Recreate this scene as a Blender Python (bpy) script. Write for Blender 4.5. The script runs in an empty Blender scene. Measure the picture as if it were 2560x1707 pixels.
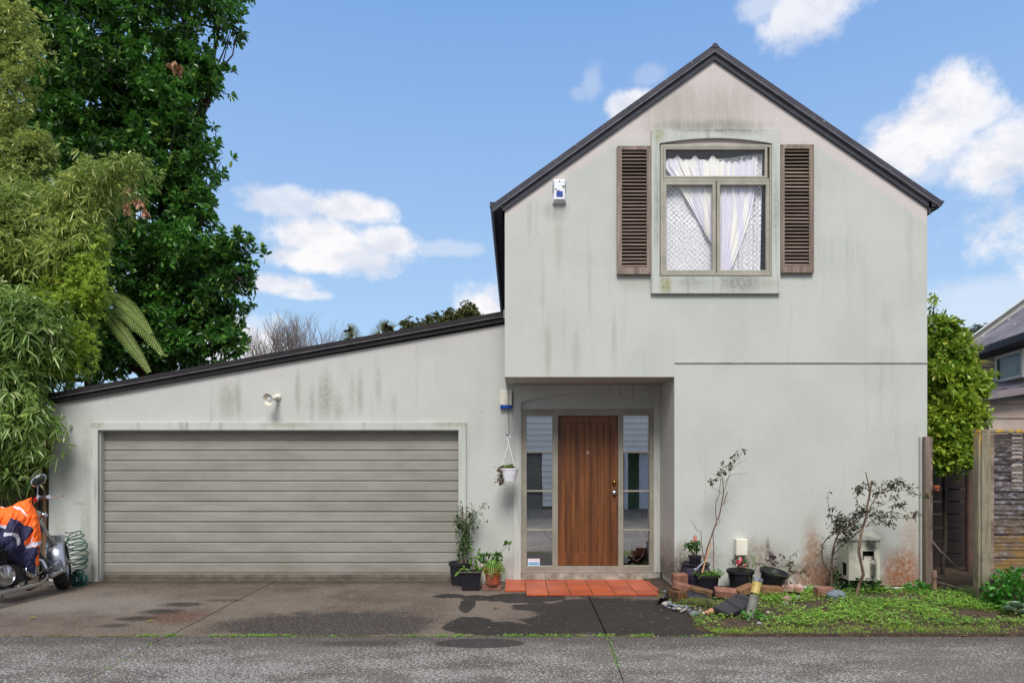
import bpy, math, random
import numpy as np
from mathutils import Vector, Matrix, noise, geometry
random.seed(7); RNG = np.random.default_rng(7)
scene = bpy.context.scene
col = scene.collection
R = math.radians
# ---------------------------------------------------------------- camera, world, sun, exposure
HC = 1.6; FP = 1707.0; VX = 1288.0; VY = 1155.0       # camera height, focal length and vanishing point in photo pixels
cam_d = bpy.data.cameras.new('camera'); cam = bpy.data.objects.new('camera', cam_d); col.objects.link(cam)
cam.location = (0, 0, HC); cam.rotation_euler = (R(90), 0, 0)
cam_d.sensor_width = 36; cam_d.lens = FP / 2560 * 36
cam_d.shift_x = (1280 - VX) / 2560; cam_d.shift_y = (VY - 853.5) / 2560
cam_d.clip_start = 0.05; cam_d.clip_end = 2000
scene.camera = cam
SUN_EL, SUN_ROT = R(50), R(183)
world = bpy.data.worlds.new('World'); scene.world = world; world.use_nodes = True
sun_d = bpy.data.lights.new('sun', 'SUN'); sun = bpy.data.objects.new('sun', sun_d); col.objects.link(sun)
sun_d.energy = 2.75; sun_d.angle = R(24); sun_d.color = (1.0, 0.97, 0.94)
sv = Vector((math.sin(SUN_ROT) * math.cos(SUN_EL), math.cos(SUN_ROT) * math.cos(SUN_EL), math.sin(SUN_EL)))
sun.rotation_euler = sv.to_track_quat('Z', 'Y').to_euler(); sun.location = (0, 0, 30)
scene.view_settings.view_transform = 'Standard'; scene.view_settings.look = 'None'
scene.view_settings.exposure = 0.42; scene.view_settings.gamma = 1
scene.render.engine = 'CYCLES'
scene.cycles.max_bounces = 8; scene.cycles.transparent_max_bounces = 24; scene.cycles.use_denoising = True

def P(px, py, Y): return Vector(((px - VX) / FP * Y, Y, HC + (VY - py) / FP * Y))
def G(px, py, z=0.0):
    Y = (HC - z) * FP / (py - VY); return Vector(((px - VX) / FP * Y, Y, z))
def X_(px, Y): return (px - VX) / FP * Y
def Z_(py, Y): return HC + (VY - py) / FP * Y
def S(r, g, b, k=1.0):
    f = lambda c: (c / 255 / 12.92) if c / 255 <= 0.04045 else ((c / 255 + 0.055) / 1.055) ** 2.4
    return (f(r) * k, f(g) * k, f(b) * k, 1)

# ---------------------------------------------------------------- node helpers
class N:
    def __init__(s, nt): s.nt = nt; s.x = 0
    def new(s, t, **kw):
        n = s.nt.nodes.new(t); s.x += 10; n.location = (s.x, 0)
        for k, v in kw.items(): setattr(n, k, v)
        return n
    def lk(s, a, b): s.nt.links.new(a, b)
    def setin(s, sock, v):
        if hasattr(v, 'links') or isinstance(v, bpy.types.NodeSocket): s.lk(v, sock)
        else: sock.default_value = v
    def pos(s): return s.new('ShaderNodeNewGeometry').outputs['Position']
    def map(s, vec, loc=(0, 0, 0), scale=(1, 1, 1), rot=(0, 0, 0)):
        m = s.new('ShaderNodeMapping'); s.lk(vec, m.inputs['Vector'])
        m.inputs['Location'].default_value = loc; m.inputs['Scale'].default_value = scale; m.inputs['Rotation'].default_value = rot
        return m.outputs[0]
    def noise(s, vec, scale=5, detail=4, rough=0.55, dist=0.0):
        n = s.new('ShaderNodeTexNoise'); s.lk(vec, n.inputs['Vector'])
        n.inputs['Scale'].default_value = scale; n.inputs['Detail'].default_value = detail
        n.inputs['Roughness'].default_value = rough; n.inputs['Distortion'].default_value = dist
        return n.outputs['Fac']
    def vor(s, vec, scale=5, feature='F1', rnd=1.0, out='Distance'):
        n = s.new('ShaderNodeTexVoronoi'); n.feature = feature; s.lk(vec, n.inputs['Vector'])
        n.inputs['Scale'].default_value = scale; n.inputs['Randomness'].default_value = rnd
        return n.outputs[out]
    def math(s, op, a, b=0.0, c=None, clamp=False):
        n = s.new('ShaderNodeMath', operation=op); n.use_clamp = clamp
        s.setin(n.inputs[0], a); s.setin(n.inputs[1], b)
        if c is not None: s.setin(n.inputs[2], c)
        return n.outputs[0]
    def ramp(s, v, lo, hi, a=0.0, b=1.0, smooth=True):
        n = s.new('ShaderNodeMapRange'); n.interpolation_type = 'SMOOTHSTEP' if smooth else 'LINEAR'; n.clamp = True
        s.setin(n.inputs[0], v); n.inputs[1].default_value = lo; n.inputs[2].default_value = hi
        n.inputs[3].default_value = a; n.inputs[4].default_value = b
        return n.outputs[0]
    def mix(s, f, a, b, mode='MIX'):
        n = s.new('ShaderNodeMix', data_type='RGBA', blend_type=mode)
        s.setin(n.inputs[0], f); s.setin(n.inputs[6], a); s.setin(n.inputs[7], b)
        return n.outputs[2]
    def xyz(s, vec):
        n = s.new('ShaderNodeSeparateXYZ'); s.lk(vec, n.inputs[0]); return n.outputs
    def blob(s, vec, c, r, wob=None, amp=0.8, soft=0.5):
        """mask of an ellipsoid round c with radii r (0 = ignore that axis), its rim broken by wob"""
        sc = [1 / q if q else 0 for q in r]
        m = s.map(vec, loc=[-c[i] * sc[i] for i in range(3)], scale=sc)
        n = s.new('ShaderNodeVectorMath', operation='LENGTH'); s.lk(m, n.inputs[0])
        d = n.outputs['Value']
        if wob is not None: d = s.math('ADD', d, s.math('MULTIPLY_ADD', wob, amp, -amp / 2))
        return s.ramp(d, 1.0 + soft / 2, 1.0 - soft, 0, 1)

def mat(name):
    m = bpy.data.materials.new(name); m.use_nodes = True
    nt = m.node_tree; b = nt.nodes['Principled BSDF']; n = N(nt)
    return m, n, b
def bump(n, b, h, strength=0.3, dist=0.01):
    k = n.new('ShaderNodeBump'); k.inputs['Strength'].default_value = strength; k.inputs['Distance'].default_value = dist
    n.lk(h, k.inputs['Height']); n.lk(k.outputs[0], b.inputs['Normal'])
def simple(name, c1, c2=None, scale=8, rough=0.6, metal=0.0, bmp=0.0, bscale=60, stretch=(1, 1, 1), spec=0.5, coat=0.0):
    m, n, b = mat(name); p = n.pos()
    c2 = c2 or tuple(v * 0.7 for v in c1[:3]) + (1,)
    f = n.ramp(n.noise(n.map(p, scale=stretch), scale, 5, 0.6), 0.3, 0.7)
    n.lk(n.mix(f, c1, c2), b.inputs['Base Color'])
    b.inputs['Roughness'].default_value = rough; b.inputs['Metallic'].default_value = metal
    b.inputs['Specular IOR Level'].default_value = spec; b.inputs['Coat Weight'].default_value = coat
    if bmp: bump(n, b, n.noise(n.map(p, scale=stretch), bscale, 4, 0.6), bmp, 0.005)
    return m

# ---------------------------------------------------------------- sky
n = N(world.node_tree); bg = world.node_tree.nodes['Background']
sky = n.new('ShaderNodeTexSky', sky_type='NISHITA'); sky.sun_disc = False
sky.sun_elevation = SUN_EL; sky.sun_rotation = SUN_ROT; sky.air_density = 1.0; sky.dust_density = 0.6; sky.ozone_density = 1.6
dirv = n.new('ShaderNodeTexCoord').outputs['Generated']
hz = n.ramp(n.xyz(dirv)[2], 0.1, 0.62, 0, 1, smooth=False)
skyc = n.mix(0.85, sky.outputs[0], n.mix(hz, (4.2, 6.2, 8.5, 1), (1.65, 3.45, 7.2, 1)))
w1 = n.math('MULTIPLY_ADD', n.noise(n.map(dirv, scale=(1, 1, 1.25)), 11, 8, 0.6, 0.1), .62, n.math('MULTIPLY', n.noise(n.map(dirv, loc=(2, 0, 0)), 34, 8, 0.62), .38))
w2 = n.noise(n.map(dirv, loc=(3, 1, 0), scale=(1, 1, 1.6)), 3.2, 7, 0.55)
def cdir(px, py):
    return Vector(((px - VX) / FP, 1, (VY - py) / FP)).normalized()
mask = None
CL = [(890, 524, 100, 30, 1), (820, 600, 120, 50, 1), (775, 650, 90, 28, 1), (880, 640, 120, 40, .9), (965, 605, 80, 34, .95), (1120, 622, 90, 20, .35), (715, 507, 80, 32, .7),
      (700, 712, 80, 24, .9), (760, 736, 60, 14, .8), (1210, 790, 85, 80, 1), (590, 880, 120, 80, .9), (2040, 25, 105, 60, .85), (2010, 85, 60, 26, .45),
      (2375, 265, 78, 62, 1), (2285, 360, 100, 70, 1), (2430, 290, 60, 40, .9), (2210, 315, 40, 26, .4), (2330, 420, 80, 30, .5), (2530, 380, 90, 80, 1), (1590, 265, 65, 28, .9), (1480, 205, 26, 34, .25), (1460, 232, 30, 14, .2), (1620, 188, 36, 20, .2),
      (2400, 765, 170, 60, .4), (1900, 15, 50, 30, .5), (-200, 500, 400, 200, .7), (3000, 500, 300, 150, .9)]
for (px, py, rx, ry, a) in CL:
    c = cdir(px, py); k = c.y
    mk = n.math('MULTIPLY', n.blob(dirv, c, (rx / FP * k * 1.12, 0.3, ry / FP * k * 1.12), w1, 3.0, 0.5), a)
    mask = mk if mask is None else n.math('MAXIMUM', mask, mk)
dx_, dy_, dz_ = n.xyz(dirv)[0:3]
back = n.math('MAXIMUM', n.ramp(dy_, .55, .15), n.ramp(dz_, .72, .85))   # unseen cloud added overhead and behind the camera to whiten the ambient light
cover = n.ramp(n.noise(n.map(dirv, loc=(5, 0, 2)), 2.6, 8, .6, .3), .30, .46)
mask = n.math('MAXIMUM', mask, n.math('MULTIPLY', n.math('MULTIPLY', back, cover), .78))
cc = n.mix(n.ramp(n.noise(n.map(dirv, loc=(1, 0, .05), scale=(1, 1, 1.8)), 13, 6, .6), 0.42, 0.68), (8.3, 8.2, 8.4, 1), (6.5, 6.7, 7.5, 1))
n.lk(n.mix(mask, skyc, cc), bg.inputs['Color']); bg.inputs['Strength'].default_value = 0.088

# ---------------------------------------------------------------- mesh helpers
class MB:
    def __init__(s): s.v = []; s.f = []; s.attr = None
    def add(s, vs, fs):
        o = len(s.v); s.v += [tuple(q) for q in vs]; s.f += [tuple(i + o for i in f) for f in fs]; return s
    def box(s, x0, x1, y0, y1, z0, z1):
        v = [(x, y, z) for z in (z0, z1) for y in (y0, y1) for x in (x0, x1)]
        return s.add(v, [(0, 2, 3, 1), (4, 5, 7, 6), (0, 1, 5, 4), (2, 6, 7, 3), (0, 4, 6, 2), (1, 3, 7, 5)])
    def obox(s, c, size, M=None):
        """box centred at c with full sizes, rotated by 3x3/4x4 M"""
        M = (M or Matrix.Identity(3)); c = Vector(c); h = Vector(size) / 2
        v = [c + M @ Vector((x * h.x, y * h.y, z * h.z)) for z in (-1, 1) for y in (-1, 1) for x in (-1, 1)]
        return s.add(v, [(0, 2, 3, 1), (4, 5, 7, 6), (0, 1, 5, 4), (2, 6, 7, 3), (0, 4, 6, 2), (1, 3, 7, 5)])
    def prism(s, outer, y0, y1, holes=()):
        """polygon in x,z (with holes) extruded between y0 (front) and y1"""
        loops = [list(outer)] + [list(h) for h in holes]
        flat = [p for l in loops for p in l]; nn = len(flat)
        tris = geometry.tessellate_polygon([[Vector((p[0], p[1], 0)) for p in l] for l in loops])
        v = [(p[0], y0, p[1]) for p in flat] + [(p[0], y1, p[1]) for p in flat]
        f = []
        for t in tris:
            a, b_, c = [Vector((flat[i][0], flat[i][1], 0)) for i in t]
            if (b_ - a).cross(c - a).z < 0: t = (t[0], t[2], t[1])
            f.append(tuple(t)); f.append((t[2] + nn, t[1] + nn, t[0] + nn))
        o = 0
        for li, l in enumerate(loops):
            m = len(l); area = sum(l[i][0] * l[(i + 1) % m][1] - l[(i + 1) % m][0] * l[i][1] for i in range(m))
            ccw = area > 0
            if li: ccw = not ccw
            for i in range(m):
                a, b_ = o + i, o + (i + 1) % m
                f.append((a, a + nn, b_ + nn, b_) if ccw else (a, b_, b_ + nn, a + nn))
            o += m
        return s.add(v, f)
    def tube(s, pts, rad, k=6, cap=True):
        pts = [Vector(p) for p in pts]
        if not hasattr(rad, '__len__'): rad = [rad] * len(pts)
        vs, fs = [], []; t0 = (pts[1] - pts[0]).normalized()
        u = t0.orthogonal().normalized()
        for i, p in enumerate(pts):
            t = (pts[min(i + 1, len(pts) - 1)] - pts[max(i - 1, 0)]).normalized()
            u = (u - t * u.dot(t)); u = u.normalized() if u.length > 1e-6 else t.orthogonal().normalized()
            w = t.cross(u)
            for j in range(k):
                a = 2 * math.pi * j / k; vs.append(p + (u * math.cos(a) + w * math.sin(a)) * rad[i])
        for i in range(len(pts) - 1):
            for j in range(k):
                j2 = (j + 1) % k; fs.append((i * k + j, i * k + j2, (i + 1) * k + j2, (i + 1) * k + j))
        if cap: fs.append(tuple(range(k))[::-1]); fs.append(tuple((len(pts) - 1) * k + j for j in range(k)))
        return s.add(vs, fs)
    def lathe(s, c, prof, k=24, M=None):
        """prof = [(r, h)...] round the z axis through c (rotated by M)"""
        c = Vector(c); M = M or Matrix.Identity(3); vs, fs = [], []
        for r, h in prof:
            for j in range(k):
                a = 2 * math.pi * j / k; vs.append(c + M @ Vector((r * math.cos(a), r * math.sin(a), h)))
        for i in range(len(prof) - 1):
            for j in range(k):
                j2 = (j + 1) % k; fs.append((i * k + j, i * k + j2, (i + 1) * k + j2, (i + 1) * k + j))
        return s.add(vs, fs)
    def disc(s, c, r, k=16, M=None):
        c = Vector(c); M = M or Matrix.Identity(3)
        return s.add([c + M @ Vector((r * math.cos(2 * math.pi * j / k), r * math.sin(2 * math.pi * j / k), 0)) for j in range(k)], [tuple(range(k))])
    def ball(s, c, r, k=12, m=8, M=None, jit=0.0, seed=0):
        c = Vector(c); r = Vector(r) if hasattr(r, '__len__') else Vector((r, r, r)); M = M or Matrix.Identity(3); vs = []; fs = []
        for i in range(m + 1):
            th = math.pi * i / m
            for j in range(k):
                a = 2 * math.pi * j / k; d = Vector((math.sin(th) * math.cos(a), math.sin(th) * math.sin(a), math.cos(th)))
                q = 1 + (jit * noise.noise(d * 1.5 + Vector((seed * 3.1, seed, 0))) if jit else 0)
                vs.append(c + M @ Vector((d.x * r.x * q, d.y * r.y * q, d.z * r.z * q)))
        for i in range(m):
            for j in range(k):
                j2 = (j + 1) % k; fs.append((i * k + j, (i + 1) * k + j, (i + 1) * k + j2, i * k + j2))
        return s.add(vs, fs)
    def build(s, name, m, parent=None, smooth=False, bevel=0.0, local=False, angle=40):
        me = bpy.data.meshes.new(name)
        base = parent['_o'] if parent is not None else (0, 0, 0)
        vs = s.v if local else [(v[0] - base[0], v[1] - base[1], v[2] - base[2]) for v in s.v]
        me.from_pydata(vs, [], s.f); me.update()
        o = bpy.data.objects.new(name, me); col.objects.link(o)
        if m is not None: me.materials.append(m)
        o['_o'] = tuple(base)
        if parent is not None: o.parent = parent
        if smooth:
            import bmesh
            bm = bmesh.new(); bm.from_mesh(me)
            bmesh.ops.remove_doubles(bm, verts=bm.verts, dist=1e-5)
            for f in bm.faces: f.smooth = True
            for e in bm.edges:
                if len(e.link_faces) == 2 and e.calc_face_angle(0) > R(angle): e.smooth = False
            bm.to_mesh(me); bm.free()
        if bevel:
            b = o.modifiers.new('bevel', 'BEVEL'); b.width = bevel; b.segments = 2; b.limit_method = 'ANGLE'; b.angle_limit = R(40)
        return o

def tag(o, label=None, cat=None, group=None, kind=None):
    if label: o['label'] = label
    if cat: o['category'] = cat
    if group: o['group'] = group
    if kind: o['kind'] = kind
    return o
def thing(name, label, cat, loc=(0, 0, 0), rot=(0, 0, 0), group=None):
    o = bpy.data.objects.new(name, None); col.objects.link(o); o.location = loc; o.rotation_euler = rot
    o.empty_display_size = 0.1; o['_o'] = tuple(loc)
    return tag(o, label, cat, group)
def fastmesh(name, V, F, m, parent=None, attr=None, smooth=False):
    """V (n,3) array, F (k,4 or 3) array of indices"""
    base = np.array(parent['_o']) if parent is not None else np.zeros(3)
    me = bpy.data.meshes.new(name); V = np.asarray(V, dtype=np.float32) - base.astype(np.float32); F = np.asarray(F, dtype=np.int32)
    me.vertices.add(len(V)); me.vertices.foreach_set('co', V.ravel())
    me.loops.add(F.size); me.loops.foreach_set('vertex_index', F.ravel())
    me.polygons.add(len(F)); me.polygons.foreach_set('loop_start', np.arange(0, F.size, F.shape[1], dtype=np.int32))
    me.update(calc_edges=True); me.validate()
    o = bpy.data.objects.new(name, me); col.objects.link(o); me.materials.append(m); o['_o'] = tuple(base)
    if parent is not None: o.parent = parent
    return o
def unit(a): return a / (np.linalg.norm(a, axis=1, keepdims=True) + 1e-9)
def leaf_arrays(B, D, L, W, droop=0.15, fold=0.25, up=(0, 0, 1), roll=0.7):
    """B (n,3) bases, D (n,3) directions, L,W (n,) -> verts, quads: every leaf is two quads folded on its midrib"""
    n_ = len(B); D = unit(D); U = np.tile(np.array(up, float), (n_, 1)) + RNG.normal(0, roll, (n_, 3))
    Sd = unit(np.cross(D, U)); Nn = np.cross(Sd, D)
    L = L[:, None]; W = W[:, None]
    q = lambda t, w, h: B + D * L * t + Sd * W * w + Nn * W * h - np.array([0, 0, 1.0]) * L * droop * t * t
    V = np.stack([q(0, 0, 0), q(.4, .46, fold), q(.8, .4, fold), q(1, 0, 0), q(.8, -.4, fold), q(.4, -.46, fold)], 1).reshape(-1, 3)
    i = np.arange(n_)[:, None] * 6
    F = np.concatenate([i + np.array([0, 1, 2, 3]), i + np.array([0, 3, 4, 5])], 0)
    return V, F
def leafmat(name, c1, c2, c3, trans=0.35, rough=0.4, spec=0.5, transc=None):
    """c1..c3 picked per leaf"""
    m, n, b = mat(name)
    g = n.new('ShaderNodeNewGeometry'); r = g.outputs['Random Per Island']
    f = n.ramp(n.noise(g.outputs['Position'], 1.1, 3), 0.35, 0.65)
    c = n.mix(n.math('MULTIPLY_ADD', r, 0.75, n.math('MULTIPLY_ADD', f, 0.4, -0.08), clamp=True), c1, c2)
    c = n.mix(n.ramp(r, 0.93, 0.97), c, c3)
    n.lk(c, b.inputs['Base Color']); b.inputs['Roughness'].default_value = rough; b.inputs['Specular IOR Level'].default_value = spec
    t = n.new('ShaderNodeBsdfTranslucent'); n.lk(n.mix(0.5, c, transc or c2), t.inputs[0])
    mx = n.new('ShaderNodeMixShader'); mx.inputs[0].default_value = trans
    n.lk(b.outputs[0], mx.inputs[1]); n.lk(t.outputs[0], mx.inputs[2])
    n.lk(mx.outputs[0], n.nt.nodes['Material Output'].inputs[0])
    return m
# ================================================================ MATERIALS
YF = 8.35; YB = 9.18            # front facade plane, recessed door and garage plane
STUC = S(205, 207, 200, 0.82)
def stucco(name, kind):
    m, n, b = mat(name); p = n.pos(); x, y, z = n.xyz(p)[0:3]
    fine = n.noise(p, 70, 3, 0.6); med = n.noise(p, 1.3, 5, 0.6); st = n.noise(n.map(p, scale=(6, 6, 0.45)), 1.2, 6, 0.62)
    st2 = n.noise(n.map(p, scale=(13, 13, 1.1)), 1.0, 6, 0.7); wob = n.noise(p, 2.3, 7, 0.68, 0.3); wob0 = n.noise(n.map(p, loc=(4, 0, 1)), .8, 4, .6); gr = n.noise(p, 24, 6, 0.75)
    c = n.mix(n.math('MULTIPLY', n.ramp(med, 0.35, 0.68), .7), STUC, S(193, 196, 188, 0.83))
    c = n.mix(n.math('MULTIPLY', n.math('MULTIPLY', n.ramp(st, 0.5, 0.75), n.ramp(wob0, .4, .62)), 0.42), c, S(160, 166, 148, 0.75))
    if kind == 'main':
        za = Z_(152, YF); xa = X_(1784, YF)
        q = n.math('ADD', n.math('MULTIPLY_ADD', n.math('ABSOLUTE', n.math('SUBTRACT', x, xa)), 0.69, z), n.math('MULTIPLY', wob, 0.18))
        rim = n.ramp(q, za - 0.16, za - 0.03)
        top = n.math('MULTIPLY', n.ramp(n.math('MULTIPLY_ADD', wob, 0.14, z), Z_(362, YF) + .02, Z_(350, YF) + .1), n.ramp(q, za - 1.35, za - 1.0))
        pk = n.math('MAXIMUM', rim, top)
        c = n.mix(n.math('MULTIPLY', pk, 0.85), c, S(214, 203, 198, 0.86))
        BL = [((1700, 275), (110, 75), .5, S(150, 145, 132, .8)), ((1830, 260), (95, 80), .42, S(150, 145, 132, .8)), ((1780, 316), (150, 18), .6, S(110, 112, 98, .8)),
              ((1398, 600), (12, 100), .4, S(165, 160, 130, .8)), ((1390, 525), (34, 26), .45, S(120, 118, 108, .8)), ((1590, 700), (60, 30), .4, S(150, 150, 128, .8)),
              ((1535, 850), (8, 90), .4, S(160, 160, 135, .8)), ((1370, 870), (9, 90), .45, S(158, 158, 128, .8)), ((1440, 890), (10, 70), .4, S(158, 158, 128, .8))]
        for (cx, cz), (rx, rz), a, cc_ in BL:
            P0 = P(cx, cz, YF); k = YF / FP
            mk = n.blob(p, P0, (rx * k, 0, rz * k), wob, 1.3, 0.8)
            c = n.mix(n.math('MULTIPLY', mk, n.math('MULTIPLY', a, n.math('MULTIPLY_ADD', n.ramp(st2, 0.3, 0.62), .5, .45))), c, cc_)
        # damp, rust and mould at the foot of the wall
        LOW = [((2032, 1400), (30, 95), .8, S(152, 104, 70, .9)), ((2055, 1440), (95, 45), .95, S(150, 104, 70, .9)), ((2255, 1430), (60, 62), 1.0, S(148, 92, 56, .9)), ((2150, 1455), (170, 18), .8, S(130, 84, 50, .9)),
               ((2275, 1360), (26, 80), .45, S(170, 120, 90, .9)), ((1705, 1405), (32, 60), .8, S(110, 96, 72, .8)), ((1760, 1400), (60, 40), .5, S(130, 110, 85, .85)),
               ((1900, 1395), (75, 50), .7, S(140, 118, 95, .85)), ((1960, 1420), (80, 26), .6, S(120, 105, 90, .85)), ((1690, 1445), (40, 40), .8, S(80, 74, 60, .8)), ((1920, 1366), (6, 26), .7, S(90, 76, 68, .8)), ((1928, 1390), (9, 16), .7, S(90, 76, 68, .8)), ((1985, 1416), (60, 5), .7, S(96, 82, 74, .8))]
        for (cx, cz), (rx, rz), a, cc_ in LOW:
            P0 = P(cx, cz, YF); k = YF / FP
            mk = n.blob(p, P0, (rx * k, 0, rz * k), wob, 1.1, 0.75)
            c = n.mix(n.math('MULTIPLY', n.math('MULTIPLY', mk, a), n.ramp(gr, 0.28, 0.56)), c, cc_)
        # efflorescence flecks inside the rusty part
        fl = n.math('MULTIPLY', n.blob(p, P(2130, 1420, YF), (.95, 0, .25), wob, .8), n.ramp(n.noise(p, 55, 3, .7), 0.56, 0.62))
        c = n.mix(n.math('MULTIPLY', fl, .55), c, S(205, 185, 165))
    if kind == 'garage':
        for (cx, cz), (rx, rz), a in [((815, 990), (22, 70), .95), ((745, 985), (8, 60), .7), ((845, 1020), (14, 45), .6), ((900, 985), (9, 60), .8), ((945, 960), (10, 60), .55), ((780, 1010), (8, 50), .6),
                                      ((570, 1000), (25, 50), .75), ((595, 990), (10, 50), .6), ((985, 1010), (8, 30), .5), ((215, 1330), (14, 90), .7), ((215, 1130), (10, 60), .5), ((165, 1170), (22, 80), .7), ((150, 1330), (20, 90), .6), ((205, 1400), (16, 60), .9), ((880, 980), (9, 50), .5),
                                      ((200, 1258), (18, 4), .8), ((1100, 850), (40, 50), .25), ((1230, 1380), (30, 60), .3)]:
            k = YB / FP; mk = n.blob(p, P(cx, cz, YB), (rx * k, 0, rz * k), st2, 1.3, 0.8)
            c = n.mix(n.math('MULTIPLY', n.math('MULTIPLY', mk, a * .62), n.ramp(gr, 0.25, 0.6)), c, S(142, 146, 118, .7))
        low = n.math('MULTIPLY', n.ramp(n.math('MULTIPLY_ADD', wob, 0.35, z), 0.42, 0.12), n.ramp(gr, .35, .6))
        c = n.mix(n.math('MULTIPLY', low, 0.6), c, S(110, 100, 82, .8))
        top = n.ramp(n.math('ADD', n.math('SUBTRACT', z, n.math('MULTIPLY', x, 0.1768)), n.math('MULTIPLY', wob, .2)), 3.37, 3.52)
        c = n.mix(n.math('MULTIPLY', top, 0.4), c, S(206, 196, 194, .85))
    if kind == 'trim':
        c = n.mix(n.math('MULTIPLY', n.ramp(st2, 0.52, 0.7), 0.55), c, S(142, 146, 128, .75))
        for (cx, cz), (rx, rz), a, cc_, Y in [((1662, 712), (16, 28), .9, S(150, 148, 80, .8), YF), ((1645, 340), (18, 26), .7, S(160, 162, 105, .8), YF), ((1850, 708), (60, 26), .7, S(120, 122, 112, .8), YF), ((1730, 708), (50, 20), .45, S(120, 122, 112, .8), YF),
                                              ((1780, 326), (110, 10), .8, S(105, 112, 100, .8), YF), ((1850, 330), (60, 16), .5, S(105, 112, 100, .8), YF), ((1640, 520), (8, 130), .6, S(125, 130, 118, .8), YF), ((1936, 520), (8, 130), .5, S(125, 130, 118, .8), YF), ((1920, 712), (20, 20), .4, S(150, 150, 100, .8), YF),
                                              ((236, 1440), (14, 40), .7, S(110, 104, 82, .8), YB), ((245, 1062), (22, 10), .7, S(140, 146, 96, .8), YB), ((720, 1062), (70, 8), .5, S(150, 150, 110, .8), YB), ((1130, 1060), (50, 7), .55, S(140, 130, 90, .8), YB)]:
            k = Y / FP; mk = n.blob(p, P(cx, cz, Y), (rx * k, 0, rz * k), wob, 1.1, 0.8)
            c = n.mix(n.math('MULTIPLY', n.math('MULTIPLY', mk, a), n.ramp(gr, 0.25, 0.6)), c, cc_)
    spk = n.ramp(n.noise(p, 9, 2, 0.5), 0.76, 0.8)
    c = n.mix(n.math('MULTIPLY', spk, 0.3), c, S(110, 110, 100))
    c = n.mix(n.math('MULTIPLY', n.ramp(fine, 0.35, 0.65), 0.12), c, S(170, 172, 165, .8))
    n.lk(c, b.inputs['Base Color']); b.inputs['Roughness'].default_value = 0.9; b.inputs['Specular IOR Level'].default_value = 0.2
    bump(n, b, n.math('ADD', fine, n.math('MULTIPLY', gr, 0.8)), 0.25, 0.006)
    return m
M_main = stucco('stucco_main', 'main'); M_gar = stucco('stucco_garage', 'garage'); M_trim = stucco('stucco_trim', 'trim')

def roofing():
    m, n, b = mat('painted_roof_steel'); p = n.pos()
    c = n.mix(n.ramp(n.noise(p, 3, 5), .35, .65), S(70, 67, 76), S(60, 58, 66))
    c = n.mix(n.ramp(n.noise(n.map(p, scale=(1, 1, 1)), 26, 5, .75), .645, .66), c, S(170, 168, 160))
    n.lk(c, b.inputs['Base Color']); b.inputs['Roughness'].default_value = .65; b.inputs['Specular IOR Level'].default_value = .2
    return m
M_roof = roofing(); M_gcap = simple('garage_capping_paint', S(46, 42, 44), S(38, 35, 37), 6, .65, spec=.2)
M_fas = simple('fascia_paint', S(66, 68, 74), S(56, 58, 64), 6, .65, spec=.2)
M_gutlip = simple('gutter_face', S(150, 152, 158), S(120, 120, 128), 6, .3)
def frame_paint(name, k=1.0):
    m, n, b = mat(name); p = n.pos()
    c = n.mix(n.ramp(n.noise(p, 5, 5), .35, .65), S(156, 150, 136, .9 * k), S(140, 136, 122, .9 * k))
    n.lk(c, b.inputs['Base Color']); b.inputs['Roughness'].default_value = .45
    return m
M_frame = frame_paint('frame_paint', .95); M_frame2 = frame_paint('window_frame_paint', 1.15)
def wood(name, c1, c2, c3, vert=True, sc=1.0, rough=.45, groove=None):
    m, n, b = mat(name); p = n.pos()
    s_ = (14 * sc, 14 * sc, 1.1 * sc) if vert else (1.1 * sc, 14 * sc, 14 * sc)
    g = n.noise(n.map(p, scale=s_), 1.6, 7, .65, .6); g2 = n.noise(n.map(p, scale=[q * 5 for q in s_]), 1.0, 5, .6)
    plank = n.noise(n.map(p, scale=(9, 9, .3) if vert else (.3, 9, 9)), 1.3, 1)
    c = n.mix(n.ramp(g, .3, .7), c1, c2); c = n.mix(n.math('MULTIPLY', n.ramp(g2, .5, .75), .55), c, c3)
    c = n.mix(n.math('MULTIPLY', n.ramp(plank, .4, .62), .5), c, c3)
    n.lk(c, b.inputs['Base Color']); b.inputs['Roughness'].default_value = rough
    bump(n, b, n.math('ADD', g2, g), .25, .004)
    return m
M_door = wood('stained_timber', S(150, 92, 46, .66), S(116, 68, 34, .64), S(78, 46, 26, .62))
M_weath = wood('weathered_timber', S(152, 138, 126), S(120, 104, 92), S(84, 68, 58), rough=.85)
M_slat = wood('weathered_slats', S(152, 134, 120), S(114, 96, 84), S(70, 56, 48), vert=False, rough=.85)
M_post = wood('old_post', S(140, 130, 108), S(104, 96, 78), S(66, 60, 50), sc=.8, rough=.9)
def lichen_post():
    m, n, b = mat('lichen_post'); p = n.pos(); x, y, z = n.xyz(p)[0:3]
    g = n.noise(n.map(p, scale=(14, 14, 1.0)), 1.6, 7, .65, .6); w = n.noise(p, 5, 6, .7)
    c = n.mix(n.ramp(g, .3, .7), S(146, 138, 116), S(106, 98, 80)); c = n.mix(n.math('MULTIPLY', n.ramp(w, .5, .7), .6), c, S(78, 72, 60))
    lz = n.math('MULTIPLY', n.ramp(n.math('MULTIPLY_ADD', w, .5, z), 1.85, 2.15), n.ramp(n.noise(n.map(p, scale=(9, 9, 2)), 1.5, 4), .42, .55))
    c = n.mix(lz, c, S(196, 158, 30)); c = n.mix(n.math('MULTIPLY', n.ramp(z, .5, .1), n.ramp(w, .4, .6)), c, S(72, 78, 44))
    n.lk(c, b.inputs['Base Color']); b.inputs['Roughness'].default_value = .9; bump(n, b, g, .5, .006)
    return m
M_lich = lichen_post()
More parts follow.
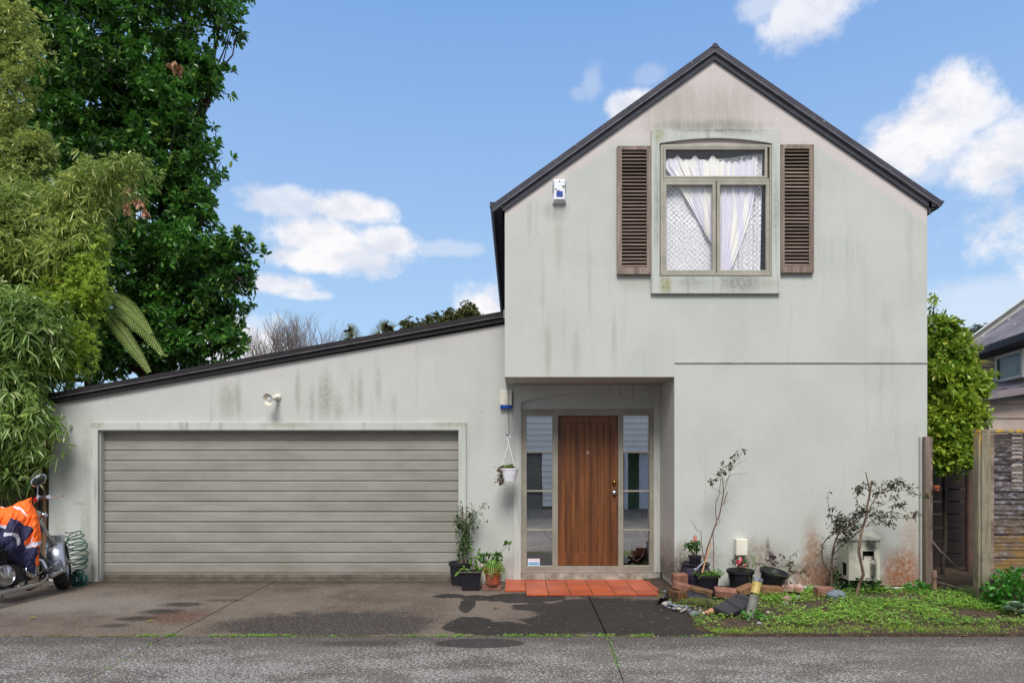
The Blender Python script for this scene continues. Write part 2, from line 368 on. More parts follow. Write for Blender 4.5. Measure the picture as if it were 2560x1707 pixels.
def lattice_mat():
    m, n, b = mat('mouldy_slats'); p = n.pos(); x, y, z = n.xyz(p)[0:3]
    w = n.noise(n.map(p, scale=(2, 2, 5)), 2.2, 6, .7); w2 = n.noise(n.map(p, scale=(4, 4, 9)), 2.5, 6, .7)
    c = n.mix(n.ramp(w, .4, .6), S(104, 94, 90), S(58, 48, 46)); c = n.mix(n.math('MULTIPLY', n.math('MULTIPLY', n.ramp(w2, .46, .66), .6), n.ramp(z, 2.0, 1.6)), c, S(186, 182, 190))
    c = n.mix(n.math('MULTIPLY', n.ramp(z, 1.15, .5), n.ramp(w, .38, .55)), c, S(146, 116, 68)); c = n.mix(n.ramp(n.noise(p, 6, 3), .68, .72), c, S(180, 124, 40))
    n.lk(c, b.inputs['Base Color']); b.inputs['Roughness'].default_value = .9; bump(n, b, w2, .4, .004)
    return m
M_latt = lattice_mat()
def ribbed():
    m, n, b = mat('roller_door_paint'); p = n.pos(); x, y, z = n.xyz(p)[0:3]
    c = n.mix(n.ramp(n.noise(n.map(p, scale=(.6, 1, 2.2)), 2, 6, .65), .3, .7), S(160, 156, 146, .84), S(140, 137, 126, .84))
    c = n.mix(n.math('MULTIPLY', n.ramp(n.noise(n.map(p, scale=(8, 8, .8)), 1.5, 6, .7), .55, .72), .3), c, S(128, 122, 108))
    c = n.mix(n.math('MULTIPLY', n.ramp(n.math('MULTIPLY_ADD', n.noise(p, 3, 5), .3, z), .35, .12), .5), c, S(120, 110, 92))
    n.lk(c, b.inputs['Base Color']); b.inputs['Roughness'].default_value = .5
    wv = n.math('SINE', n.math('MULTIPLY', z, 2 * math.pi / 0.0175))
    bump(n, b, wv, .35, .0012)
    return m
M_roller = ribbed()
M_white = simple('white_plastic', S(232, 232, 236), S(214, 214, 220), 5, .35)
M_cream = simple('cream_plastic', S(226, 222, 206), S(210, 204, 186), 6, .45)
M_blue = simple('blue_plastic', S(10, 70, 165), S(8, 55, 140), 6, .35)
M_black = simple('black_plastic', S(30, 30, 38), S(18, 18, 24), 7, .4)
M_dark = simple('dark_void', S(28, 26, 28), S(18, 16, 18), 7, .8)
M_chrome = simple('chrome', S(205, 207, 212), S(180, 182, 190), 7, .09, 1.0)
M_silver = simple('silver_paint', S(172, 176, 184), S(160, 164, 172), 3, .25, .8, coat=.6)
M_rubber = simple('tyre_rubber', S(34, 33, 34), S(22, 21, 22), 14, .8, bmp=.3, bscale=40)
M_brass = simple('brass', S(180, 140, 70), S(150, 110, 50), 6, .25, 1.0)
M_soil = simple('potting_soil', S(58, 44, 34), S(34, 25, 20), 30, .95, bmp=.8)
M_terra = simple('terracotta', S(182, 92, 56, .85), S(156, 74, 44, .85), 6, .75, bmp=.15)
M_pot = simple('black_pot', S(34, 34, 40), S(22, 22, 28), 5, .38)
M_aub = simple('glazed_pot', S(46, 40, 56), S(34, 28, 42), 5, .2)
M_white_wood = simple('white_paint', S(226, 226, 228), S(212, 212, 214), 4, .5)
def glass(nm, off):
    m, n, b = mat(nm); nt = n.nt
    t = n.new('ShaderNodeBsdfTransparent'); g = n.new('ShaderNodeBsdfGlossy'); g.inputs['Roughness'].default_value = .005
    ge_ = n.new('ShaderNodeNewGeometry'); dt = n.new('ShaderNodeVectorMath', operation='DOT_PRODUCT'); n.lk(ge_.outputs['Normal'], dt.inputs[0]); n.lk(ge_.outputs['Incoming'], dt.inputs[1])
    fr = n.math('MULTIPLY_ADD', n.math('POWER', n.math('SUBTRACT', 1, n.math('ABSOLUTE', dt.outputs['Value'])), 5), .9, .045)
    wv = n.new('ShaderNodeBump'); wv.inputs['Strength'].default_value = .05; wv.inputs['Distance'].default_value = .01
    n.lk(n.noise(n.pos(), 1.3, 2), wv.inputs['Height']); n.lk(wv.outputs[0], g.inputs['Normal'])
    mx = n.new('ShaderNodeMixShader'); n.lk(n.math('MULTIPLY_ADD', fr, 1.8, off, clamp=True), mx.inputs[0])
    n.lk(t.outputs[0], mx.inputs[1]); n.lk(g.outputs[0], mx.inputs[2]); n.lk(mx.outputs[0], nt.nodes['Material Output'].inputs[0])
    return m
M_glass = glass('window_glass', .0); M_glass2 = glass('sidelight_glass', .6)
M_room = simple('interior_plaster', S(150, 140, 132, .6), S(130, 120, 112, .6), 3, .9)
M_floor = simple('interior_tile', S(120, 116, 112), S(90, 86, 84), 3, .4)

# ================================================================ GROUND
def gmask(n, p, wob, px, py, rx, ry, amp=.8, soft=.3):
    c = G(px, py); c2 = G(px, py + ry); rr = abs(c.y - c2.y); rxx = rx / FP * c.y
    return n.blob(p, c, (rxx, rr, 0), wob, amp, soft)
def concrete(name, near):
    m, n, b = mat(name); p = n.pos(); x, y, z = n.xyz(p)[0:3]
    ag = n.noise(p, 75, 3, .8); ag2 = n.noise(p, 34, 4, .75); big = n.noise(p, .7, 6, .6, .3); med = n.noise(p, 3.2, 6, .65); wob = n.noise(p, 3.6, 7, .62, .3)
    fk = n.noise(n.map(p, scale=(.7, 1, 1), rot=(0, 0, .3)), 52, 2, .6); fk2 = n.noise(n.map(p, scale=(1, .8, 1), rot=(0, 0, -.5)), 95, 2, .6)
    if near:
        c = n.mix(n.ramp(big, .36, .62), S(110, 103, 97, .8), S(80, 74, 69, .8))
        dens = n.ramp(n.math('ADD', n.math('MULTIPLY', n.noise(n.map(p, scale=(.8, 1.5, 1)), 2.4, 5, .65), .6), n.math('MULTIPLY', big, .6)), .48, .70, .08, 1.0)
        dens = n.math('MULTIPLY', dens, n.ramp(y, 6.3, 5.3, .6, 1))
        th = n.math('MULTIPLY_ADD', dens, -.10, .62)
        spk = n.math('MAXIMUM', n.ramp(n.math('SUBTRACT', fk, th), 0, .03), n.ramp(n.math('SUBTRACT', fk2, th), .0, .03))
        c = n.mix(n.math('MULTIPLY', spk, .64), c, S(198, 194, 190, .9))
        c = n.mix(n.math('MULTIPLY', n.ramp(ag, .47, .38), .7), c, S(40, 37, 36, .8))
        c = n.mix(n.math('MULTIPLY', gmask(n, p, wob, 1200, 1607, 115, 13, .4, .1), .8), c, S(46, 43, 43, .62))
        c = n.mix(n.math('MULTIPLY', gmask(n, p, wob, 900, 1608, 130, 9, 1.2, .6), .6), c, S(60, 52, 48, .62))
        c = n.mix(n.math('MULTIPLY', n.ramp(n.math('MULTIPLY_ADD', med, .5, y), 6.05, 6.45), .5), c, S(66, 61, 58, .7))
    else:
        c = n.mix(n.ramp(big, .38, .62), S(124, 111, 99, .76), S(96, 83, 73, .74)); c = n.mix(n.math('MULTIPLY', n.ramp(med, .4, .65), .4), c, S(132, 122, 112, .72))
        lt = gmask(n, p, wob, 240, 1510, 260, 28, .9, .8); c = n.mix(n.math('MULTIPLY', lt, .45), c, S(152, 147, 142, .78))
        for a in [(440, 1542, 90, 18, S(104, 70, 54, .72), .8, 1.2, .6), (285, 1563, 45, 6, S(50, 41, 36, .6), .7, 1.2, .5), (340, 1546, 55, 7, S(48, 41, 37, .6), .85, 1.2, .5), (400, 1528, 55, 7, S(48, 41, 37, .6), .85, 1.2, .5), (455, 1510, 60, 6, S(50, 43, 38, .6), .85, 1.2, .5), (560, 1500, 60, 4, S(50, 43, 38, .6), .6, 1.2, .5), (830, 1562, 270, 46, S(66, 60, 58, .6), .85, 1.5, .3), (640, 1560, 120, 26, S(70, 62, 58, .6), .5, 1.0, .5), (700, 1455, 500, 6, S(70, 62, 48, .7), .5, 1.0, .6)]:
            c = n.mix(n.math('MULTIPLY', gmask(n, p, wob, a[0], a[1], a[2], a[3], a[6], a[7]), a[5]), c, a[4])
        c = n.mix(n.math('MULTIPLY', n.ramp(fk, .60, .64), .55), c, S(176, 166, 154, .8))
        c = n.mix(n.math('MULTIPLY', n.ramp(ag, .47, .38), .55), c, S(46, 41, 38, .7))
        wet = None
        for a in [(1540, 1535, 290, 54), (1125, 1489, 40, 6), (1190, 1494, 46, 7), (1168, 1512, 20, 22), (1175, 1562, 76, 22), (1250, 1570, 100, 20), (1310, 1494, 110, 13), (1690, 1575, 130, 22), (1330, 1580, 120, 20)]:
            k = gmask(n, p, wob, *a, 1.0, .08); wet = k if wet is None else n.math('MAXIMUM', wet, k)
        dry = gmask(n, p, wob, 1270, 1535, 80, 13, .4, .15); wet = n.math('MULTIPLY', wet, n.math('SUBTRACT', 1, n.math('MULTIPLY', dry, .85)))
        dk = n.mix(n.ramp(med, .3, .7), S(54, 49, 47, .62), S(42, 38, 37, .55)); dk = n.mix(n.math('MULTIPLY', n.ramp(fk, .62, .66), .35), dk, S(120, 114, 108, .6))
        c = n.mix(n.math('MULTIPLY', wet, .92), c, dk)
        ed = n.ramp(n.math('MULTIPLY_ADD', wob, .5, y), 9.1, 9.4); c = n.mix(n.math('MULTIPLY', ed, .5), c, S(70, 64, 50, .7))
    fl = n.ramp(n.vor(n.map(p, scale=(1, 1.6, 1), rot=(0, 0, .4)), 13), .10, .07); c = n.mix(n.math('MULTIPLY', fl, .7), c, S(196, 188, 170, .8))
    n.lk(c, b.inputs['Base Color']); b.inputs['Roughness'].default_value = .82; b.inputs['Specular IOR Level'].default_value = .3
    bump(n, b, n.math('ADD', ag, ag2), .5, .006)
    return m
M_near = concrete('aggregate_concrete', True); M_far = concrete('stained_concrete', False)
M_earth = simple('bare_earth', S(84, 66, 48, .8), S(52, 40, 30, .8), 9, .95, bmp=.9, bscale=30)

YJ = 6.28
MB().box(-400, 400, -400, 600, -.5, -.06).build('ground', simple('distant_ground', S(84, 84, 60), S(70, 72, 50), 3, .95)).update_tag()
tag(bpy.data.objects['ground'], kind='structure')
rd = MB()
# near slab, with a fine saw cut and a gap along the joint
gj0, gj1 = G(205, 1707), G(412, 1590); gk0, gk1 = G(1560, 1707), G(1520, 1590)
def slab(mb, poly, z0, z1):
    k = len(poly); mb.add([(a, b_, z0) for a, b_ in poly] + [(a, b_, z1) for a, b_ in poly], [tuple(range(k, 2 * k)), tuple(range(k))[::-1]] + [(i, (i + 1) % k, k + (i + 1) % k, k + i) for i in range(k)])
def along(a, b_, y): t = (y - a.y) / (b_.y - a.y); return a.x + (b_.x - a.x) * t
for (l0, l1), (r0, r1) in [((-30, -30), (along(gj0, gj1, -8) - .008, along(gj0, gj1, YJ - .007) - .003)), ((along(gj0, gj1, -8) + .008, along(gj0, gj1, YJ - .007) + .003), (along(gk0, gk1, -8) - .003, along(gk0, gk1, YJ - .007) - .003)),
                           ((along(gk0, gk1, -8) + .003, along(gk0, gk1, YJ - .007) + .003), (30, 30))]:
    slab(rd, [(l0, -8), (r0, -8), (r1, YJ - .007), (l1, YJ - .007)], -.06, 0)
tag(rd.build('road', M_near, bevel=.006), kind='structure')
dw = MB(); e0, e1 = G(1795, 1590), G(1640, 1512)
h0, h1 = G(420, 1590), G(592, 1500); k0, k1 = G(1515, 1583), G(1475, 1495)
slab(dw, [(-30, YJ + .007), (along(h0, h1, YJ) - .006, YJ + .007), (along(h0, h1, 8.2) - .006, 8.2), (along(h0, h1, 8.2) - .006, 9.25), (-30, 9.25)], -.06, .0)
slab(dw, [(along(h0, h1, YJ) + .006, YJ + .007), (k0.x - .006, YJ + .007), (k1.x - .006, 8.2), (k1.x - .006, 9.25), (along(h0, h1, 8.2) + .006, 9.25), (along(h0, h1, 8.2) + .006, 8.2)], -.06, .0)
slab(dw, [(k0.x + .006, YJ + .007), (e0.x, YJ + .007), (e0.x - .15, 6.6), (e1.x + .25, 7.2), (e1.x, 7.75), (1.75, 8.2), (1.75, 8.4), (k1.x + .006, 8.4), (k1.x + .006, 8.2)], -.06, .0)
tag(dw.build('driveway', M_far, bevel=.006), kind='structure')

# garden bed: gently uneven earth, grid sheet with thickness below
def in_garden(x, y):
    """signed-ish: inside the planted area right of the driveway edge"""
    if y < YJ + .03: return False
    pts = [(e0.x, YJ), (e0.x - .15, 6.6), (e1.x + .25, 7.2), (e1.x, 7.75), (1.72, 8.2), (1.72, 9)]
    for (xa, ya), (xb, yb) in zip(pts, pts[1:]):
        if ya <= y <= yb: return x > xa + (xb - xa) * (y - ya) / (yb - ya) + .02
    return x > 1.72
def gz(x, y):
    e = min(1, max(0, (y - YJ) / 1.3)); l = min(1, max(0, (x - 1.6 - (8.2 - y) * .25) / .8))
    return .012 + .065 * e * l + .012 * noise.noise(Vector((x * 2.2, y * 2.2, 0)))
vs, fs = [], []; nx, ny = 150, 90; X0, X1, Y0, Y1 = 1.2, 12.0, YJ + .02, 15.0
for j in range(ny + 1):
    for i in range(nx + 1):
        x = X0 + (X1 - X0) * (i / nx) ** 1.2; y = Y0 + (Y1 - Y0) * (j / ny) ** 1.6
        vs.append((x, y, gz(x, y) if in_garden(x, y) else -.03))
for j in range(ny):
    for i in range(nx):
        a = j * (nx + 1) + i; fs.append((a, a + 1, a + nx + 2, a + nx + 1))
tag(MB().add(vs, fs).build('garden_soil', M_earth, smooth=True), kind='structure')
vs = MB(); vs.box(-30, -6.35, 9.27, 40, -.055, .0); tag(vs.build('side_yard_ground', M_earth), kind='structure')

# terracotta tiles at the door
def tilemat():
    m, n, b = mat('porch_tiles'); p = n.pos()
    g = n.new('ShaderNodeNewGeometry').outputs['Random Per Island']
    c = n.mix(g, S(198, 94, 50, .86), S(168, 74, 40, .86)); c = n.mix(n.ramp(n.noise(n.map(p, scale=(2.5, 14, 1)), 1.5, 5, .6), .45, .7), c, S(150, 72, 42, .9))
    n.lk(c, b.inputs['Base Color']); b.inputs['Roughness'].default_value = .42
    return m
M_tile = tilemat(); M_grout = simple('grout', S(66, 56, 48), S(48, 42, 38), 9, .9)
tl = MB(); TW = .2655; xs0 = X_(1264, 9.2)
for r in range(4):
    y1 = 9.2 - r * .262; y0 = y1 - .257
    for c_ in range(9):
        x0 = xs0 + c_ * TW; x1 = min(x0 + TW - .008, 1.93)
        if x0 > 1.9: continue
        if r == 3 and x0 > 1.6: continue
        if r == 3 and c_ == 0: continue
        if r == 2 and x0 > 1.75: continue
        tl.box(x0, x1, y0, y1, .004, .03)
tag(tl.build('porch_paving', M_tile, bevel=.003), kind='structure')
sb = MB(); sb.box(xs0, 1.93, 8.43, 9.2, -.02, .024); sb.box(xs0 + TW, 1.62, 8.165, 8.428, -.02, .024); tag(sb.build('porch_paving_bed', M_grout), kind='structure')

# ================================================================ HOUSE
xL = X_(1262, YF); xR = X_(2318, YF); zS = Z_(942, YF); xP = X_(1686, YF)
AP = P(1784, 152, YF); EL = P(1262, 527, YF); ER = P(2318, 520, YF)
house = thing('house', 'grey-green plastered house with steep gable, attached garage and recessed timber door', 'house', (0, YF, 0))
wx0, wx1, wz0, wz1 = X_(1655, YF), X_(1923, YF), Z_(688, YF), Z_(364, YF)
mw = MB(); CB = .09
mw.prism([(xL, zS), (xP, zS), (xP, CB), (xR, CB), (xR, ER.z), (AP.x, AP.z), (xL, EL.z)], YF, YF + .12, [[(wx0, wz0), (wx1, wz0), (wx1, wz1), (wx0, wz1)]])
mw.box(xL, xL + .12, YF + .12, 14.6, zS, EL.z); mw.box(xR - .12, xR, YF + .12, 14.6, CB, ER.z)
mw.box(xP, xP + .12, YF + .12, YB + .05, .13, zS)
mw.box(xL, xR, 14.6, 14.7, zS, EL.z)
front = mw.build('front_wall', M_main, house)
ft = MB(); ft.box(xP + .02, xR - .02, YF + .025, YF + .12, -.2, CB + .02); ft.box(xP + .022, xP + .12, YF + .12, YB - .02, -.2, .14); ft.build('foundation', M_trim, house)
sf = MB(); sf.box(xL + .12, xP + .12, YF + .12, YB + .1, zS + .003, zS + .06); sf.build('porch_ceiling', M_trim, house)
fl = MB(); fl.box(xP + .003, xR + .004, YF - .012, YF + .01, Z_(908, YF), Z_(905.8, YF)); fl.build('flashing_strip', simple('flashing', S(160, 160, 156), S(130, 130, 126), 5, .5), house)
# garage and door wall in the plane behind
gx0 = X_(126, YB); gTop = lambda px: Z_(1010 - (px - 126) * (1010 - 805) / (1262 - 126), YB)
dx0, dx1, dz0, dz1 = X_(1304, YB), X_(1633, YB), .15, Z_(1027, YB)
ox0, ox1, oz1 = X_(252, YB), X_(1146, YB), Z_(1078, YB)
gw = MB()
gw.prism([(gx0, -.1), (ox0, -.1), (ox0, oz1), (ox1, oz1), (ox1, -.1), (xP, -.1), (xP, zS + .0), (xL + .12, zS), (xL + .12, gTop(1255)), (gx0, gTop(126))], YB, YB + .15, [[(dx0, dz0), (dx1, dz0), (dx1, dz1), (dx0, dz1)]])
gw.box(gx0, gx0 + .12, YB + .15, 15, -.1, gTop(126)); gw.box(gx0, xL, 15, 15.1, -.1, gTop(126))
gw.build('garage_wall', M_gar, house)
# plaster surround of the garage opening
gs = MB(); YS = YB - .05; a0, a1, a2, a3 = X_(226, YS), X_(244, YS), X_(1146, YS), X_(1165, YS); t0_, t1_ = Z_(1055, YS), Z_(1075, YS)
gs.prism([(a0, 0), (a1, 0), (a1, t1_), (a2, t1_), (a2, 0), (a3, 0), (a3, t0_), (a0, t0_)], YS, YB + .0)
gs.prism([(a1 - .03, 0), (a1, 0), (a1, t1_), (a2, t1_), (a2, 0), (a2 + .03, 0), (a2 + .03, t1_ + .03), (a1 - .03, t1_ + .03)], YB, YB + .13)
gs.build('garage_surround', M_trim, house, bevel=.006)
# roller door: a ribbed sheet
rdm = MB(); YR = YB + .085; zz = [0.012]; prof = []
per = .1385; top = oz1 + .05; z = 0.015; prof.append((0, 0.012))
first = True
while z < top:
    h = .085 if first else per
    prof += [(0.0, z + .004), (-.008, z + .010), (-.008, z + h - .020), (.0, z + h - .014), (.007, z + h - .008), (.007, z + h - .002)]
    z += h; first = False
vs = []; 
for (dy, zq) in prof: vs += [(a1 - .02, YR + dy, zq), (a2 + .02, YR + dy, zq)]
rdm.add(vs, [(2 * i, 2 * i + 1, 2 * i + 3, 2 * i + 2) for i in range(len(prof) - 1)])
rdm.build('garage_door', M_roller, house)
rl = MB(); rl.tube([((a1 + .01), YB + .17, oz1 + .02), ((a2 - .01), YB + .17, oz1 + .02)], .1, 14); rl.build('door_drum', M_frame, house, smooth=True)
q = MB(); q.box(a1 - .015, a2 + .015, YR - .026, YR + .02, 0.0, .022); q.box(a1 - .015, a2 + .015, YR - .018, YR - .0081, .03, .085); q.build('bottom_rail', simple('bottom_rail', S(112, 104, 90), S(86, 78, 66), 7, .6), house)
# left corner trim of garage
ct = MB(); ct.box(gx0 - .035, gx0 - .002, YB + .02, YB + .06, 0, gTop(126) - .05); ct.build('corner_board', M_trim, house)

# --- roofs
def raked(mb, A, B, w0, w1, y0, y1, ext0=0, ext1=0):
    """board along A->B in the x,z plane; w0..w1 offsets measured square to it (up positive)"""
    d = Vector((B[0] - A[0], B[1] - A[1])); L = d.length; d /= L; nrm = Vector((-d.y, d.x))
    if nrm.y < 0: nrm = -nrm
    a = Vector(A) - d * ext0; b_ = Vector(B) + d * ext1
    mb.prism([tuple(a + nrm * w0), tuple(b_ + nrm * w0), tuple(b_ + nrm * w1), tuple(a + nrm * w1)], y0, y1)
dL = Vector((AP.x - EL.x, AP.z - EL.z)).normalized(); dR = Vector((ER.x - AP.x, ER.z - AP.z)).normalized()
def gable(mb, w0, w1, y0, y1, eL=0, eR=0):
    nL = Vector((-dL.y, dL.x)); nR = Vector((-dR.y, dR.x)); A = Vector((AP.x, AP.z)); l0 = Vector((EL.x, EL.z)); r0 = Vector((ER.x, ER.z))
    def apex(w):
        p1 = A + nL * w; p2 = A + nR * w
        r = geometry.intersect_line_line_2d(p1 - dL * 9, p1 + dL * 9, p2 - dR * 9, p2 + dR * 9) if hasattr(geometry, 'intersect_line_line_2d') else None
        det = dL.x * (-dR.y) + dR.x * dL.y; q = p2 - p1; t = (q.x * (-dR.y) + dR.x * q.y) / det
        return p1 + dL * t
    a0_, a1_ = apex(w0), apex(w1)
    mb.prism([tuple(l0 - dL * eL + nL * w0), tuple(a0_), tuple(a1_), tuple(l0 - dL * eL + nL * w1)], y0, y1)
    mb.prism([tuple(a0_), tuple(r0 + dR * eR + nR * w0), tuple(r0 + dR * eR + nR * w1), tuple(a1_)], y0, y1)
rf = MB(); gable(rf, .075, .125, YF + .0, 14.8, .12, .12); roof = rf.build('roof', M_roof, house)
cp = MB(); gable(cp, .072, .138, YF - .06, YF - .0, .13, .10); cp.build('barge_capping', M_roof, house, bevel=.004)
cp2 = MB(); gable(cp2, .066, .071, YF - .064, YF - .0, .13, .10); cp2.build('capping_edge', M_gutlip, house)
fb = MB(); gable(fb, -.002, .065, YF - .03, YF - .0, .02, .06); fb.build('barge_board', M_fas, house)
rc = MB(); tp = AP.z + .138 / dL.x; rc.prism([(AP.x - .055, tp - .045), (AP.x + .055, tp - .045), (AP.x + .018, tp + .004), (AP.x - .018, tp + .004)], YF - .066, 14.8); rc.build('ridge_cap', M_roof, house)
# gutters
M_skylit_gut = simple('skylit_gutter', S(222, 222, 224), S(200, 202, 206), 6, .3)  # pale lip colour stands in for sky reflecting off the dark gutter
def gutter(name, xw, sgn, ztop, ya, yb):
    g = MB(); pr = [(0.0, -.068), (sgn * .11, -.068), (sgn * .112, -.06), (sgn * .112, -.055), (0.0, -.06)]
    vs = []; k = len(pr)
    for y in (ya, yb): vs += [(xw + a, y, ztop + b_) for a, b_ in pr]
    g.add(vs, [(i, (i + 1) % k, k + (i + 1) % k, k + i) for i in range(k)] + [tuple(range(k)), tuple(range(k, 2 * k))[::-1]])
    g.add([(xw, ya + .001, ztop), (xw + sgn * .155, ya + .001, ztop), (xw + sgn * .135, ya + .001, ztop - .03), (xw + sgn * .11, ya + .001, ztop - .068), (xw, ya + .001, ztop - .068)], [(0, 1, 2, 3, 4)])
    return g.build(name, M_fas, house)
gutter('gutter', xL - .03, -1, Z_(509, YF), YF - .05, 14.7)
gutter('gutter', xR + .03, 1, Z_(506, YF), YF - .05, 14.7)
for (xw, sgn, zt_) in ((xL - .03, -1, Z_(509, YF)), (xR + .03, 1, Z_(506, YF))):
    lp = MB(); pr = [(sgn * .11, -.068), (sgn * .125, -.03), (sgn * .155, 0), (sgn * .148, .004), (sgn * .118, -.028), (sgn * .104, -.062)]; vs = []
    for y in (YF - .049, 14.69): vs += [(xw + a, y, zt_ + b_) for a, b_ in pr]
    lp.add(vs, [(i, (i + 1) % 6, 6 + (i + 1) % 6, 6 + i) for i in range(6)] + [tuple(range(6)), tuple(range(6, 12))[::-1]]); lp.build('gutter_lip', M_skylit_gut, house)
so = MB(); so.box(xL - .01, xL - .002, YF + .12, 14.7, Z_(508, YF) - .35, Z_(508, YF)); so.build('eaves_board', M_fas, house)
fe = MB(); fe.box(xR + .002, xR + .03, YF - .03, 14.7, Z_(508, YF) - .14, Z_(508, YF) + .02); fe.build('eaves_board', M_fas, house)
dp = MB(); dp.tube([P(1257, 700, 14.0), P(1257, 800, 14.0)], .05, 10); dp.build('downpipe', M_trim, house, smooth=True)
# garage roof
A_ = (X_(128, YB), Z_(1010, YB)); B_ = (X_(1262, YB) - .003, Z_(805, YB))
gr_ = MB(); raked(gr_, A_, B_, .072, .12, YB - .0, 15.1, .05, 0); gr_.build('garage_roof', M_roof, house)
gc = MB(); raked(gc, A_, B_, .066, .132, YB - .08, YB - .0, .0, 0); gc.build('barge_capping', M_gcap, house, bevel=.004)
ge = MB(); raked(ge, A_, B_, .060, .065, YB - .083, YB - .0, .0, 0); ge.build('capping_edge', M_gutlip, house)
gb = MB(); raked(gb, A_, B_, -.004, .059, YB - .05, YB - .0, .02, 0); gb.build('barge_board', M_gcap, house)
fs_ = MB(); fs_.box(xL - .03, xL - .002, YB - .09, YB + .3, B_[1] + .03, B_[1] + .15); fs_.build('flashing_strip', M_gutlip, house)

# --- upstairs window: surround, frame, sashes, shutters
def arch(x0, x1, z0, zs, za, k=16):
    """rect with arched top, ccw"""
    pts = [(x0, z0), (x1, z0)]
    for i in range(k + 1):
        t = i / k; x = x1 + (x0 - x1) * t; pts.append((x, zs + (za - zs) * math.sin(math.pi * t) ** .9))
    return pts
YW = YF - .045
ws = MB()
ws.prism([(X_(1628.5, YW), Z_(733.5, YW)), (X_(1951, YW), Z_(733.5, YW)), (X_(1951, YW), Z_(322, YW)), (X_(1628.5, YW), Z_(324, YW))], YW, YF - .0, [arch(X_(1649, YW), X_(1930, YW), Z_(691, YW), Z_(359, YW), Z_(345.5, YW))])
ws.build('window_surround', M_trim, house, bevel=.004)
wl = MB(); wl.prism([(X_(1649, YF) - .01, wz1), (X_(1930, YF) + .01, wz1), (X_(1930, YF) + .01, wz1 + .12), (X_(1649, YF) - .01, wz1 + .12)], YF - .006, YF - .001); wl.build('arch_infill', simple('pink_plaster', S(212, 200, 194, .85), S(200, 190, 182, .85), 3, .9), house)
win = MB()
def fr(mb, x0, x1, z0, z1, w, y0, y1, wb=None, wt=None):
    """picture frame of four mitred-looking boards"""
    wb = wb or w; wt = wt or w
    mb.prism([(x0, z0), (x1, z0), (x1, z1), (x0, z1)], y0, y1, [[(x0 + w, z0 + wb), (x1 - w, z0 + wb), (x1 - w, z1 - wt), (x0 + w, z1 - wt)]])
def fx(px): return X_(px, YF)
def fz(py): return Z_(py, YF)
fr(win, fx(1650), fx(1929), fz(691), fz(364), .035, YF - .03, YF + .06)
win.box(fx(1657), fx(1921), YF - .022, YF + .05, fz(455.5), fz(448))
window = win.build('window', M_frame2, house, bevel=.004)
def sash(x0, x1, y0, y1, w, name='window_frame'):
    o = MB(); fr(o, fx(x0), fx(x1), fz(y1), fz(y0), w, YF - .026, YF + .02); q = o.build(name, M_frame2, window, bevel=.006)
    g = MB(); g.add([(fx(x0) + w - .005, YF + .006, fz(y1) + w - .005), (fx(x1) - w + .005, YF + .006, fz(y1) + w - .005), (fx(x1) - w + .005, YF + .006, fz(y0) - w + .005), (fx(x0) + w - .005, YF + .006, fz(y0) - w + .005)], [(0, 1, 2, 3)]); g.build('glass', M_glass, window)
sash(1657.5, 1917, 370, 448, .030, 'toplight_frame'); sash(1656.5, 1788.5, 456, 685, .042); sash(1790.5, 1922, 456, 685, .042)
rm = MB(); xa_, xb_, za_, zb_ = wx0 - .5, wx1 + .6, wz0 - .8, wz1 + .35
rm.add([(xa_, YF + .13, za_), (xb_, YF + .13, za_), (xb_, YF + .13, zb_), (xa_, YF + .13, zb_), (xa_, 12, za_), (xb_, 12, za_), (xb_, 12, zb_), (xa_, 12, zb_)], [(4, 5, 6, 7), (0, 4, 7, 3), (1, 2, 6, 5), (3, 7, 6, 2), (0, 1, 5, 4)])
rm.build('bedroom_wall', M_room, house)
def shutter(px0, px1, py0, py1, lx0, lx1, ly0, ly1, label):
    Ys = YF - .05; f = lambda v: X_(v, Ys); g = lambda v: Z_(v, Ys)
    s_ = MB(); s_.prism([(f(px0), g(py1)), (f(px1), g(py1)), (f(px1), g(py0)), (f(px0), g(py0))], Ys, YF - .004, [[(f(lx0), g(ly1)), (f(lx1), g(ly1)), (f(lx1), g(ly0)), (f(lx0), g(ly0))]])
    sh = s_.build('shutter', M_weath, house, bevel=.004); tag(sh, label)
    b_ = MB(); b_.box(f(lx0), f(lx1), YF - .012, YF - .006, g(ly1), g(ly0)); b_.build('backing', M_dark, sh)
    l = MB(); k = 33; H = g(ly0) - g(ly1)
    for i in range(k):
        zc = g(ly1) + H * (i + .5) / k; t = random.uniform(-.12, .12)
        M = Matrix.Rotation(R(44) + t, 3, 'X')
        l.obox(((f(lx0) + f(lx1)) / 2, Ys + .022, zc), (f(lx1) - f(lx0) - .002, .046, .008), M @ Matrix.Rotation(random.uniform(-.006, .006), 3, 'Y'))
    l.build('louvres', M_slat, sh)
    for bx in (px0 + 4, px1 - 4):
        for bz in (py0 + 4, py1 - 5): bo = MB(); bo.tube([(f(bx), Ys - .004, g(bz)), (f(bx), Ys + .01, g(bz))], .006, 8); bo.build('bolt', M_dark, sh)
shutter(1543, 1627.5, 364.5, 685.5, 1554.8, 1617, 374.7, 667.4, 'weathered shutter left of the upstairs window')
shutter(1952, 2035.5, 361, 682, 1962, 2023.5, 372, 665, 'weathered shutter right of the upstairs window')

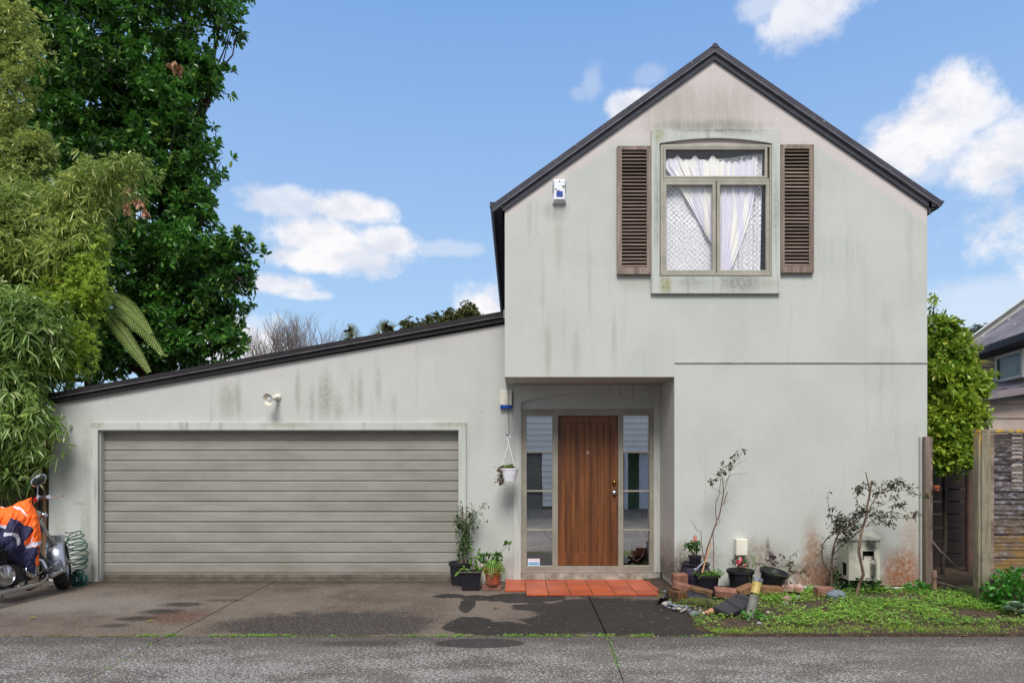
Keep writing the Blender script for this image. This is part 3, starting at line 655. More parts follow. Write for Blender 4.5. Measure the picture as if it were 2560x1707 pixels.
# --- door set
f = lambda v: X_(v, YB); g = lambda v: Z_(v, YB)
YD = YB - .035
ds = MB(); Xl, Xr = X_(1284, YD), xP - .003
ds.prism([(Xl, .03), (Xl + .095, .03), (Xl + .095, .10), (Xr - .09, .10), (Xr - .09, .10), (Xr, .10), (Xr, zS - .002), (Xl, zS - .002)][:2] + [(X_(1302, YD), .03)] + [(X_(1302, YD), Z_(1006, YD))] +
         [(X_(1302 + (1634.8 - 1302) * t, YD), Z_(1006 - 24 * math.sin(math.pi * t) ** .9, YD)) for t in [i / 16 for i in range(1, 16)]] +
         [(X_(1634.8, YD), Z_(1006, YD)), (X_(1634.8, YD), Z_(1430, YD)), (Xr, Z_(1430, YD)), (Xr, zS - .002), (Xl, zS - .002)], YD, YB - .0)
ds.build('door_surround', M_trim, house, bevel=.004)
df = MB(); dfo = (f(1304), f(1633.5), g(1427), g(1026.5))
df.prism([(dfo[0], dfo[2]), (dfo[1], dfo[2]), (dfo[1], dfo[3]), (dfo[0], dfo[3])], YB - .028, YB + .07,
         [[(f(1316.6), g(1414)), (f(1380.6), g(1414)), (f(1380.6), g(1039.7)), (f(1316.6), g(1039.7))], [(f(1394.5), g(1414)), (f(1544.7), g(1414)), (f(1544.7), g(1039)), (f(1394.5), g(1039))],
          [(f(1557.7), g(1413)), (f(1623), g(1413)), (f(1623), g(1038.5)), (f(1557.7), g(1038.5))]])
fr(df, dfo[0] - .012, dfo[1] + .012, dfo[2] - .022, dfo[3] + .018, .026, YB - .034, YB - .0)
dframe = df.build('door_frame', M_frame, house, bevel=.004)
for (p0, p1) in ((1316.6, 1380.6), (1557.7, 1623)):
    for q in (1130, 1227, 1324): b_ = MB(); b_.box(f(p0), f(p1), YB - .015, YB + .03, g(q + 1.8), g(q - 1.8)); b_.build('glazing_bar', M_frame, dframe, bevel=.003)
    q_ = MB(); q_.add([(f(p0) - .004, YB + .006, g(1416)), (f(p1) + .004, YB + .006, g(1416)), (f(p1) + .004, YB + .006, g(1037)), (f(p0) - .004, YB + .006, g(1037))], [(0, 1, 2, 3)]); q_.build('sidelight_glass', M_glass2, dframe)
sp = MB(); sp.box(f(1303), f(1650), YB - .032, YB + .1, .0, g(1431)); sp.build('door_sill', simple('sill_concrete', S(196, 188, 176, .8), S(130, 122, 108, .8), 7, .85, bmp=.3), house)
dr = MB(); D0, D1, Z0_, Z1_ = f(1394.5), f(1544.7), g(1413), g(1039.5); P0x, P1x, pz0, pz1 = f(1412.6), f(1526.5), g(1383), g(1056.5)
dr.prism([(D0, Z0_), (D1, Z0_), (D1, Z1_), (D0, Z1_)], YB + .008, YB + .045, [[(P0x, pz0), (P1x, pz0), (P1x, pz1), (P0x, pz1)]])
gx = [P0x] + [f(v) for v in (1428.5, 1445, 1461.3, 1477.5, 1494, 1510)] + [P1x]
for a, b_ in zip(gx, gx[1:]): dr.box(a + .004, b_ - .004, YB + .016, YB + .03, pz0, pz1)
dr.box(P0x, P1x, YB + .03, YB + .04, pz0, pz1)
door = dr.build('door', M_door, house, bevel=.002)
def knob(px, py, r, m, name):
    k = MB(); c = P(px, py, YB); M = Matrix.Rotation(R(90), 3, 'X')
    k.lathe((c.x, YB + .008, c.z), [(0, .008), (r * 1.1, .008), (r * 1.15, .0), (r * 1.0, -.0)], 20, M.inverted() @ Matrix.Scale(-1, 3, Vector((0, 0, 1))) if False else Matrix.Rotation(R(90), 3, 'X'))
    k.lathe((c.x, YB + .008, c.z), [(r * .35, 0), (r * .4, .02), (r * .8, .028), (r * .85, .04), (r * .5, .05), (0, .052)], 20, Matrix.Rotation(R(90), 3, 'X'))
    k.build(name, m, door, smooth=True)
knob(1535.3, 1204.5, .026, M_brass, 'deadbolt'); knob(1535.6, 1230.8, .033, M_chrome, 'handle')
def text3d(body, c, h, m, name, parent, d=.002, sx=1.0, local=False):
    cu = bpy.data.curves.new(name, 'FONT'); cu.body = body; cu.size = h * 1.4; cu.extrude = d; cu.align_x = 'CENTER'; cu.align_y = 'CENTER'
    t = bpy.data.objects.new(name + '_c', cu); col.objects.link(t)
    me = bpy.data.meshes.new_from_object(t.evaluated_get(bpy.context.evaluated_depsgraph_get())); bpy.data.objects.remove(t)
    me.transform(Matrix.Rotation(R(90), 4, 'X') @ Matrix.Scale(sx, 4, Vector((1, 0, 0)))); me.materials.clear(); me.materials.append(m)
    o = bpy.data.objects.new(name, me); col.objects.link(o); o.parent = parent
    b_ = parent['_o']; o.location = (c[0] - b_[0], c[1] - b_[1], c[2] - b_[2]); o['_o'] = tuple(b_)
    return o
dl = P(1470, 1131.5, YB); text3d('D', (dl.x, YB + .014, dl.z), .036, M_white, 'door_letter', door)
st = MB(); sx0, sx1, sz0, sz1 = f(1319.5), f(1349.5), g(1413.5), g(1396)
st.box(sx0, sx1, YB + .001, YB + .003, sz0, sz1); stick = st.build('sticker', M_white, dframe)
st = MB(); st.box(f(1321), f(1348), YB - .0005, YB + .0009, g(1411.5), g(1404)); st.build('sticker_band', simple('band', S(60, 150, 195), S(50, 135, 180), 3, .4), stick)
text3d('SIGNATURE', (f(1334.6), YB - .001, g(1407.4)), .021, M_white, 'sticker_text', stick, .0004, .86)
st = MB(); st.box(f(1321), f(1348), YB - .0005, YB + .0009, g(1399.4), g(1398)); st.build('sticker_line', simple('red_line', S(215, 120, 130), S(215, 120, 130), 3, .4), stick)
# hall behind the door
hl = MB(); hx0, hx1 = f(1290), f(1648); hy = YB + 2.6
hl.add([(hx0, YB + .16, .1), (hx1, YB + .16, .1), (hx1, YB + .16, 2.5), (hx0, YB + .16, 2.5), (hx0, hy, .1), (hx1, hy, .1), (hx1, hy, 2.5), (hx0, hy, 2.5)], [(4, 5, 6, 7), (0, 4, 7, 3), (1, 2, 6, 5), (3, 7, 6, 2), (0, 1, 5, 4)])
hl.build('hall_wall', M_room, house)
# grey mesh blind behind the left sidelight
def meshblind():
    m, n, b = mat('mesh_screen'); p = n.pos()
    c = n.mix(n.ramp(n.noise(p, 160, 2), .42, .58), S(150, 152, 150), S(84, 90, 84)); n.lk(c, b.inputs['Base Color']); b.inputs['Roughness'].default_value = .9
    return m
bl = MB(); bl.box(f(1314), f(1383), YB + .03, YB + .034, g(1378), g(1036)); bl.build('mesh_blind', meshblind(), house)
# ================================================================ OPPOSITE HOUSE (seen in the glass), HALL THINGS
M_boards = simple('warm_white_boards', S(255, 250, 238), S(248, 240, 228), 4, .5)
def opposite():
    t = thing('opposite_house', 'white weatherboard house across the drive, seen mirrored in the door sidelights', 'house', (0, -5, 0))
    w = MB(); y = -5.0; z = 1.95
    while z < 4.2: w.add([(-9, y, z), (14, y, z), (14, y - .03, z + .2), (-9, y - .03, z + .2), (-9, y - .03, z), (14, y - .03, z)], [(0, 3, 2, 1), (0, 1, 5, 4)]); z += .2
    z = .1
    while z < 1.94: 
        for x0, x1 in ((-9, -3.2), (.93, 2.9)): w.add([(x0, y, z), (x1, y, z), (x1, y - .03, z + .2), (x0, y - .03, z + .2), (x0, y - .03, z), (x1, y - .03, z)], [(0, 3, 2, 1), (0, 1, 5, 4)])
        z += .2
    w.build('wall', M_boards, t)
    b = MB(); b.box(-9, 14, -9, -8.9, 0, 4.2); b.box(-9, -8.9, -9, -5.1, 0, 4.2); b.box(13.9, 14, -9, -5.1, 0, 4.2); b.build('back_wall', M_white_wood, t)
    g = MB(); g.box(-3.2, .93, -5.2, -5.12, 0, 1.95); g.build('garage_door', simple('grey_door', S(96, 98, 92), S(80, 82, 78), 3, .6), t)
    g = MB(); g.box(3.72, 3.84, -5.0, -4.9, 0, 1.95); g.build('porch_post', M_white_wood, t)
    g = MB(); g.box(4.28, 4.6, -5.3, -5.2, 0, 1.95); g.build('porch_panel', M_white_wood, t)
    g = MB(); g.box(2.9, 5.2, -6.2, -6.1, 0, 1.95); g.build('hedge_panel', simple('hedge_green', S(110, 130, 96), S(86, 104, 74), 3, .5), t)  # flat green panel added in place of greenery mirrored in the right sidelight
    r = MB(); r.prism([(-9.5, 4.2), (14.5, 4.2), (12, 6.2), (-7, 6.2)], -9.3, -5.04); r.build('roof', M_roof, t)
opposite()
pot_h = thing('indoor_plant', 'small green plant in a silver pot inside behind the right sidelight', 'potted plant', (X_(1597, 9.75), 9.75, Z_(1302, 9.75)))
q = MB(); c = pot_h.location; q.lathe(c, [(0, 0), (.05, 0), (.075, .13), (.065, .13), (.045, .03)], 16); q.build('pot', M_chrome, pot_h, smooth=True)
nb = 40; B = np.tile(np.array(c) + [0, 0, .13], (nb, 1)); D = RNG.normal(0, 1, (nb, 3)); D[:, 2] = abs(D[:, 2]) + .6
V, F = leaf_arrays(B, D, RNG.uniform(.07, .15, nb), RNG.uniform(.015, .03, nb)); M_leafg = leafmat('plain_leaf', S(60, 120, 50, .6), S(100, 150, 60, .6), S(150, 160, 70, .6)); fastmesh('foliage', V, F, M_leafg, pot_h)
sd = thing('hall_table', 'small dark table inside behind the right sidelight carrying a silver pot', 'table', (c[0], c[1], .11))
q = MB(); q.box(c[0] - .2, c[0] + .25, c[1] - .15, c[1] + .25, c[2] - .03, c[2] - .001); q.build('table_top', M_dark, sd)
for sx in (-.17, .22):
    for sy in (-.12, .22): q = MB(); q.box(c[0] + sx - .015, c[0] + sx + .015, c[1] + sy - .015, c[1] + sy + .015, .1, c[2] - .03); q.build('leg', M_dark, sd)
q = MB(); pts = [P(a, b_, 9.6) for a, b_ in ((1596, 1318), (1604, 1335), (1609, 1355), (1610, 1375), (1604, 1392), (1592, 1402), (1580, 1394), (1574, 1376), (1573, 1360))]
tag(q.tube(pts, .008, 8).build('white_hose', M_white, smooth=True), 'thin white hose looped inside behind the lowest right pane', 'hose')

# ================================================================ CURTAINS
def lace():
    m, n, b = mat('lace'); p = n.pos(); v = n.map(p, scale=(1, 0, 1), rot=(0, R(45), 0))
    v0 = v; v = n.new('ShaderNodeVectorMath', operation='ADD').outputs[0]; va = v.node; n.lk(v0, va.inputs[0]); nn_ = n.new('ShaderNodeTexNoise'); n.lk(v0, nn_.inputs['Vector']); nn_.inputs['Scale'].default_value = 3.0; vs_ = n.new('ShaderNodeVectorMath', operation='SCALE'); n.lk(nn_.outputs['Color'], vs_.inputs[0]); vs_.inputs['Scale'].default_value = .025; n.lk(vs_.outputs[0], va.inputs[1]); cell = n.vor(v, 22, rnd=0.0)
    dots = n.ramp(n.math('MULTIPLY_ADD', n.noise(v, 90, 2), .35, cell), .60, .46); net = n.ramp(n.noise(v, 70, 3, .7), .42, .56, .38, .80)
    x, y, z = n.xyz(v)[0:3]
    ln = n.math('MAXIMUM', n.ramp(n.math('ABSOLUTE', n.math('SINE', n.math('MULTIPLY', x, 22 * math.pi))), .22, .1), n.ramp(n.math('ABSOLUTE', n.math('SINE', n.math('MULTIPLY', z, 22 * math.pi))), .22, .1))
    a = n.math('MAXIMUM', n.math('MAXIMUM', dots, net), n.math('MULTIPLY', ln, .9))
    b.inputs['Base Color'].default_value = S(252, 252, 255); b.inputs['Roughness'].default_value = .9
    n.lk(a, b.inputs['Alpha'])
    return m
def drape():
    m, n, b = mat('drape_fabric'); p = n.pos()
    s_ = n.noise(n.map(p, scale=(7.5, 0, .5)), 1.0, 2); w = n.noise(p, 14, 5, .7)
    c = n.mix(n.ramp(s_, .42, .55), S(250, 248, 238, .96), S(232, 228, 244, .94)); c = n.mix(n.math('MULTIPLY', n.ramp(w, .4, .7), .5), c, S(246, 244, 240))
    n.lk(c, b.inputs['Base Color']); b.inputs['Roughness'].default_value = .85
    t = n.new('ShaderNodeBsdfTranslucent'); n.lk(c, t.inputs[0]); mx = n.new('ShaderNodeMixShader'); mx.inputs[0].default_value = .12
    n.lk(b.outputs[0], mx.inputs[1]); n.lk(t.outputs[0], mx.inputs[2]); n.lk(mx.outputs[0], n.nt.nodes['Material Output'].inputs[0])
    return m
def sheet(fn, nu, nv):
    vs = [fn(i / nu, j / nv) for j in range(nv + 1) for i in range(nu + 1)]
    return MB().add(vs, [(j * (nu + 1) + i, j * (nu + 1) + i + 1, (j + 1) * (nu + 1) + i + 1, (j + 1) * (nu + 1) + i) for j in range(nv) for i in range(nu)])
def solid(o, t):
    s_ = o.modifiers.new('thickness', 'SOLIDIFY'); s_.thickness = t; return o
def lf(u, v):
    px = 1655 + (1906 - 1655) * u - 6 * v * u; top = 396 + 7 * math.sin(u * 5) * u - 14 * max(0, u - .7); py = top + (700 - top) * v
    fold = .012 * math.sin(u * 30) * (.3 + u) + (.016 * math.sin(u * 85) if u > .75 else 0)
    return P(px, py, YF + .085 + fold)
o = sheet(lf, 110, 10).build('lace_curtain', lace(), smooth=True, angle=180); tag(o, 'white patterned lace curtain hanging behind the upstairs window panes', 'curtain')
M_drape = drape()
def dA(u, v):
    top = 397 + 5 * math.sin(u * 19) + 3 * math.sin(u * 41); px0, px1 = 1657 + 120 * max(0, (v - .1)) ** .85 * 1.0, 1797
    px = px0 + (px1 - px0) * u; bot = 640 if u > .8 else 590 + 50 * u; py = top + (bot - top) * v
    return P(px, py, YF + .046 + .008 * math.sin(u * (34) + v * 2) * (1 - .3 * v) + .006 * math.sin(u * 71 + 1))
def dB(u, v):
    top = 402 + 10 * math.sin(u * 3.1) + 3 * math.sin(u * 40) - 12 * u; l = 1797 + 4 * v; r = 1893 - 22 * v - 95 * max(0, v - .3) ** 1.5
    px = l + (r - l) * u; py = top + (700 - top) * v
    return P(px, py, YF + .046 + .008 * math.sin(u * 26 + v * 3) + .006 * math.sin(u * 61))
tag(sheet(dA, 70, 24).build('drape', M_drape, smooth=True, angle=180), 'pale lilac and cream curtain swagged across the left upstairs pane', 'curtain', 'printed curtains upstairs')
tag(sheet(dB, 70, 24).build('drape', M_drape, smooth=True, angle=180), 'cream curtain hanging narrow down the right upstairs pane', 'curtain', 'printed curtains upstairs')

# ================================================================ WALL FIXTURES
M_lichen = simple('lichen', S(118, 120, 92), S(90, 92, 70), 60, .9)
al = thing('alarm_box', 'white siren box with a blue square below the roof edge upstairs', 'alarm box', P(1398, 480, YF))
q = MB(); Yf = YF - .075; a, b_ = P(1386, 452, Yf), P(1411.5, 498, Yf); bx0, bx1, bz0, bz1 = X_(1380.5, YF), X_(1416, YF), Z_(509, YF - .02), Z_(450.5, YF)
vs = [(bx0, YF - .001, bz0), (bx1, YF - .001, bz0), (bx1, YF - .001, bz1), (bx0, YF - .001, bz1), (bx0 + .004, YF - .02, bz0), (bx1 - .004, YF - .02, bz0), (bx1 - .008, YF - .02, bz1), (bx0 + .008, YF - .02, bz1), (a.x, Yf, b_.z), (b_.x, Yf, b_.z), (b_.x, Yf, a.z), (a.x, Yf, a.z)]
q.add(vs, [(0, 3, 2, 1), (0, 1, 5, 4), (1, 2, 6, 5), (2, 3, 7, 6), (3, 0, 4, 7), (4, 5, 9, 8), (5, 6, 10, 9), (6, 7, 11, 10), (7, 4, 8, 11), (8, 9, 10, 11)]); q.build('casing', M_white, al, bevel=.002)
q = MB(); q.box(X_(1391, Yf), X_(1407, Yf), Yf - .005, Yf + .0, Z_(492, Yf), Z_(478.5, Yf)); q.build('blue_panel', M_blue, al)
q = MB()
for i in range(6):
    for (px, s_) in ((1382.5, 1), (1413.6, -1)): c = P(px, 463 + i * 3.6, YF - .048); q.obox(c, (.018, .006, .0035), Matrix.Rotation(R(-38) * s_, 3, 'Y') @ Matrix.Rotation(R(62) * -s_, 3, 'Z'))
for px, py, r in ((1399, 453.5, .008),): q.ball(P(px, py, Yf), r)
q.build('vent_slots', M_dark, al)
q = MB()
for px, py, rx, rz in ((1408.5, 467, .014, .015), (1389.5, 473.5, .014, .009), (1396.5, 477, .015, .008)): c = P(px, py, Yf); q = MB(); q.ball((c.x, Yf, c.z), (rx, .003, rz), jit=.6, seed=px); q.build('lichen', M_lichen, al)
a2_ = thing('alarm_box', 'cream alarm box with a blue base beside the hanging pot', 'alarm box', P(1265, 998, YB))
q = MB(); q.box(X_(1250, YB - .06), X_(1280, YB - .06), YB - .06, YB - .001, Z_(1012, YB - .06), Z_(975, YB - .06)); q.build('casing', M_cream, a2_, bevel=.006)
q = MB(); q.box(X_(1251, YB - .06), X_(1279.5, YB - .06), YB - .058, YB - .001, Z_(1021, YB - .06), Z_(1012.2, YB - .06)); q.build('blue_base', M_blue, a2_, bevel=.004)
q = MB(); c = P(1265, 1003, YB - .0615)
for i in range(10):
    t0, t1 = 2 * math.pi * i / 10, 2 * math.pi * (i + .7) / 10; q.tube([(c.x + .022 * math.cos(t), c.y, c.z + .022 * math.sin(t)) for t in (t0, (t0 + t1) / 2, t1)], .0018, 4)
q.build('sounder_ring', M_dark, a2_)
sl = thing('spotlight', 'small cone-shaped wall spotlight above the garage door', 'spotlight', P(695, 994, YB))
c = P(695, 993, YB); q = MB(); q.lathe((c.x, YB - .001, c.z), [(0, .0), (.045, 0), (.045, .02), (.03, .04), (0, .04)], 18, Matrix.Rotation(R(90), 3, 'X')); q.build('mount', M_cream, sl, smooth=True)
q = MB(); tipd = (P(672, 999, YB - .22) - P(693, 993, YB - .06)).normalized(); o0 = P(693, 992, YB - .05)
q.tube([o0, o0 + tipd * .05, o0 + tipd * .09], [.022, .028, .03], 16); M = tipd.to_track_quat('Z', 'Y').to_matrix()
q.lathe(o0 + tipd * .09, [(.03, 0), (.034, .04), (.05, .075), (.078, .10), (.082, .105), (.074, .103), (.046, .07), (.0, .06)], 24, M); q.build('lamp_head', M_cream, sl, smooth=True)
q = MB(); q.ball(o0 + tipd * .155, (.045, .045, .02), M=M); q.build('bulb', simple('bulb_glass', S(225, 228, 230), S(215, 220, 224), 3, .1), sl, smooth=True)
# meter box
mb = thing('meter_box', 'cream cabinet with a small window on the wall behind the rose bushes', 'meter box', P(2150, 1450, YF))
Yf = 8.07; x0, x1, z0, z1 = X_(2122, Yf), X_(2200, Yf), Z_(1450, Yf), Z_(1350, Yf)
def mbx():
    m, n, b = mat('mouldy_cream'); p = n.pos()
    c = n.mix(n.ramp(n.noise(p, 4, 5), .35, .65), S(202, 200, 184, .84), S(182, 180, 162, .84)); w = n.noise(n.map(p, scale=(1, 1, .45)), 9, 7, .75)
    k = n.math('MAXIMUM', n.blob(p, P(2178, 1362, Yf), (.09, 0, .1), w, 1.2), n.blob(p, P(2183, 1425, Yf), (.05, 0, .2), w, 1.2))
    c = n.mix(n.math('MULTIPLY', k, n.ramp(w, .4, .52)), c, S(60, 62, 56)); c = n.mix(n.math('MULTIPLY', n.ramp(w, .56, .66), .5), c, S(110, 106, 88))
    n.lk(c, b.inputs['Base Color']); b.inputs['Roughness'].default_value = .7; return m
M_mb = mbx()
q = MB(); q.prism([(x0, z0), (x1, z0), (x1, z1), (x0, z1)], Yf, Yf + .012, [[(X_(2156.7, Yf), Z_(1400, Yf)), (X_(2185.4, Yf), Z_(1400, Yf)), (X_(2185.4, Yf), Z_(1377, Yf)), (X_(2156.7, Yf), Z_(1377, Yf))]])
q.box(x1 - .012, x1, Yf + .012, YF - .001, z0, z1); q.box(x0, x1, Yf + .012, YF - .001, z0, z0 + .012)
# left side with a slot
za, zb = Z_(1437, 8.2), Z_(1405, 8.2)
q.box(x0, x0 + .012, Yf + .012, 8.13, z0 + .012, z1); q.box(x0, x0 + .012, 8.24, YF - .001, z0 + .012, z1); q.box(x0, x0 + .012, 8.13, 8.24, z0 + .012, za); q.box(x0, x0 + .012, 8.13, 8.24, zb, z1)
q.build('cabinet', M_mb, mb)
q = MB(); q.add([(x0 - .015, Yf - .02, z1), (x1 + .015, Yf - .02, z1), (x1 + .06, YF - .002, z1 + .055), (x0 + .12, YF - .002, z1 + .055), (x0 - .015, Yf - .02, z1 + .02), (x1 + .015, Yf - .02, z1 + .02), (x1 + .06, YF - .002, z1 + .075), (x0 + .12, YF - .002, z1 + .075), (x0 - .015, YF - .002, z1), (x1 + .015, YF - .002, z1)], [(0, 1, 5, 4), (4, 5, 6, 7), (1, 9, 6, 5), (0, 4, 7, 8), (0, 8, 9, 1)]); q.build('lid', M_mb, mb)
q = MB(); q.box(x0 + .06, x1 - .06, Yf + .09, Yf + .2, z0 + .03, z1 - .12); q.build('meter', M_dark, mb)
q = MB(); c = P(2171, 1396, Yf + .08); q.box(c.x - .06, c.x + .06, Yf + .07, Yf + .088, c.z - .02, c.z + .035); q.build('dial', M_cream, mb)
q = MB(); c = P(2125, 1450, 8.15); q.tube([c, (c.x, c.y, .06)], .016, 10); q.build('conduit', M_white, mb, smooth=True)
eb = thing('junction_box', 'small white box low on the wall above the pink flowers', 'junction box', P(1855, 1388, YF))
q = MB(); q.box(X_(1841, YF - .09), X_(1869.5, YF - .09), YF - .09, YF - .001, Z_(1388, YF - .09), Z_(1347, YF - .09)); q.build('casing', M_cream, eb, bevel=.008)
q = MB(); c = P(1849, 1390, YF - .05); q.tube([c, (c.x, c.y, Z_(1412, YF))], .014, 10); q.build('conduit', M_white, eb, smooth=True)
q = MB(); q.tube([P(1960, 1467, 8.3), P(2130, 1468, 8.3), P(2275, 1471, 8.3)], .016, 10); tag(q.build('water_pipe', M_white, smooth=True), 'white pipe running along the foot of the rusty wall', 'pipe')

# ================================================================ POTS
def pot_mesh(c, r0, r1, h, rim=.012, k=28, M=None):
    return MB().lathe(c, [(0, 0), (r0, 0), (r0 + (r1 - r0) * .86, h * .86), (r1 + rim, h * .865), (r1 + rim, h), (r1 - .004, h), (r1 - .012, h * .9), (r0 * .9, h * .75), (0, h * .75)], k, M)
def soil_in(c, r, h, par, M=None):
    q = MB(); k = 20; M = M or Matrix.Identity(3); vs = [Vector(c) + M @ Vector((0, 0, h + .01))]
    for ring in (.5, 1):
        for j in range(k): a = 2 * math.pi * j / k; vs.append(Vector(c) + M @ Vector((r * ring * math.cos(a), r * ring * math.sin(a), h + .008 * noise.noise(Vector((j, ring, c[0]))))))
    fs = [(0, 1 + j, 1 + (j + 1) % k) for j in range(k)] + [(1 + j, 1 + k + j, 1 + k + (j + 1) % k, 1 + (j + 1) % k) for j in range(k)]
    return q.add(vs, fs).build('soil', M_soil, par)
def foliage(par, B, D, L, W, m, name='foliage', droop=.15, fold=.2, roll=.7):
    B = np.array(B, float); D = np.array(D, float); k = len(B)
    L = np.full(k, L) * RNG.uniform(.7, 1.2, k); W = np.full(k, W) * RNG.uniform(.7, 1.2, k)
    V, F = leaf_arrays(B, D, L, W, droop, fold, roll=roll); return fastmesh(name, V, F, m, par)
M_lf_dark = leafmat('dark_leaf', S(44, 82, 36, .6), S(84, 128, 58, .6), S(120, 130, 50, .6), .2)
M_lf_brt = leafmat('bright_leaf', S(92, 150, 48, .7), S(140, 186, 66, .7), S(196, 196, 80, .7), .3)
M_lf_red = leafmat('bronze_leaf', S(84, 62, 52, .7), S(92, 108, 64, .7), S(120, 70, 56, .7), .2)
M_lf_dry = leafmat('dry_leaf', S(120, 92, 66, .7), S(88, 64, 46, .7), S(160, 130, 90, .7), .2)
M_lf_purp = leafmat('purple_leaf', S(92, 62, 88, .6), S(70, 60, 66, .6), S(110, 80, 100, .6), .2)
M_stem = simple('green_stem', S(96, 108, 66), S(80, 74, 54), 30, .8); M_bark = simple('rose_bark', S(128, 104, 84), S(74, 56, 46), 26, .9, bmp=.8, bscale=60, stretch=(1, 1, .4))
M_twig = simple('twig_bark', S(96, 78, 62), S(64, 50, 42), 26, .9)
def wander(p0, p1, k=8, amp=.03):
    p0 = Vector(p0); p1 = Vector(p1); out = []; o = random.random() * 50
    for i in range(k + 1):
        t = i / k; e = math.sin(math.pi * t) if 0 < t < 1 else 0
        out.append(p0.lerp(p1, t) + Vector((noise.noise(Vector((t * 3 + o, 0, 0))), noise.noise(Vector((0, t * 3 + o, 0))), noise.noise(Vector((0, 0, t * 3 + o))))) * amp * (.3 + e))
    return out
# 1 tall vine pot against the garage frame
z1_ = thing('potted_plant', 'black round pot with a tall staked climbing rose beside the garage door', 'potted plant', (0, 0, 0)); 
c = G(1150, 1463); c.y = 8.95; c.x = X_(1151, 8.95); c.z = 0
z1_.location = c; z1_['_o'] = tuple(c)
q = pot_mesh(c, .12, .145, .295); q.build('pot', M_pot, z1_, smooth=True); soil_in(c, .14, .26, z1_)
q = MB(); s_ = MB(); vp = []
for px in (1155, 1165): q.tube([(X_(px, 8.95), 8.95 + random.uniform(-.03, .03), .24), P(px + 1, 1265, 8.97)], .011, 6)
q.build('stake', M_weath, z1_)
for i in range(16):
    b0 = c + Vector((random.uniform(-.05, .05), random.uniform(-.05, .05), .26)); t0 = P(random.choice([1146, 1150, 1158, 1170, 1178, 1186, 1192]) + random.uniform(-4, 4), random.uniform(1252, 1310), 8.95 + random.uniform(-.12, .1))
    mid = P(1163 + random.uniform(-14, 16), 1360 + random.uniform(-60, 20), 8.95 + random.uniform(-.08, .08)); pts = wander(b0, mid, 6, .05) + wander(mid, t0, 7, .07)[1:]
    if i % 4 == 0: pts += [pts[-1] + Vector((.05 * (1 if t0.x > mid.x else -1), 0, -.02)), pts[-1] + Vector((.1 * (1 if t0.x > mid.x else -1), 0, -.12))]
    s_.tube(pts, list(np.linspace(.005, .0018, len(pts))), 5); vp += pts[3:]
s_.tube([P(1186, 1281, 8.9), P(1200, 1275, 8.88), P(1214, 1259, 8.86)], .002, 5); vp += [P(1214, 1259, 8.86), P(1206, 1268, 8.87)] * 2
s_.build('stems', M_stem, z1_, smooth=True)
B = []; 
for p in vp:
    for _ in range(3): B.append(p + Vector(RNG.normal(0, .018, 3)))
for _ in range(60): B.append(P(random.uniform(1140, 1150), random.uniform(1285, 1335), 8.9) + Vector(RNG.normal(0, .01, 3)))
for _ in range(70): B.append(P(random.uniform(1152, 1170), random.uniform(1345, 1380), 8.93) + Vector(RNG.normal(0, .02, 3)))
foliage(z1_, B, RNG.normal(0, 1, (len(B), 3)), .042, .02, M_lf_dark)
# 2 square-ish pot with leaves
Y2 = 8.6; c = Vector((X_(1178, Y2), Y2, 0)); t2 = thing('potted_plant', 'black squarish pot with sparse leafy shoots in front of the staked rose', 'potted plant', c)
q = MB(); hh, w0, w1 = .24, .105, .125
for (a, z_) in ((w0, 0), (w1, hh - .03), (w1 + .012, hh - .028), (w1 + .012, hh), (w1 - .006, hh), (w1 - .012, hh - .04)):
    for (sx, sy) in ((-1, -1), (1, -1), (1, 1), (-1, 1)): q.v.append((c.x + sx * a, c.y + sy * a, z_))
q.f = [(3, 2, 1, 0)] + [(i * 4 + j, i * 4 + (j + 1) % 4, i * 4 + 4 + (j + 1) % 4, i * 4 + 4 + j) for i in range(5) for j in range(4)] + [(20, 21, 22, 23)]
q.build('pot', M_pot, t2, bevel=.012); soil_in(c, .11, .215, t2)
s_ = MB(); B = []; D = []
for px, py in ((1176, 1367), (1196, 1374), (1180, 1400), (1160, 1420), (1200, 1420), (1150, 1428), (1210, 1415), (1186, 1390)):
    e = P(px, py, Y2 + random.uniform(-.05, .05)); pts = wander(c + Vector((random.uniform(-.03, .03), 0, .2)), e, 6, .04); s_.tube(pts, .003, 5)
    for p in pts[3:]:
        for _ in range(2): B.append(p); D.append(RNG.normal(0, 1, 3) + [0, 0, .1])
s_.build('stems', M_twig, t2); foliage(t2, B, D, .07, .035, M_lf_brt, droop=.4)
# 3 terracotta pot on a brick
def brickmat(name, c1, c2): return simple(name, c1, c2, 12, .9, bmp=.9, bscale=45)
M_br1 = brickmat('red_brick', S(158, 112, 94, .8), S(124, 80, 66, .8)); M_br2 = brickmat('brown_brick', S(116, 88, 56), S(84, 62, 40)); M_br3 = brickmat('orange_brick', S(150, 110, 76, .8), S(118, 82, 54, .8)); M_br4 = brickmat('pale_brick', S(216, 190, 176), S(180, 128, 108))
def brick(c, size, rot, m, label, group='loose bricks edging the bed'):
    q = MB(); hx, hy, hz = [s_ / 2 for s_ in size]; q.box(-hx, hx, -hy, hy, -hz, hz); o = q.build('brick', m, bevel=.007); o.location = c; o.rotation_euler = rot
    return tag(o, label, 'brick', group)
Y3 = 8.55
brick((X_(1230, Y3), Y3, .037), (.235, .11, .07), (0, 0, R(2)), M_br1, 'flat brick under the terracotta pot beside the garage door', None)
c = Vector((X_(1232, Y3), Y3, .0735)); t3 = thing('potted_plant', 'terracotta pot of spider plant standing on a brick', 'potted plant', c)
q = pot_mesh(c + Vector((0, 0, .012)), .082, .105, .2, .008); q.build('pot', M_terra, t3, smooth=True); soil_in(c, .1, .185, t3)
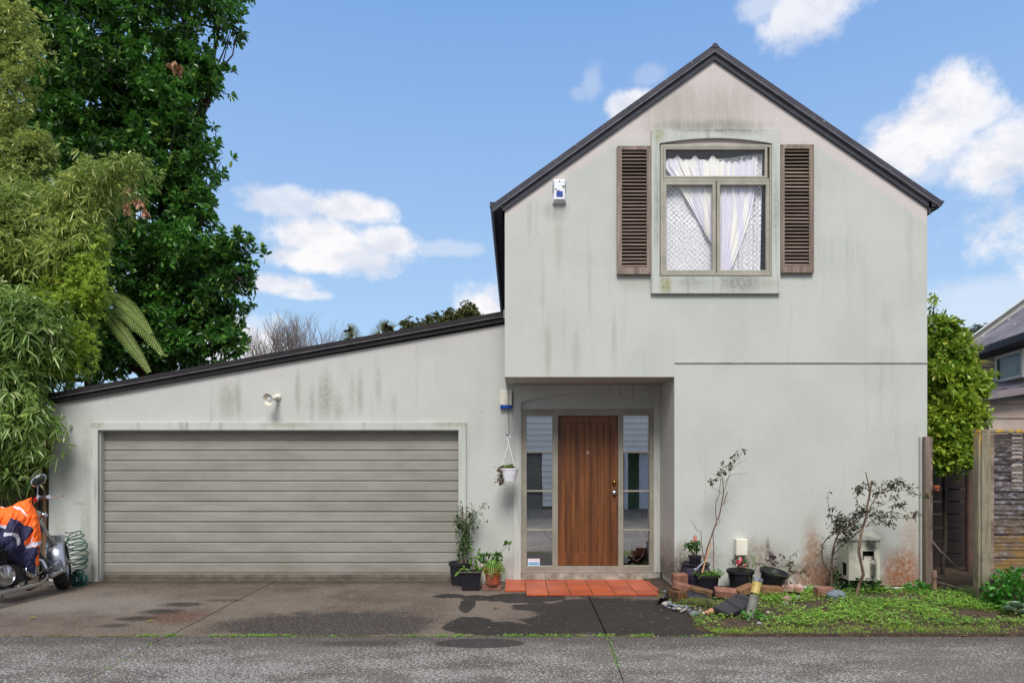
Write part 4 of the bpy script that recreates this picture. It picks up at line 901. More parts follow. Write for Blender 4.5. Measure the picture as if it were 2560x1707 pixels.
q = MB().lathe(c, [(0, 0), (.09, 0), (.1, .02), (.094, .02), (.085, .008), (0, .008)], 24); q.build('saucer', M_terra, t3, smooth=True)
def strap(par, c, k, L, w, m, spread=1.0, rise=1.0, name='blades', segs=6):
    V = []; F = []
    for i in range(k):
        a = random.uniform(0, 2 * math.pi); l = L * random.uniform(.6, 1.15); d = Vector((math.cos(a), math.sin(a), 0)); sd_ = Vector((-d.y, d.x, 0)); r_ = rise * random.uniform(.5, 1.2); o0 = Vector(c) + d * .02
        for j in range(segs + 1):
            t = j / segs; p = o0 + d * l * t * spread * .8 + Vector((0, 0, l * (r_ * t - (r_ + .35) * t * t * .95))); ww = w * (1 - t ** 2.5) * .5 + .0006
            V += [p + sd_ * ww, p - Vector((0, 0, ww * .5)), p - sd_ * ww]
        b0 = (len(V) - 3 * (segs + 1))
        for j in range(segs):
            q0 = b0 + j * 3; F += [(q0, q0 + 1, q0 + 4, q0 + 3), (q0 + 1, q0 + 2, q0 + 5, q0 + 4)]
    return fastmesh(name, np.array([tuple(v) for v in V]), np.array(F), m, par)
strap(t3, c + Vector((0, 0, .2)), 75, .26, .014, M_lf_brt, .75, 1.5)
B = [P(random.uniform(1215, 1262), random.uniform(1415, 1440), Y3 - random.uniform(.08, .13)) for _ in range(60)]; foliage(t3, B, RNG.normal(0, 1, (60, 3)), .03, .02, M_lf_brt)
s_ = MB(); [s_.tube(wander(P(1222 + i * 3, 1436, Y3 - .12), P(1212 + i * 4, 1462, Y3 - .13), 5, .05), .0018, 4) for i in range(5)]; s_.build('roots', M_weath, t3)
# 4 pale trough with leafy plant behind
Y4 = 8.95; c = Vector((X_(1226, Y4), Y4, 0)); t4 = thing('potted_plant', 'pale-rimmed trough of broad-leaved plants behind the terracotta pot', 'potted plant', c)
q = pot_mesh(c, .11, .135, .285, .01); q.build('pot', M_cream, t4, smooth=True); soil_in(c, .12, .25, t4)
s_ = MB(); B = []; D = []
for i in range(22):
    e = P(random.uniform(1200, 1252), random.uniform(1380, 1405), Y4 + random.uniform(-.1, .1)); pts = wander(c + Vector((random.uniform(-.06, .06), random.uniform(-.06, .06), .25)), e, 4, .04); s_.tube(pts, .003, 5)
    for _ in range(5): B.append(e); D.append(RNG.normal(0, 1, 3))
pts = [P(*v, Y4 - .05) for v in ((1240, 1405), (1250, 1390), (1256, 1375), (1264, 1368), (1268, 1358))]; s_.tube(pts, .003, 5)
for _ in range(14): B.append(pts[-1] + Vector(RNG.normal(0, .015, 3))); D.append(RNG.normal(0, 1, 3))
s_.build('stems', M_stem, t4); foliage(t4, B, D, .065, .038, M_leafg, droop=.3)
# 5 hanging pot
Y5 = 8.85; c = P(1272, 1201, Y5); t5 = thing('hanging_pot', 'white plastic pot hanging on a black cord left of the door', 'hanging pot', c)
k = Y5 / FP; q = MB().lathe(c, [(0, 0), (17.5 * k, 0), (18 * k, 4 * k), (22 * k, 16 * k), (23.6 * k, 26 * k), (24.8 * k, 27 * k), (25 * k, 31 * k), (22 * k, 31 * k), (20 * k, 20 * k), (0, 18 * k)], 32); q.build('pot', M_white, t5, smooth=True); soil_in(c, 22 * k, 27 * k, t5)
q = MB(); top = P(1271.5, 1108, Y5)
for a in (200, 320, 80): q.tube([c + Vector((21 * k * math.cos(R(a)), 21 * k * math.sin(R(a)), 30 * k)), top], .0035, 6)
q.tube([top, P(1271, 1102, Y5), P(1268, 1096, Y5), P(1269, 1090, Y5), P(1273, 1088, Y5), P(1275.5, 1094, Y5)], .006, 8); q.build('hanger', M_white, t5, smooth=True)
q = MB(); q.tube([P(1273, 1090, Y5), P(1271.2, 1020, Y5), (X_(1271, Y5), Y5, zS - .0)], .0035, 6); q.tube([P(1272, 1089, Y5), P(1267, 1088, Y5), P(1266, 1085, Y5)], .008, 6); q.build('cord', M_black, t5)
B = [P(1258 - abs(random.gauss(0, 7)), random.uniform(1165, 1210), Y5 + random.uniform(-.1, .02)) for _ in range(330)] + [c + Vector((random.uniform(-.09, .09), random.uniform(-.09, .09), 30 * k + random.uniform(0, .04))) for _ in range(110)]
foliage(t5, B, RNG.normal(0, 1, (len(B), 3)) + [0, 0, -.5], .03, .014, M_lf_dry)
B = [c + Vector((random.uniform(-.06, .07), random.uniform(-.06, .06), 30 * k)) for _ in range(26)]; foliage(t5, B, RNG.normal(0, .6, (26, 3)) + [0, 0, 1], .07, .024, M_lf_brt, name='shoots')

# right-hand bed
def gpos(px, py, Y): return Vector((X_(px, Y), Y, gz(X_(px, Y), Y)))
Y6 = 8.12; c = gpos(1738, 1460, Y6); c.y = Y6; t6 = thing('plant_pot', 'tall glazed aubergine pot against the wall at the porch corner', 'plant pot', c)
q = MB().lathe(c, [(0, 0), (.13, 0), (.17, .06), (.185, .2), (.165, .30), (.155, .315), (.175, .335), (.175, .352), (.15, .352), (.14, .3), (0, .28)], 32); q.build('pot', M_aub, t6, smooth=True); soil_in(c, .14, .3, t6)
z6 = c.z + .312; c = Vector((X_(1737.5, Y6 - .03), Y6 - .03, z6)); t7 = thing('potted_plant', 'small pot of orange flowers standing in the aubergine pot', 'potted plant', c)
q = pot_mesh(c, .062, .075, .13, .006); q.build('pot', M_pot, t7, smooth=True); soil_in(c, .07, .115, t7)
s_ = MB(); B = []; D = []; fl_ = []
for i in range(14):
    e = P(random.uniform(1714, 1747), random.uniform(1354, 1374), Y6 - .05 + random.uniform(-.07, .07)); s_.tube(wander(c + Vector((0, 0, .11)), e, 4, .02), .003, 5)
    for _ in range(6): B.append(e + Vector(RNG.normal(0, .012, 3))); D.append(RNG.normal(0, 1, 3))
s_.build('stems', M_stem, t7); foliage(t7, B, D, .05, .034, M_leafg, droop=.2)
M_orange = leafmat('orange_petal', S(235, 130, 80), S(225, 100, 60), S(240, 160, 90), .2); M_pink = leafmat('pink_petal', S(222, 40, 80), S(235, 90, 120), S(250, 235, 238), .2); M_whp = leafmat('white_petal', S(250, 235, 238), S(245, 225, 232), S(250, 250, 250), .2)
B = [P(px, py, Y6 - .12) + Vector(RNG.normal(0, .008, 3)) for px, py in ((1739, 1341), (1736, 1342), (1741, 1347), (1734, 1350)) for _ in range(12)]
foliage(t7, B, RNG.normal(0, 1, (len(B), 3)), .018, .012, M_orange, name='flowers')
# 8: black pot, tall rose stem
Y8 = 7.98; c = gpos(1766, 1474, Y8); t8 = thing('potted_rose', 'black pot with a tall thin bare-stemmed rose leaning right', 'potted plant', c)
q = pot_mesh(c, .115, .145, .235); q.build('pot', M_pot, t8, smooth=True); soil_in(c, .14, .2, t8)
def Q(x, y, Y, ox=1600, oy=1080, s_=3.135): return P(ox + x / s_, oy + y / s_, Y)
s_ = MB(); stems = [([(500, 1010), (530, 900), (575, 770), (600, 700), (625, 640), (640, 560), (655, 480), (650, 400), (648, 350)], .009, .005), ([(575, 1060), (577, 900), (572, 780), (590, 740), (625, 700), (618, 670)], .006, .003),
    ([(500, 990), (485, 900), (478, 800), (478, 780), (440, 760), (415, 710), (393, 680)], .005, .002), ([(600, 700), (592, 620), (598, 540), (620, 490), (630, 400), (640, 330), (655, 250), (640, 232)], .005, .002),
    ([(640, 580), (690, 530), (710, 525)], .003, .0015), ([(645, 480), (585, 440), (550, 435)], .003, .0015), ([(660, 400), (700, 345), (760, 325), (855, 325)], .004, .0015), ([(655, 470), (680, 400), (710, 300), (760, 250), (830, 215)], .004, .0015),
    ([(710, 300), (740, 230), (780, 190), (820, 145), (815, 130)], .004, .0015), ([(640, 380), (600, 340), (560, 320)], .003, .0015), ([(640, 330), (590, 370), (545, 375)], .003, .0015), ([(655, 330), (690, 270), (720, 260)], .003, .0015), ([(560, 400), (600, 360), (630, 340)], .003, .0015), ([(655, 560), (680, 480), (690, 465)], .006, .004)]
B = []
for pl, r0, r1 in stems:
    yy = Y8 - .02; pts = [Q(x, y, yy + .05 * noise.noise(Vector((x * .01, y * .01, 3)))) for x, y in pl]; s_.tube(pts, list(np.linspace(r0, r1, len(pts))), 6)
s_.build('stems', M_bark, t8, smooth=True)
for x, y in ((815, 150), (765, 160), (725, 200), (735, 205), (650, 238), (700, 250), (705, 265), (610, 318), (650, 320), (665, 310), (550, 378), (565, 400), (590, 370), (640, 300), (690, 270)):
    for _ in range(5): B.append(Q(x + random.uniform(-8, 8), y + random.uniform(-8, 8), Y8))
foliage(t8, B, RNG.normal(0, 1, (len(B), 3)) + [0, 0, -.2], .045, .025, M_lf_red, droop=.3)
q = MB(); q.tube([Q(487, 1100, Y8 - .1), Q(517, 990, Y8 - .05), Q(560, 860, Y8)], [.009, .008, .006], 7); q.build('stake', simple('bamboo_cane', S(196, 150, 104), S(170, 124, 84), 8, .6), t8, smooth=True)
q = MB(); q.tube([Q(430, 1085, Y8 - .12), Q(500, 1012, Y8 - .06)], .013, 8); q.build('tube_stake', M_silver, t8, smooth=True)
B = [c + Vector((random.uniform(-.14, .16), random.uniform(-.12, .1), .2 + random.uniform(0, .07))) for _ in range(300)]; foliage(t8, B, RNG.normal(0, 1, (300, 3)) + [0, 0, .3], .045, .016, M_lf_brt, name='weeds')
# 9 pink flowers
Y9 = 8.05; c = gpos(1851, 1472, Y9); t9 = thing('potted_plant', 'round black pot of pink flowers below the white wall box', 'potted plant', c)
q = pot_mesh(c, .115, .15, .255); q.build('pot', M_pot, t9, smooth=True); soil_in(c, .145, .225, t9)
s_ = MB(); B = []; D = []
for i in range(16):
    e = P(random.uniform(1832, 1870), random.uniform(1396, 1412), Y9 + random.uniform(-.08, .08)); s_.tube(wander(c + Vector((random.uniform(-.04, .04), 0, .22)), e, 4, .02), .002, 5)
    for _ in range(12): B.append(e + Vector(RNG.normal(0, .016, 3))); D.append(RNG.normal(0, 1, 3))
s_.build('stems', M_stem, t9); foliage(t9, B, D, .04, .014, M_leafg)
B = [P(px, py, Y9 - .1) + Vector(RNG.normal(0, .011, 3)) for px, py in ((1843, 1400), (1849, 1396), (1843, 1411), (1860, 1411), (1853, 1398), (1846, 1404)) for _ in range(12)]
foliage(t9, B, RNG.normal(0, 1, (len(B), 3)) + [0, -.5, 0], .022, .017, M_pink, name='flowers')
B = [P(px, py, Y9 - .12) + Vector(RNG.normal(0, .005, 3)) for px, py in ((1843, 1412), (1849, 1401), (1859, 1412)) for _ in range(7)]; foliage(t9, B, RNG.normal(0, 1, (len(B), 3)), .014, .01, M_whp, name='petals')
s_ = MB()
for pl in ([(852, 1040), (850, 1085), (862, 1150), (868, 1190)], [(880, 1060), (885, 990), (878, 955), (870, 1000)], [(895, 1100), (905, 1060), (895, 1010), (885, 970)]): s_.tube([Q(x, y, Y9 - .13) for x, y in pl], .0035, 5)
s_.build('blades', M_lf_brt, t9)
# 10 tilted pot
YT = 8.02; c = gpos(1925, 1466, YT); Mt = Matrix.Rotation(R(9), 3, 'Y') @ Matrix.Rotation(R(10), 3, 'X'); t10 = thing('potted_plant', 'black pot tilted to the right with long onion-like blades spilling out', 'potted plant', c)
q = pot_mesh(c + Vector((0, 0, .005)), .12, .155, .25, M=Mt); q.build('pot', M_pot, t10, smooth=True); soil_in(c, .15, .21, t10, Mt)
s_ = MB()
for pl in ([(905, 1030), (960, 1035), (1020, 1080), (1060, 1130), (1095, 1178)], [(890, 1025), (950, 1025), (1040, 1075), (1090, 1115)], [(900, 1030), (940, 1045), (1000, 1090), (1100, 1130)]): s_.tube([Q(x, y, YT - .17) for x, y in pl], [.003, .004, .004, .003, .001][:len(pl)], 5)
s_.build('blades', M_lf_dark, t10); B = [Q(1040, 1000, YT) + Vector(RNG.normal(0, .035, 3)) for _ in range(60)]; foliage(t10, B, RNG.normal(0, 1, (60, 3)) + [0, 0, 1], .05, .02, M_lf_purp)

# bricks edging
bl = [(1699, 1446, 7.98, (.17, .11, .12), (8, 0, 8), M_br1, 'upright brick against the porch corner'), (1707, 1466, 7.80, (.235, .11, .07), (5, 14, -12), M_br1, 'pinkish brick resting on the rotten log'),
      (1752, 1478, 7.72, (.25, .10, .075), (8, 12, -16), M_br2, 'brown mossy brick in front of the rose pot'), (1813, 1481, 7.72, (.235, .13, .085), (14, 4, -6), M_br1, 'pink brick in front of the gap between two pots'),
      (1862, 1473, 7.78, (.235, .11, .075), (6, -14, 22), M_br3, 'orange brick behind the leaning bollard'), (1927, 1474, 7.78, (.235, .11, .085), (6, 3, -6), M_br3, 'brick right of the leaning bollard'),
      (1979, 1469, 7.9, (.24, .11, .07), (8, 4, -6), M_br4, 'pale brick under the small rose twig'), (2060, 1478, 7.75, (.2, .11, .1), (2, 0, 4), M_br1, 'red brick behind the large grey stone')]
for px, py, Y, sz, rt, m, lb in bl: brick(P(px, py, Y), sz, tuple(R(v) for v in rt), m, lb)
# rotten log
q = MB(); c0, c1_ = gpos(1676, 1490, 7.86), gpos(1722, 1490, 7.66); ks = 14; vs = []
M_log = wood('rotten_log', S(120, 84, 44), S(60, 42, 26), S(26, 20, 16), vert=True, sc=1.6, rough=.95)
lg = thing('log_stump', 'short rotten log stump under the pinkish brick', 'log', ((c0.x + c1_.x) / 2, 7.76, c0.z))
cc_ = Vector(lg.location); pr = []
for i in range(7):
    h = i / 6 * .15
    for j in range(26):
        a = 2 * math.pi * j / 26; r_ = .13 * (1 + .22 * noise.noise(Vector((math.cos(a) * 2, math.sin(a) * 2, h * 3)))) * (1 - .18 * (j % 2)) * (1 + .1 * (i == 0)); q.v.append((cc_.x + r_ * math.cos(a), cc_.y + r_ * math.sin(a), cc_.z - .02 + h))
for i in range(6):
    for j in range(26): q.f.append((i * 26 + j, i * 26 + (j + 1) % 26, (i + 1) * 26 + (j + 1) % 26, (i + 1) * 26 + j))
q.f.append(tuple(6 * 26 + j for j in range(26))); q.build('log', M_log, lg)
# mossy half-buried log
M_moss = simple('mossy_bark', S(92, 104, 34, .7), S(58, 46, 34, .7), 9, .95, bmp=1.0, bscale=50)
ml = MB(); ml.tube([Vector((X_(px, Y), Y, gz(X_(px, Y), Y) + h)) for px, Y, h in ((1690, 7.6, .0), (1730, 7.5, .03), (1775, 7.4, .03), (1812, 7.2, .0))], [.035, .06, .06, .03], 12); tag(ml.build('mossy_log', M_moss, smooth=True), 'low mossy log lying behind the pebbles', 'log')
# black plastic sheet scrap
ps = MB(); 
def psf(u, v): Y = 7.55 + .12 * v; px = 1718 + 72 * u; return Vector((X_(px, Y), Y, .12 - .08 * u + .05 * v + .02 * noise.noise(Vector((u * 4, v * 3, 1)))))
o = sheet(psf, 16, 6).build('plastic_sheet', simple('black_film', S(44, 46, 54), S(30, 32, 40), 5, .2), smooth=True, angle=180); tag(solid(o, .003), 'crumpled black plastic scrap poking out under the brown brick', 'plastic sheet')
p2 = MB(); 
def pf2(u, v): Y = 7.62 + .3 * v; px = 1640 + 30 * u + 10 * v; return Vector((X_(px, Y), Y, .02 + .09 * u * (1 - u) * 2 + .06 * u + .02 * noise.noise(Vector((u * 4, v * 3, 5)))))
o = sheet(pf2, 10, 8).build('plastic_sheet', bpy.data.materials['black_film'], smooth=True, angle=180); tag(solid(o, .003), 'black plastic scrap standing at the end of the tiles', 'plastic sheet')
# black lid
Yl = 7.15; corners = [P(1783, 1515, 7.05), P(1824, 1534, 6.92), P(1884, 1507, 7.15), P(1866, 1484, 7.42), P(1842, 1483, 7.42)]
nrm = (corners[2] - corners[0]).cross(corners[4] - corners[0]).normalized(); nrm = nrm if nrm.z > 0 else -nrm
top = corners; bot = [p - nrm * .045 for p in corners]; q = MB(); k = len(top); q.add(top + bot, [tuple(range(k)), tuple(range(k, 2 * k))[::-1]] + [(i, k + i, k + (i + 1) % k, (i + 1) % k) for i in range(k)])
def lidm():
    m, n, b = mat('lid_plastic'); p = n.pos(); b.inputs['Base Color'].default_value = S(44, 44, 50); b.inputs['Roughness'].default_value = .4
    bump(n, b, n.ramp(n.vor(n.map(p, scale=(1, 1.6, 1), rot=(0, 0, .5)), 42, 'DISTANCE_TO_EDGE', .35), 0, .12), .8, .006); return m
ld = thing('plastic_cover', 'black patterned plastic cover lying tilted beside the bollard', 'cover', (corners[1].x, 7.1, 0)); q.build('cover', lidm(), ld, bevel=.008)
q = MB(); cen = sum(corners, Vector()) / 5; q.tube([corners[0].lerp(corners[4], .5) + nrm * .002, corners[1].lerp(corners[2], .45) + nrm * .002], .003, 4); q.tube([corners[4].lerp(corners[0], .12) + nrm * .002, corners[2].lerp(corners[3], .3) + nrm * .002], .003, 4); q.build('seam', M_black, ld)
# bollard
b0, b1 = P(1874, 1541, 6.9), P(1896, 1443, 6.97); dirb = (b1 - b0).normalized(); Mb = dirb.to_track_quat('Z', 'Y').to_matrix(); Lb = (b1 - b0).length
bo = thing('bollard_light', 'leaning grey bollard light with a yellowed ribbed lens', 'garden light', b0 - dirb * .02)
q = MB().lathe(b0 - dirb * .04, [(0, 0), (.046, 0), (.046, .04), (.047, Lb * .60), (.049, Lb * .61), (.049, Lb * .64), (0, Lb * .64)], 24, Mb); q.build('post', simple('galvanised', S(150, 146, 140), S(116, 112, 106), 9, .55, .3, bmp=.2), bo, smooth=True)
pr = [(0, Lb * .64)]
for i in range(6): h = Lb * (.60 + .04 * 1 + .05 * i); pr += [(.043, h + .001), (.047, h + .006), (.047, h + .014), (.043, h + .019)]
pr.append((.043, Lb * .97)); q = MB().lathe(b0 - dirb * .02, pr, 24, Mb); q.build('lens', simple('yellow_lens', S(198, 176, 104), S(176, 150, 84), 20, .35), bo, smooth=True)
q = MB().lathe(b0 - dirb * .02, [(0, Lb * .95), (.052, Lb * .95), (.052, Lb * 1.03), (.048, Lb * 1.04), (0, Lb * 1.04)], 24, Mb); q.build('cap', M_silver, bo, smooth=True)
# pebbles
stone_m = [simple('stone_grey', S(138, 140, 138), S(108, 112, 114), 12, .7), simple('stone_blue', S(112, 120, 130), S(90, 98, 108), 12, .65), simple('stone_pale', S(188, 184, 172), S(158, 152, 140), 12, .75), simple('stone_brown', S(136, 112, 92), S(110, 88, 72), 12, .75)]
def stone(c, r, m, label, group, seed, rz=0):
    q = MB().ball((0, 0, 0), r, 14, 10, jit=.16, seed=seed); o = q.build('pebble' if max(r) < .07 else 'stone', m, smooth=True, angle=180); o.location = c; o.rotation_euler = (0, 0, rz)
    return tag(o, label, 'stone' if max(r) >= .07 else 'pebble', group)
sp_ = [(1655, 1496, 9, 4), (1659, 1501, 8, 4), (1671, 1502, 16, 7), (1663, 1506, 13, 8), (1676, 1508, 12, 8), (1685, 1510, 11, 7), (1689, 1513, 12, 8), (1664, 1511, 8, 6), (1658, 1507, 8, 5), (1698, 1512, 10, 6), (1705, 1514, 9, 6),
       (1718, 1517, 11, 7), (1712, 1521, 8, 5), (1697, 1519, 14, 5), (1686, 1520, 9, 4), (1673, 1517, 9, 4), (1724, 1524, 9, 5), (1745, 1528, 12, 5), (1666, 1484, 8, 11), (1662, 1476, 9, 6), (1663, 1492, 6, 6), (1738, 1510, 9, 5), (1697, 1505, 7, 5), (1708, 1524, 6, 3)]
for i, (px, py, w, h) in enumerate(sp_):
    Y = (HC - .03) * FP / (py + h * .5 - VY); x = X_(px, Y); r = w / FP * Y * .55
    stone((x, Y, max(.03, gz(x, Y)) + h / FP * Y * .2), (r, r * .8, h / FP * Y * .6), stone_m[[0, 1, 0, 2, 1][i % 5]], 'rounded grey pebble at the corner of the wet concrete', 'pebbles beside the porch', i, random.uniform(-.4, .4))
for i in range(45):
    py = random.uniform(1508, 1532); px = 1668 + (py - 1500) * 2.2 + random.uniform(-30, 40); Y = (HC - .03) * FP / (py - VY); x = X_(px, Y); r = random.uniform(.008, .018)
    stone((x, Y, max(.02, gz(x, Y)) + r * .3), (r, r * .8, r * .6), stone_m[i % 4], 'rounded grey pebble at the corner of the wet concrete', 'pebbles beside the porch', i + 40, random.uniform(-1, 1))
for px, py, w, h, mi, lb in ((1735.5, 1517, 24, 13, 1, 'largest grey pebble beside the black plastic cover'), (2090, 1487, 46, 22, 1, 'large smooth blue-grey stone at the foot of the twin rose stems'), (1966, 1496, 26, 19, 3, 'round brown stone below the pale brick'), (1994, 1495, 16, 11, 0, 'small grey stone right of the brown one'),
                             (1916, 1486, 18, 8, 0, 'flat greenish stone half hidden in weeds behind the bollard'), (1898, 1545, 14, 6, 0, 'flat grey stone in the grass right of the bollard foot'), (1920, 1524, 9, 6, 2, 'pale stone in the weeds right of the bollard'), (1965, 1506, 14, 5, 1, 'flat stone under the brown one')):
    Y = (HC - .07) * FP / (py + h * .45 - VY); x = X_(px, Y); r = w / FP * Y * .52
    stone((x, Y, gz(x, Y) + h / FP * Y * .3), (r, r * .75, h / FP * Y * .62), stone_m[mi], lb, None, px)
q = MB(); cx = X_(1770, 7.25)
for i in range(9): q.ball((cx + random.uniform(-.05, .05), 7.2 + random.uniform(-.08, .08), gz(cx, 7.2) + .01), (.03, .025, .02), 10, 6, jit=.6, seed=i)
tag(q.build('clay_lump', simple('pinkish_clay', S(196, 152, 112), S(160, 112, 78), 20, .9, bmp=.9)), 'crumbly tan clay lump left of the black cover', 'clay lump')
# ================================================================ ROSE BUSHES BY THE METER BOX
def Q3(x, y, Y): return P(1950 + x / 3.135, 1080 + y / 3.135, Y)
def rose(name, label, cat, Y, stems, tips, m_leaf, base, nl=7, thorny=.25, group=None, bark=None):
    t = thing(name, label, cat, base, group=group); s_ = MB(); B = []
    for pl, r0, r1 in stems:
        pts = []
        for i, (x, y) in enumerate(pl): pts.append(Q3(x, y, Y + .10 * noise.noise(Vector((x * .006, y * .006, 9))) * (0 if i == 0 and r0 > .008 else 1)))
        dense = []
        for a, b_ in zip(pts, pts[1:]):
            k = max(1, int((b_ - a).length / .04))
            for j in range(k): dense.append(a.lerp(b_, j / k) + Vector(RNG.normal(0, .003 if r0 < .008 else .002, 3)))
        dense.append(pts[-1]); s_.tube(dense, list(np.linspace(r0, r1, len(dense))), 6)
        if r0 < .009:
            for p in dense[3:]:
                if random.random() < thorny * 1.6: B += [p + Vector(RNG.normal(0, .014, 3)) for _ in range(2)]
        # little side twigs
        for p in dense[2::4]:
            if r0 < .012 and random.random() < .7:
                e = p + Vector((random.uniform(-.06, .07), random.uniform(-.05, .05), random.uniform(-.02, .06))); s_.tube([p, p.lerp(e, .5) + Vector((0, 0, .008)), e], [.0018, .0014, .001], 4); B += [e + Vector(RNG.normal(0, .01, 3)) for _ in range(3)]
    s_.build('stems', bark or M_bark, t, smooth=True)
    for x, y, r, k in tips:
        for _ in range(k): B.append(Q3(x + random.gauss(0, r), y + random.gauss(0, r * .6), Y + random.gauss(0, .04)))
    foliage(t, B, RNG.normal(0, 1, (len(B), 3)) + [0, 0, -.1], .036, .02, m_leaf, droop=.25)
    return t
Yr = 7.85
M_lf_olive = leafmat('olive_leaf', S(56, 68, 54, .7), S(84, 88, 66, .7), S(112, 84, 66, .7), .15)
rose('rose_bush', 'pale-stemmed rose bush with one thick bent trunk in front of the meter box', 'rose bush', Yr, [
    ([(595, 1290), (625, 1190), (655, 1110), (635, 1020), (615, 940), (628, 850), (650, 740), (680, 650), (690, 560), (705, 470), (722, 380)], .018, .010),
    ([(705, 480), (690, 400), (680, 350), (672, 310)], .010, .005), ([(680, 660), (720, 560), (770, 480), (830, 440), (900, 400), (945, 370)], .007, .003), ([(830, 450), (900, 455), (990, 460), (1060, 490), (1130, 500), (1190, 505)], .005, .002),
    ([(670, 740), (730, 690), (800, 665), (860, 670), (930, 670), (1030, 675), (1100, 640)], .006, .002), ([(690, 620), (760, 590), (830, 550), (880, 520), (925, 520)], .005, .002), ([(680, 730), (760, 720), (830, 700), (905, 738)], .004, .002), ([(860, 668), (885, 600), (920, 580), (975, 560)], .004, .002),
    ([(690, 590), (620, 590), (600, 540), (610, 470), (640, 440)], .005, .002), ([(945, 380), (1000, 430), (1060, 435)], .004, .0015), ([(700, 470), (680, 450), (655, 380)], .004, .002), ([(720, 600), (740, 540), (745, 500)], .004, .002)],
    [(625, 435, 22, 60), (615, 465, 16, 30), (870, 420, 35, 90), (940, 385, 20, 30), (770, 475, 28, 50), (720, 400, 14, 20), (900, 515, 18, 20), (940, 565, 26, 50), (740, 640, 40, 80), (800, 650, 30, 40), (1065, 640, 22, 30), (985, 655, 8, 10), (860, 720, 20, 16), (790, 700, 25, 22), (1045, 480, 10, 8), (1130, 495, 18, 20), (990, 420, 22, 22), (780, 550, 12, 12), (880, 650, 30, 30)],
    M_lf_red, Q3(595, 1290, Yr))
rose('rose_bush', 'dark-stemmed twin rose bush arching left beside the meter box', 'rose bush', Yr + .05, [
    ([(402, 1240), (402, 1120), (405, 1020), (412, 920), (440, 830), (470, 790), (530, 750), (620, 690), (660, 610)], .012, .005), ([(400, 1120), (365, 1060), (335, 1010), (325, 940), (335, 880), (375, 825), (440, 785)], .008, .006),
    ([(410, 980), (430, 900), (470, 850), (530, 835), (600, 800), (640, 760)], .006, .003), ([(440, 785), (430, 730), (400, 650), (385, 600), (375, 540), (372, 475)], .005, .002), ([(385, 600), (420, 600), (440, 590)], .003, .0015), ([(400, 660), (378, 650)], .003, .0015),
    ([(440, 785), (500, 750), (560, 720), (640, 660)], .005, .003), ([(440, 790), (470, 700), (500, 670)], .004, .002), ([(470, 790), (530, 860), (550, 865)], .004, .002), ([(405, 1030), (385, 1000), (390, 990)], .003, .002), ([(412, 1000), (470, 990)], .003, .002), ([(440, 770), (520, 690), (590, 650), (640, 600)], .004, .002),
    ([(420, 960), (470, 900), (540, 850), (610, 790), (640, 770)], .005, .003)],
    [(410, 600, 14, 16), (385, 655, 10, 12), (490, 720, 45, 150), (470, 680, 30, 60), (560, 700, 40, 90), (520, 780, 40, 110), (500, 840, 28, 70), (450, 740, 20, 40), (600, 745, 14, 24), (480, 650, 18, 20), (610, 650, 30, 50), (645, 620, 22, 40), (430, 770, 16, 16)],
    M_lf_olive, Q3(402, 1240, Yr), bark=simple('dark_rose_bark', S(94, 72, 60), S(60, 46, 40), 26, .9))
rose('rose_twig', 'small dark thorny rose twig rising right of the tilted pot', 'rose bush', 7.7, [
    ([(15, 1290), (30, 1220), (60, 1150), (80, 1080), (78, 1010), (92, 970), (150, 920)], .006, .002), ([(80, 1000), (75, 965)], .003, .0015), ([(60, 1140), (110, 1100), (190, 1090)], .003, .0012), ([(78, 1010), (30, 995), (30, 970)], .003, .0012), ([(100, 1250), (130, 1170), (220, 1135)], .003, .0012), ([(130, 1180), (160, 1150)], .002, .001)],
    [(80, 1030, 12, 20), (90, 1080, 12, 14), (180, 1090, 16, 16), (30, 970, 6, 4), (120, 1105, 14, 10)], M_lf_red, Q3(15, 1290, 7.7))

# ================================================================ POSTS, FENCES (RIGHT)
def f2(px, Y): return X_(px, Y)
tp = thing('timber_post', 'dark-streaked timber post against the right corner of the house', 'post', (f2(2322, 8.2), 8.2, 0))
q = MB(); q.box(f2(2314, 8.24), f2(2327, 8.24), 8.24, 8.31, .0, Z_(1091, 8.24)); q.build('post', M_weath, tp, bevel=.004)
q = MB(); q.box(f2(2327.4, 8.24), f2(2333, 8.24), 8.25, 8.31, .0, Z_(1094, 8.24)); q.build('edge_batten', M_slat, tp)
q = MB(); q.box(f2(2303, 8.3), f2(2312, 8.3), 8.315, 8.345, .05, Z_(1091, 8.3)); q.build('painted_board', M_trim, tp)
q = MB(); c = P(2337, 1216, 8.2); q.box(c.x - .02, c.x + .04, 8.16, 8.2, c.z - .01, c.z + .015); q.box(c.x + .0, c.x + .02, 8.15, 8.2, c.z - .05, c.z); q.build('latch', simple('rust', S(176, 96, 50), S(130, 62, 32), 30, .9), tp, bevel=.003)
q = MB(); c = gpos(2336, 1480, 7.95); q.tube([c, c + Vector((0, 0, .18)), c + Vector((0, 0, .185)), c + Vector((0, 0, .26))], [.026, .026, .03, .026], 10); tag(q.build('clay_pipe', simple('clay_pipe', S(150, 116, 100), S(120, 92, 80), 9, .8), smooth=True), 'short clay pipe stub at the foot of the dark-streaked post', 'pipe')
YG = 7.45; pf = thing('lattice_fence', 'mouldy horizontal-slat fence panel with a thick lichen-topped post at its left end', 'fence', (f2(2465, YG), YG, 0))
q = MB(); px0, px1 = f2(2448, YG), f2(2478, YG); q.box(px0 + .03, px1, YG, YG + .10, -.1, Z_(1081, YG)); q.box(px0, px0 + .029, YG + .012, YG + .10, -.1, Z_(1083, YG)); q.build('post', M_lich, pf, bevel=.006)
